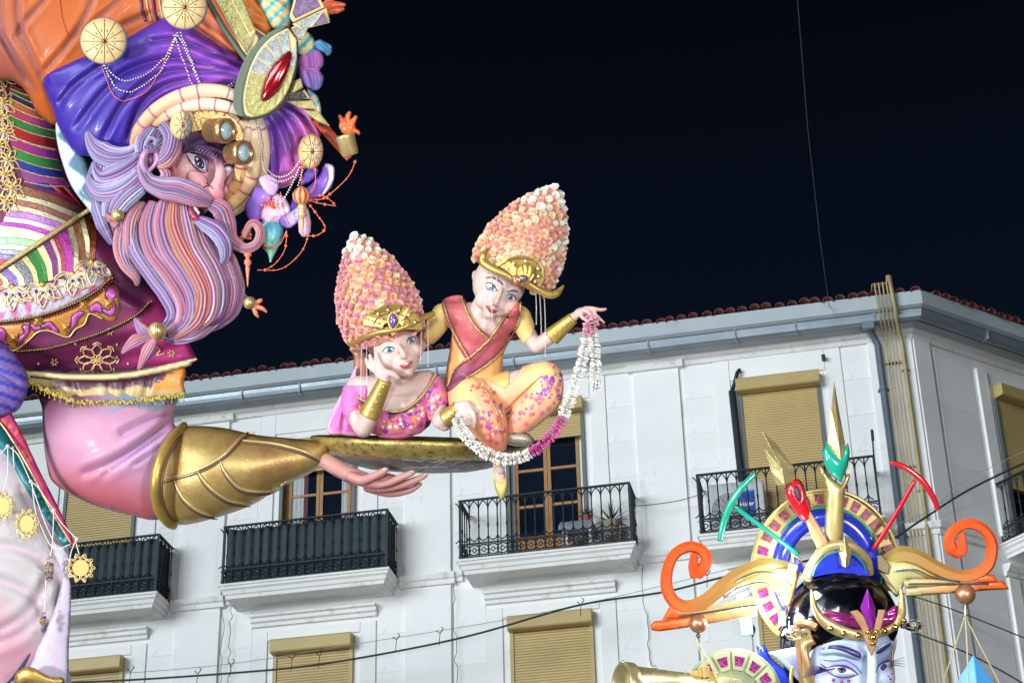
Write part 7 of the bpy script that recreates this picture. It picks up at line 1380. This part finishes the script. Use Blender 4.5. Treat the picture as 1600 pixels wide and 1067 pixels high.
tube(E_, 'ear_ring', [(1238, 1040, 40), (1236, 1060, 40), (1240, 1085, 40)], 3, GE, elf, sides=8); tube(E_, 'face_chain', [(1396, 1000, 50), (1394, 1030, 52), (1396, 1060, 52), (1392, 1090, 50)], 2.4, BRZ, elf, sides=8)
# tiara
MG = mat('magenta_metallic', (.36, .03, .22), .2, .5, bump=.2, bscale=20, var=.2, vscale=9, coat=.6)
puff(E_, 'padded_roll', [(1283, 955), (1300, 954), (1330, 958), (1356, 964), (1382, 956), (1396, 946), (1408, 948), (1409, 962), (1396, 976), (1360, 988), (1322, 980), (1298, 970)], MG, elf, base=70, k=.9, g=3, add=folds([[(1290, 962), (1340, 966)], [(1385, 962), (1406, 954)]], 4, 3))
tb_ = puff(E_, 'tiara_band', [(1266, 924), (1271, 924), (1277, 945), (1290, 962), (1320, 978), (1345, 984), (1380, 980), (1400, 966), (1404, 940), (1406, 914), (1413, 930), (1415, 962), (1400, 984), (1370, 997), (1335, 999), (1300, 990), (1279, 972), (1268, 948)], GE, elf, base=88, k=.6, g=2.6, smooth_n=4)
TTb = bvh(tb_)
for x, y, r in ((1298, 981, 5), (1318, 989, 5), (1340, 992, 5), (1382, 985, 5), (1398, 979, 5), (1412, 969, 4)):
    p = hit(E_, TTb, x, y, 2); v, f = ico(E_.r(r), 3); mk('gold_stud', [p + q for q in v], f, mat('polished_gold', (.62, .45, .14), .12, .9), tb_, smooth=True)
blade(([(1344, 950), (1352, 972)], [(1368, 948), (1368, 972)]), (1355, 918), [(1358, 950), (1361, 984)], 112, mcol('violet_crystal', '#7a1c8a', rough=.12, coat=1), 'crystal', elf)
slab(E_, 'tiara_chevron', [(1328, 955), (1340, 952), (1350, 962), (1362, 992), (1370, 965), (1372, 952), (1384, 952), (1376, 985), (1370, 1005), (1362, 1026), (1353, 1005), (1345, 980)], BRZ, elf, h=116, th=8, bevel=1.5)
for x, y, r in ((1357, 987, 3.5), (1369, 986, 3.5), (1364, 995, 5.5), (1364, 1005, 3.5)): ball(E_, 'gold_stud', x, y, 120, r, mat('polished_gold', (.62, .45, .14), .12, .9), elf)
# side scrolls
OG = [c_('#d8501c'), c_('#a87038'), c_('#988848')]
def ogp(t, th): t = t; c = OG[0] * (1 - min(1, t * 2.2)) + OG[1] * min(1, t * 2.2) if t < .45 else OG[1] * (1 - (t - .45) / .55) + OG[2] * (t - .45) / .55; return tuple(c)
def scroll(path, rad, parent, pf): o = tube(E_, 'scroll', path, rad, PAINTG, parent, n=12, sides=6, flat=1., paint=pf); md = o.modifiers.new('e', 'EDGE_SPLIT'); md.split_angle = math.radians(35); return o
pf1 = lambda t, th: ogp(max(0, (t - .45) / .55), th)
scroll([(1088, 900, 32), (1098, 888, 34), (1104, 872, 36), (1094, 858, 36), (1074, 854, 36), (1054, 866, 34), (1043, 890, 32), (1042, 918, 30), (1054, 940, 28), (1076, 948, 26), (1104, 938, 24), (1134, 914, 22), (1164, 896, 18), (1200, 886, 12), (1240, 892, 4)], [7, 10, 9, 8.5, 8.5, 8.5, 9, 9.5, 10, 11, 12.5, 14, 15, 15, 12], elf, pf1)
slab(E_, 'scroll_end', [(1079, 862), (1090, 864), (1092, 895), (1088, 904), (1078, 903), (1075, 884)], mcol('scroll_orange', '#c04a1c', rough=.25, coat=.6), elf, h=40, th=14, bevel=2)
scroll([(1500, 866, 30), (1486, 856, 34), (1484, 838, 36), (1496, 824, 36), (1516, 818, 36), (1538, 828, 34), (1550, 852, 32), (1544, 882, 30), (1522, 898, 28), (1494, 900, 26), (1462, 888, 24), (1432, 872, 22), (1406, 868, 18), (1382, 884, 12)], [8, 10, 9, 8.5, 8.5, 8.5, 9, 9.5, 10, 11, 12.5, 14, 15, 13], elf, pf1)
slab(E_, 'scroll_end', [(1499, 832), (1508, 830), (1512, 858), (1508, 869), (1496, 868), (1493, 850)], mcol('scroll_orange', '#c04a1c', rough=.25, coat=.6), elf, h=40, th=14, bevel=2)
def bar(P_, h, x0, x1, flip=False, parent=elf, th=12):
    o = puff(E_, 'scroll_bar', P_, PAINTG, parent, base=h, k=.35, g=4, sharp=True, back=1.2, paint=lambda x, y, d: (lambda t: blendc(blendc(c_('#e05a1c') + 0 * x[:, None], c_('#c9955a'), ss(.1, .5, t)), c_('#a8a878'), ss(.5, 1, t)))((x - x0) / (x1 - x0))); return o
bar([(1016, 976), (1022, 970), (1060, 966), (1120, 956), (1183, 945), (1183, 961), (1120, 972), (1060, 982), (1030, 986), (1018, 984)], 26, 1020, 1190); bar([(1034, 968), (1048, 944), (1066, 952), (1100, 952), (1150, 938), (1186, 928), (1186, 944), (1120, 956), (1060, 966)], 30, 1030, 1190)
bar([(1414, 918), (1480, 908), (1540, 907), (1568, 907), (1577, 920), (1540, 922), (1480, 927), (1414, 932)], 26, 1570, 1400); bar([(1412, 906), (1430, 903), (1480, 904), (1520, 902), (1540, 896), (1553, 898), (1560, 909), (1500, 914), (1412, 918)], 30, 1560, 1400)
puff(E_, 'scroll_wing', [(1186, 892), (1220, 886), (1246, 892), (1240, 930), (1228, 946), (1212, 925), (1190, 912), (1160, 918), (1130, 935), (1150, 908)], PAINTG, elf, base=22, k=.5, g=4, paint=lambda x, y, d: blendc(c_('#c0a468') + 0 * x[:, None], c_('#8a5a34'), ss(6, 0, d)))
puff(E_, 'scroll_wing', [(1376, 882), (1400, 874), (1430, 880), (1470, 900), (1500, 908), (1450, 905), (1420, 906), (1408, 922), (1400, 932), (1384, 910)], PAINTG, elf, base=22, k=.5, g=4, paint=lambda x, y, d: blendc(c_('#b8b078') + 0 * x[:, None], c_('#c08a54'), ss(1420, 1480, x)))
for q in ([(1150, 908, 40), (1180, 894, 44), (1215, 896, 44), (1238, 915, 40)], [(1130, 932, 38), (1160, 916, 42), (1195, 910, 42), (1222, 934, 38)], [(1060, 962, 34), (1110, 955, 36), (1186, 944, 36)], [(1400, 892, 42), (1430, 890, 42), (1460, 902, 38), (1500, 908, 36)], [(1420, 912, 36), (1480, 911, 36), (1545, 912, 34)]): tube(E_, 'scroll_groove', q, 1.3, mcol('dark_teal_line', '#1c4a44'), elf, sides=6)
tube(E_, 'crown_arch_line', [(1270, 900, 44), (1277, 882, 56), (1292, 867, 60), (1312, 861, 62), (1333, 865, 60), (1348, 878, 56), (1355, 896, 44)], 1.4, mcol('teal_line', '#2a7a6a'), elf, sides=6)
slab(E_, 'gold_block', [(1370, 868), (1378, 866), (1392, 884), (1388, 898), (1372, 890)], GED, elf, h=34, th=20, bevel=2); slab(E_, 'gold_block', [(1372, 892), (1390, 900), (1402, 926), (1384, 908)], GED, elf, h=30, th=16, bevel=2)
for (x, y, r) in ((1091, 974, 14.5), (1508, 928, 16)):
    o = ball(E_, 'copper_ball', x, y, 34, r, COPPER, elf)
    tube(E_, 'ring_hook', [(x - 3, y + r + 4, 34), (x, y + r + 7, 34), (x + 3, y + r + 4, 34), (x, y + r + 1, 34)], .9, IRON, o, sides=6, n=4, closed=True)
# rods shaped like picks
tube(E_, 'teal_pick_head', [(1180, 740, 14), (1160, 760, 16), (1143, 785, 18), (1131, 815, 18), (1125, 845, 16)], [3.6, 5.2, 5.8, 5.4, 4.2], TEAL, elf, sides=12); tube(E_, 'teal_pick_shaft', [(1146, 790, 14), (1195, 826, 8), (1247, 866, 0)], [4, 3.6, 3.8], TEAL, elf, sides=10)
tube(E_, 'red_pick_head', [(1392, 722, 14), (1414, 730, 16), (1440, 750, 18), (1457, 775, 18), (1466, 796, 16)], [3.2, 4.6, 5, 4.6, 3.6], REDG, elf, sides=12); tube(E_, 'red_pick_shaft', [(1430, 750, 14), (1400, 802, 8), (1365, 858, 2)], [3.4, 3.8, 4.2], REDG, elf, sides=10)
# shoulder disc and brass horn at the lower left
DC = (1146, 1090)
slab(E_, 'shoulder_disc', [ell(*DC, 78, 78, a) for a in np.linspace(0, 350, 40)], mcol('sage_gold', '#8f9a78', metal=.3), elf, h=-10, th=14, bevel=2)
for a in np.arange(20, 175, 25):
    slab(E_, 'disc_panel', [ell(*DC, 73, 73, a), ell(*DC, 74, 74, a + 11), ell(*DC, 73, 73, a + 22), ell(*DC, 44, 44, a + 21), ell(*DC, 44, 44, a + 1)], mcol('sage_gold_light', '#a8ac88', metal=.3), elf, h=-6, th=5, bevel=1); slab(E_, 'foil_tile', [ell(*DC, 66, 66, a + 4), ell(*DC, 66, 66, a + 18), ell(*DC, 51, 51, a + 17), ell(*DC, 51, 51, a + 5)], FMG, elf, h=-4.5, th=2, bevel=.3)
BRS = mat('polished_brass_horn', (.50, .43, .22), .28, .65, bump=.1, bscale=20, var=.15, vscale=5)
lathe(E_, 'brass_horn', 1100, 1078, 26, (-1, .10, .35), [(-60, 20), (0, 24), (60, 28), (116, 33), (122, 38), (138, 39), (140, 37), (139, 34), (100, 28), (40, 20)], BRS, elf, n=44)
for x, y in ((974, 1034), (992, 1056), (1024, 1042)): ball(E_, 'horn_stud', x, y, 74, 3, mat('steel_stud', (.4, .4, .42), .2, .8), elf, sub=2)
# glass bulbs with wire cages
def bulb(x, y, s, d, label):
    t = thing('filament_bulb', label, 'light bulb', E_.p(x, y, 70)); 
    lathe(E_, 'glass', x - d * 14 * s, y, 70, (d, .05, .1), [(0, 3 * s), (6 * s, 4 * s), (14 * s, 8 * s), (22 * s, 8.5 * s), (28 * s, 5 * s), (30 * s, 0)], mat('clear_glass', (.9, .92, .9), .03, trans=1., spec=.5), t, n=20)
    mb = MB(); [tube(E_, '', [(x - d * 12 * s, y, 70), (x, y - 9 * s * math.cos(a), 70 + 9 * s * math.sin(a)), (x + d * 14 * s, y - 8 * s * math.cos(a + .3), 70 + 8 * s * math.sin(a + .3)), (x + d * 20 * s, y, 70)], .7, GOLDL, mb=mb, sides=5) for a in np.linspace(0, 5.5, 7)]; mb.make('wire_cage', mat('pale_wire', (.55, .52, .42), .3, .6), t, smooth=True)
    mb = MB(); tube(E_, '', [(x - d * 8 * s, y, 70), (x - 2, y - 3 * s, 70), (x + d * 4, y + 3 * s, 70), (x + d * 9 * s, y - 2 * s, 70)], .7, GOLDL, mb=mb, sides=5); mb.make('filament', GOLD, t)
bulb(1247, 990, 1., -1, 'small clear bulb in a wire cage at the left temple of the masked head'); bulb(1422, 978, 1.05, 1, 'clear glass bulb in a wire cage at the right temple of the masked head')
# hanging things
RP_ = mat('gold_cord', (.50, .42, .24), .6, bump=.6, bscale=200)
hc = thing('hanging_cross_block', 'gold cross shaped block hanging on thin chains below the left copper ball', 'pendant', E_.p(1100, 1060, 34))
for P_ in ([(1078, 1048), (1094, 1046), (1094, 1062), (1078, 1064)], [(1092, 1040), (1108, 1040), (1110, 1058), (1094, 1058)], [(1108, 1048), (1122, 1050), (1122, 1072), (1108, 1070)], [(1092, 1060), (1110, 1060), (1110, 1100), (1092, 1100)]): slab(E_, 'block', P_, mat('bright_gold_block', (.58, .42, .13), .4, .4), hc, h=44 if P_[0][0] == 1092 else 40, th=16, bevel=1)
for q in ([(1087, 996, 36), (1078, 1025, 40), (1066, 1067, 40), (1060, 1090, 40)], [(1087, 996, 36), (1096, 1025, 46), (1101, 1060, 50)], [(1087, 996, 36), (1106, 1030, 46), (1120, 1060, 46), (1130, 1090, 44)]): tube(E_, 'chain', q, .9, RP_, hc, sides=5)
bp = thing('hanging_blue_pyramid', 'pale blue pyramid block hanging on three gold cords below the right copper ball', 'pendant', E_.p(1522, 1067, 30))
V = [E_.p(1521, 1021, 30), E_.p(1478, 1092, 40), E_.p(1530, 1100, 66), E_.p(1572, 1092, 34), E_.p(1526, 1086, 2)]
mk('pyramid', V, [(0, 1, 2), (0, 2, 3), (0, 3, 4), (0, 4, 1), (4, 3, 2, 1)], mcol('sky_blue_paint', '#4a9ad8'), bp, bevel=E_.r(1))
tube(E_, 'hook', [(1508, 944, 34), (1508, 962, 34)], 1.6, CORD, bp, sides=6)
for q in ([(1508, 962, 34), (1492, 1010, 38), (1474, 1064, 40), (1466, 1090, 40)], [(1508, 962, 34), (1511, 1010, 60), (1513, 1090, 72)], [(1508, 962, 34), (1535, 1015, 40), (1562, 1067, 40), (1574, 1092, 36)]): tube(E_, 'cord', q, 1.3, RP_, bp, sides=6)
# lit LED floodlights behind the halo
LED = mat('lit_led_panel', (1, 1, 1), .5, emit=60.)
def lamp(x, y, w_, h_, dep, label, rot=0.):
    t = thing('led_floodlight', label, 'floodlight', E_.p(x, y, dep)); c, s = math.cos(rot), math.sin(rot); Q = lambda k: [(x + (u * c - v * s) * k, y + (u * s + v * c) * k) for u, v in ((-w_, -h_), (w_, -h_), (w_, h_), (-w_, h_))]
    slab(E_, 'housing', Q(1.25), mcol('dark_housing', '#3a4a58'), t, h=dep, th=10, bevel=1.5); slab(E_, 'led_panel', Q(.9), LED, t, h=dep + 1.5, th=2, bevel=0)
    tube(E_, 'bracket', [(x + w_ * 1.3, y, dep - 5), (x + w_ * 1.6, y + 6, dep - 20), (x + w_ * 1.2, y + 16, dep - 30)], 2, IRON, t, sides=6)
    d = bpy.data.lights.new('led_beam', 'POINT'); o = bpy.data.objects.new('led_beam', d); COL.objects.link(o); d.energy = 8; d.shadow_soft_size = .05; d.color = (.85, .93, 1); o.parent = t; o.location = E_.p(x, y, dep + 10) - t.location
lamp(1166, 977, 8, 13, -20, 'small lit white floodlight below the left gold scroll bar', -.15); lamp(1238, 888, 6, 6, 46, 'dazzling round lit floodlight where the left scroll meets the halo', .3); lamp(1222, 966, 4.5, 10, 30, 'bright lit floodlight strip at the left edge of the black hair', -.1)
lamp(1160, 929, 9, 2.5, 4, 'narrow lit lamp tucked under the curve of the left scroll', -.3)
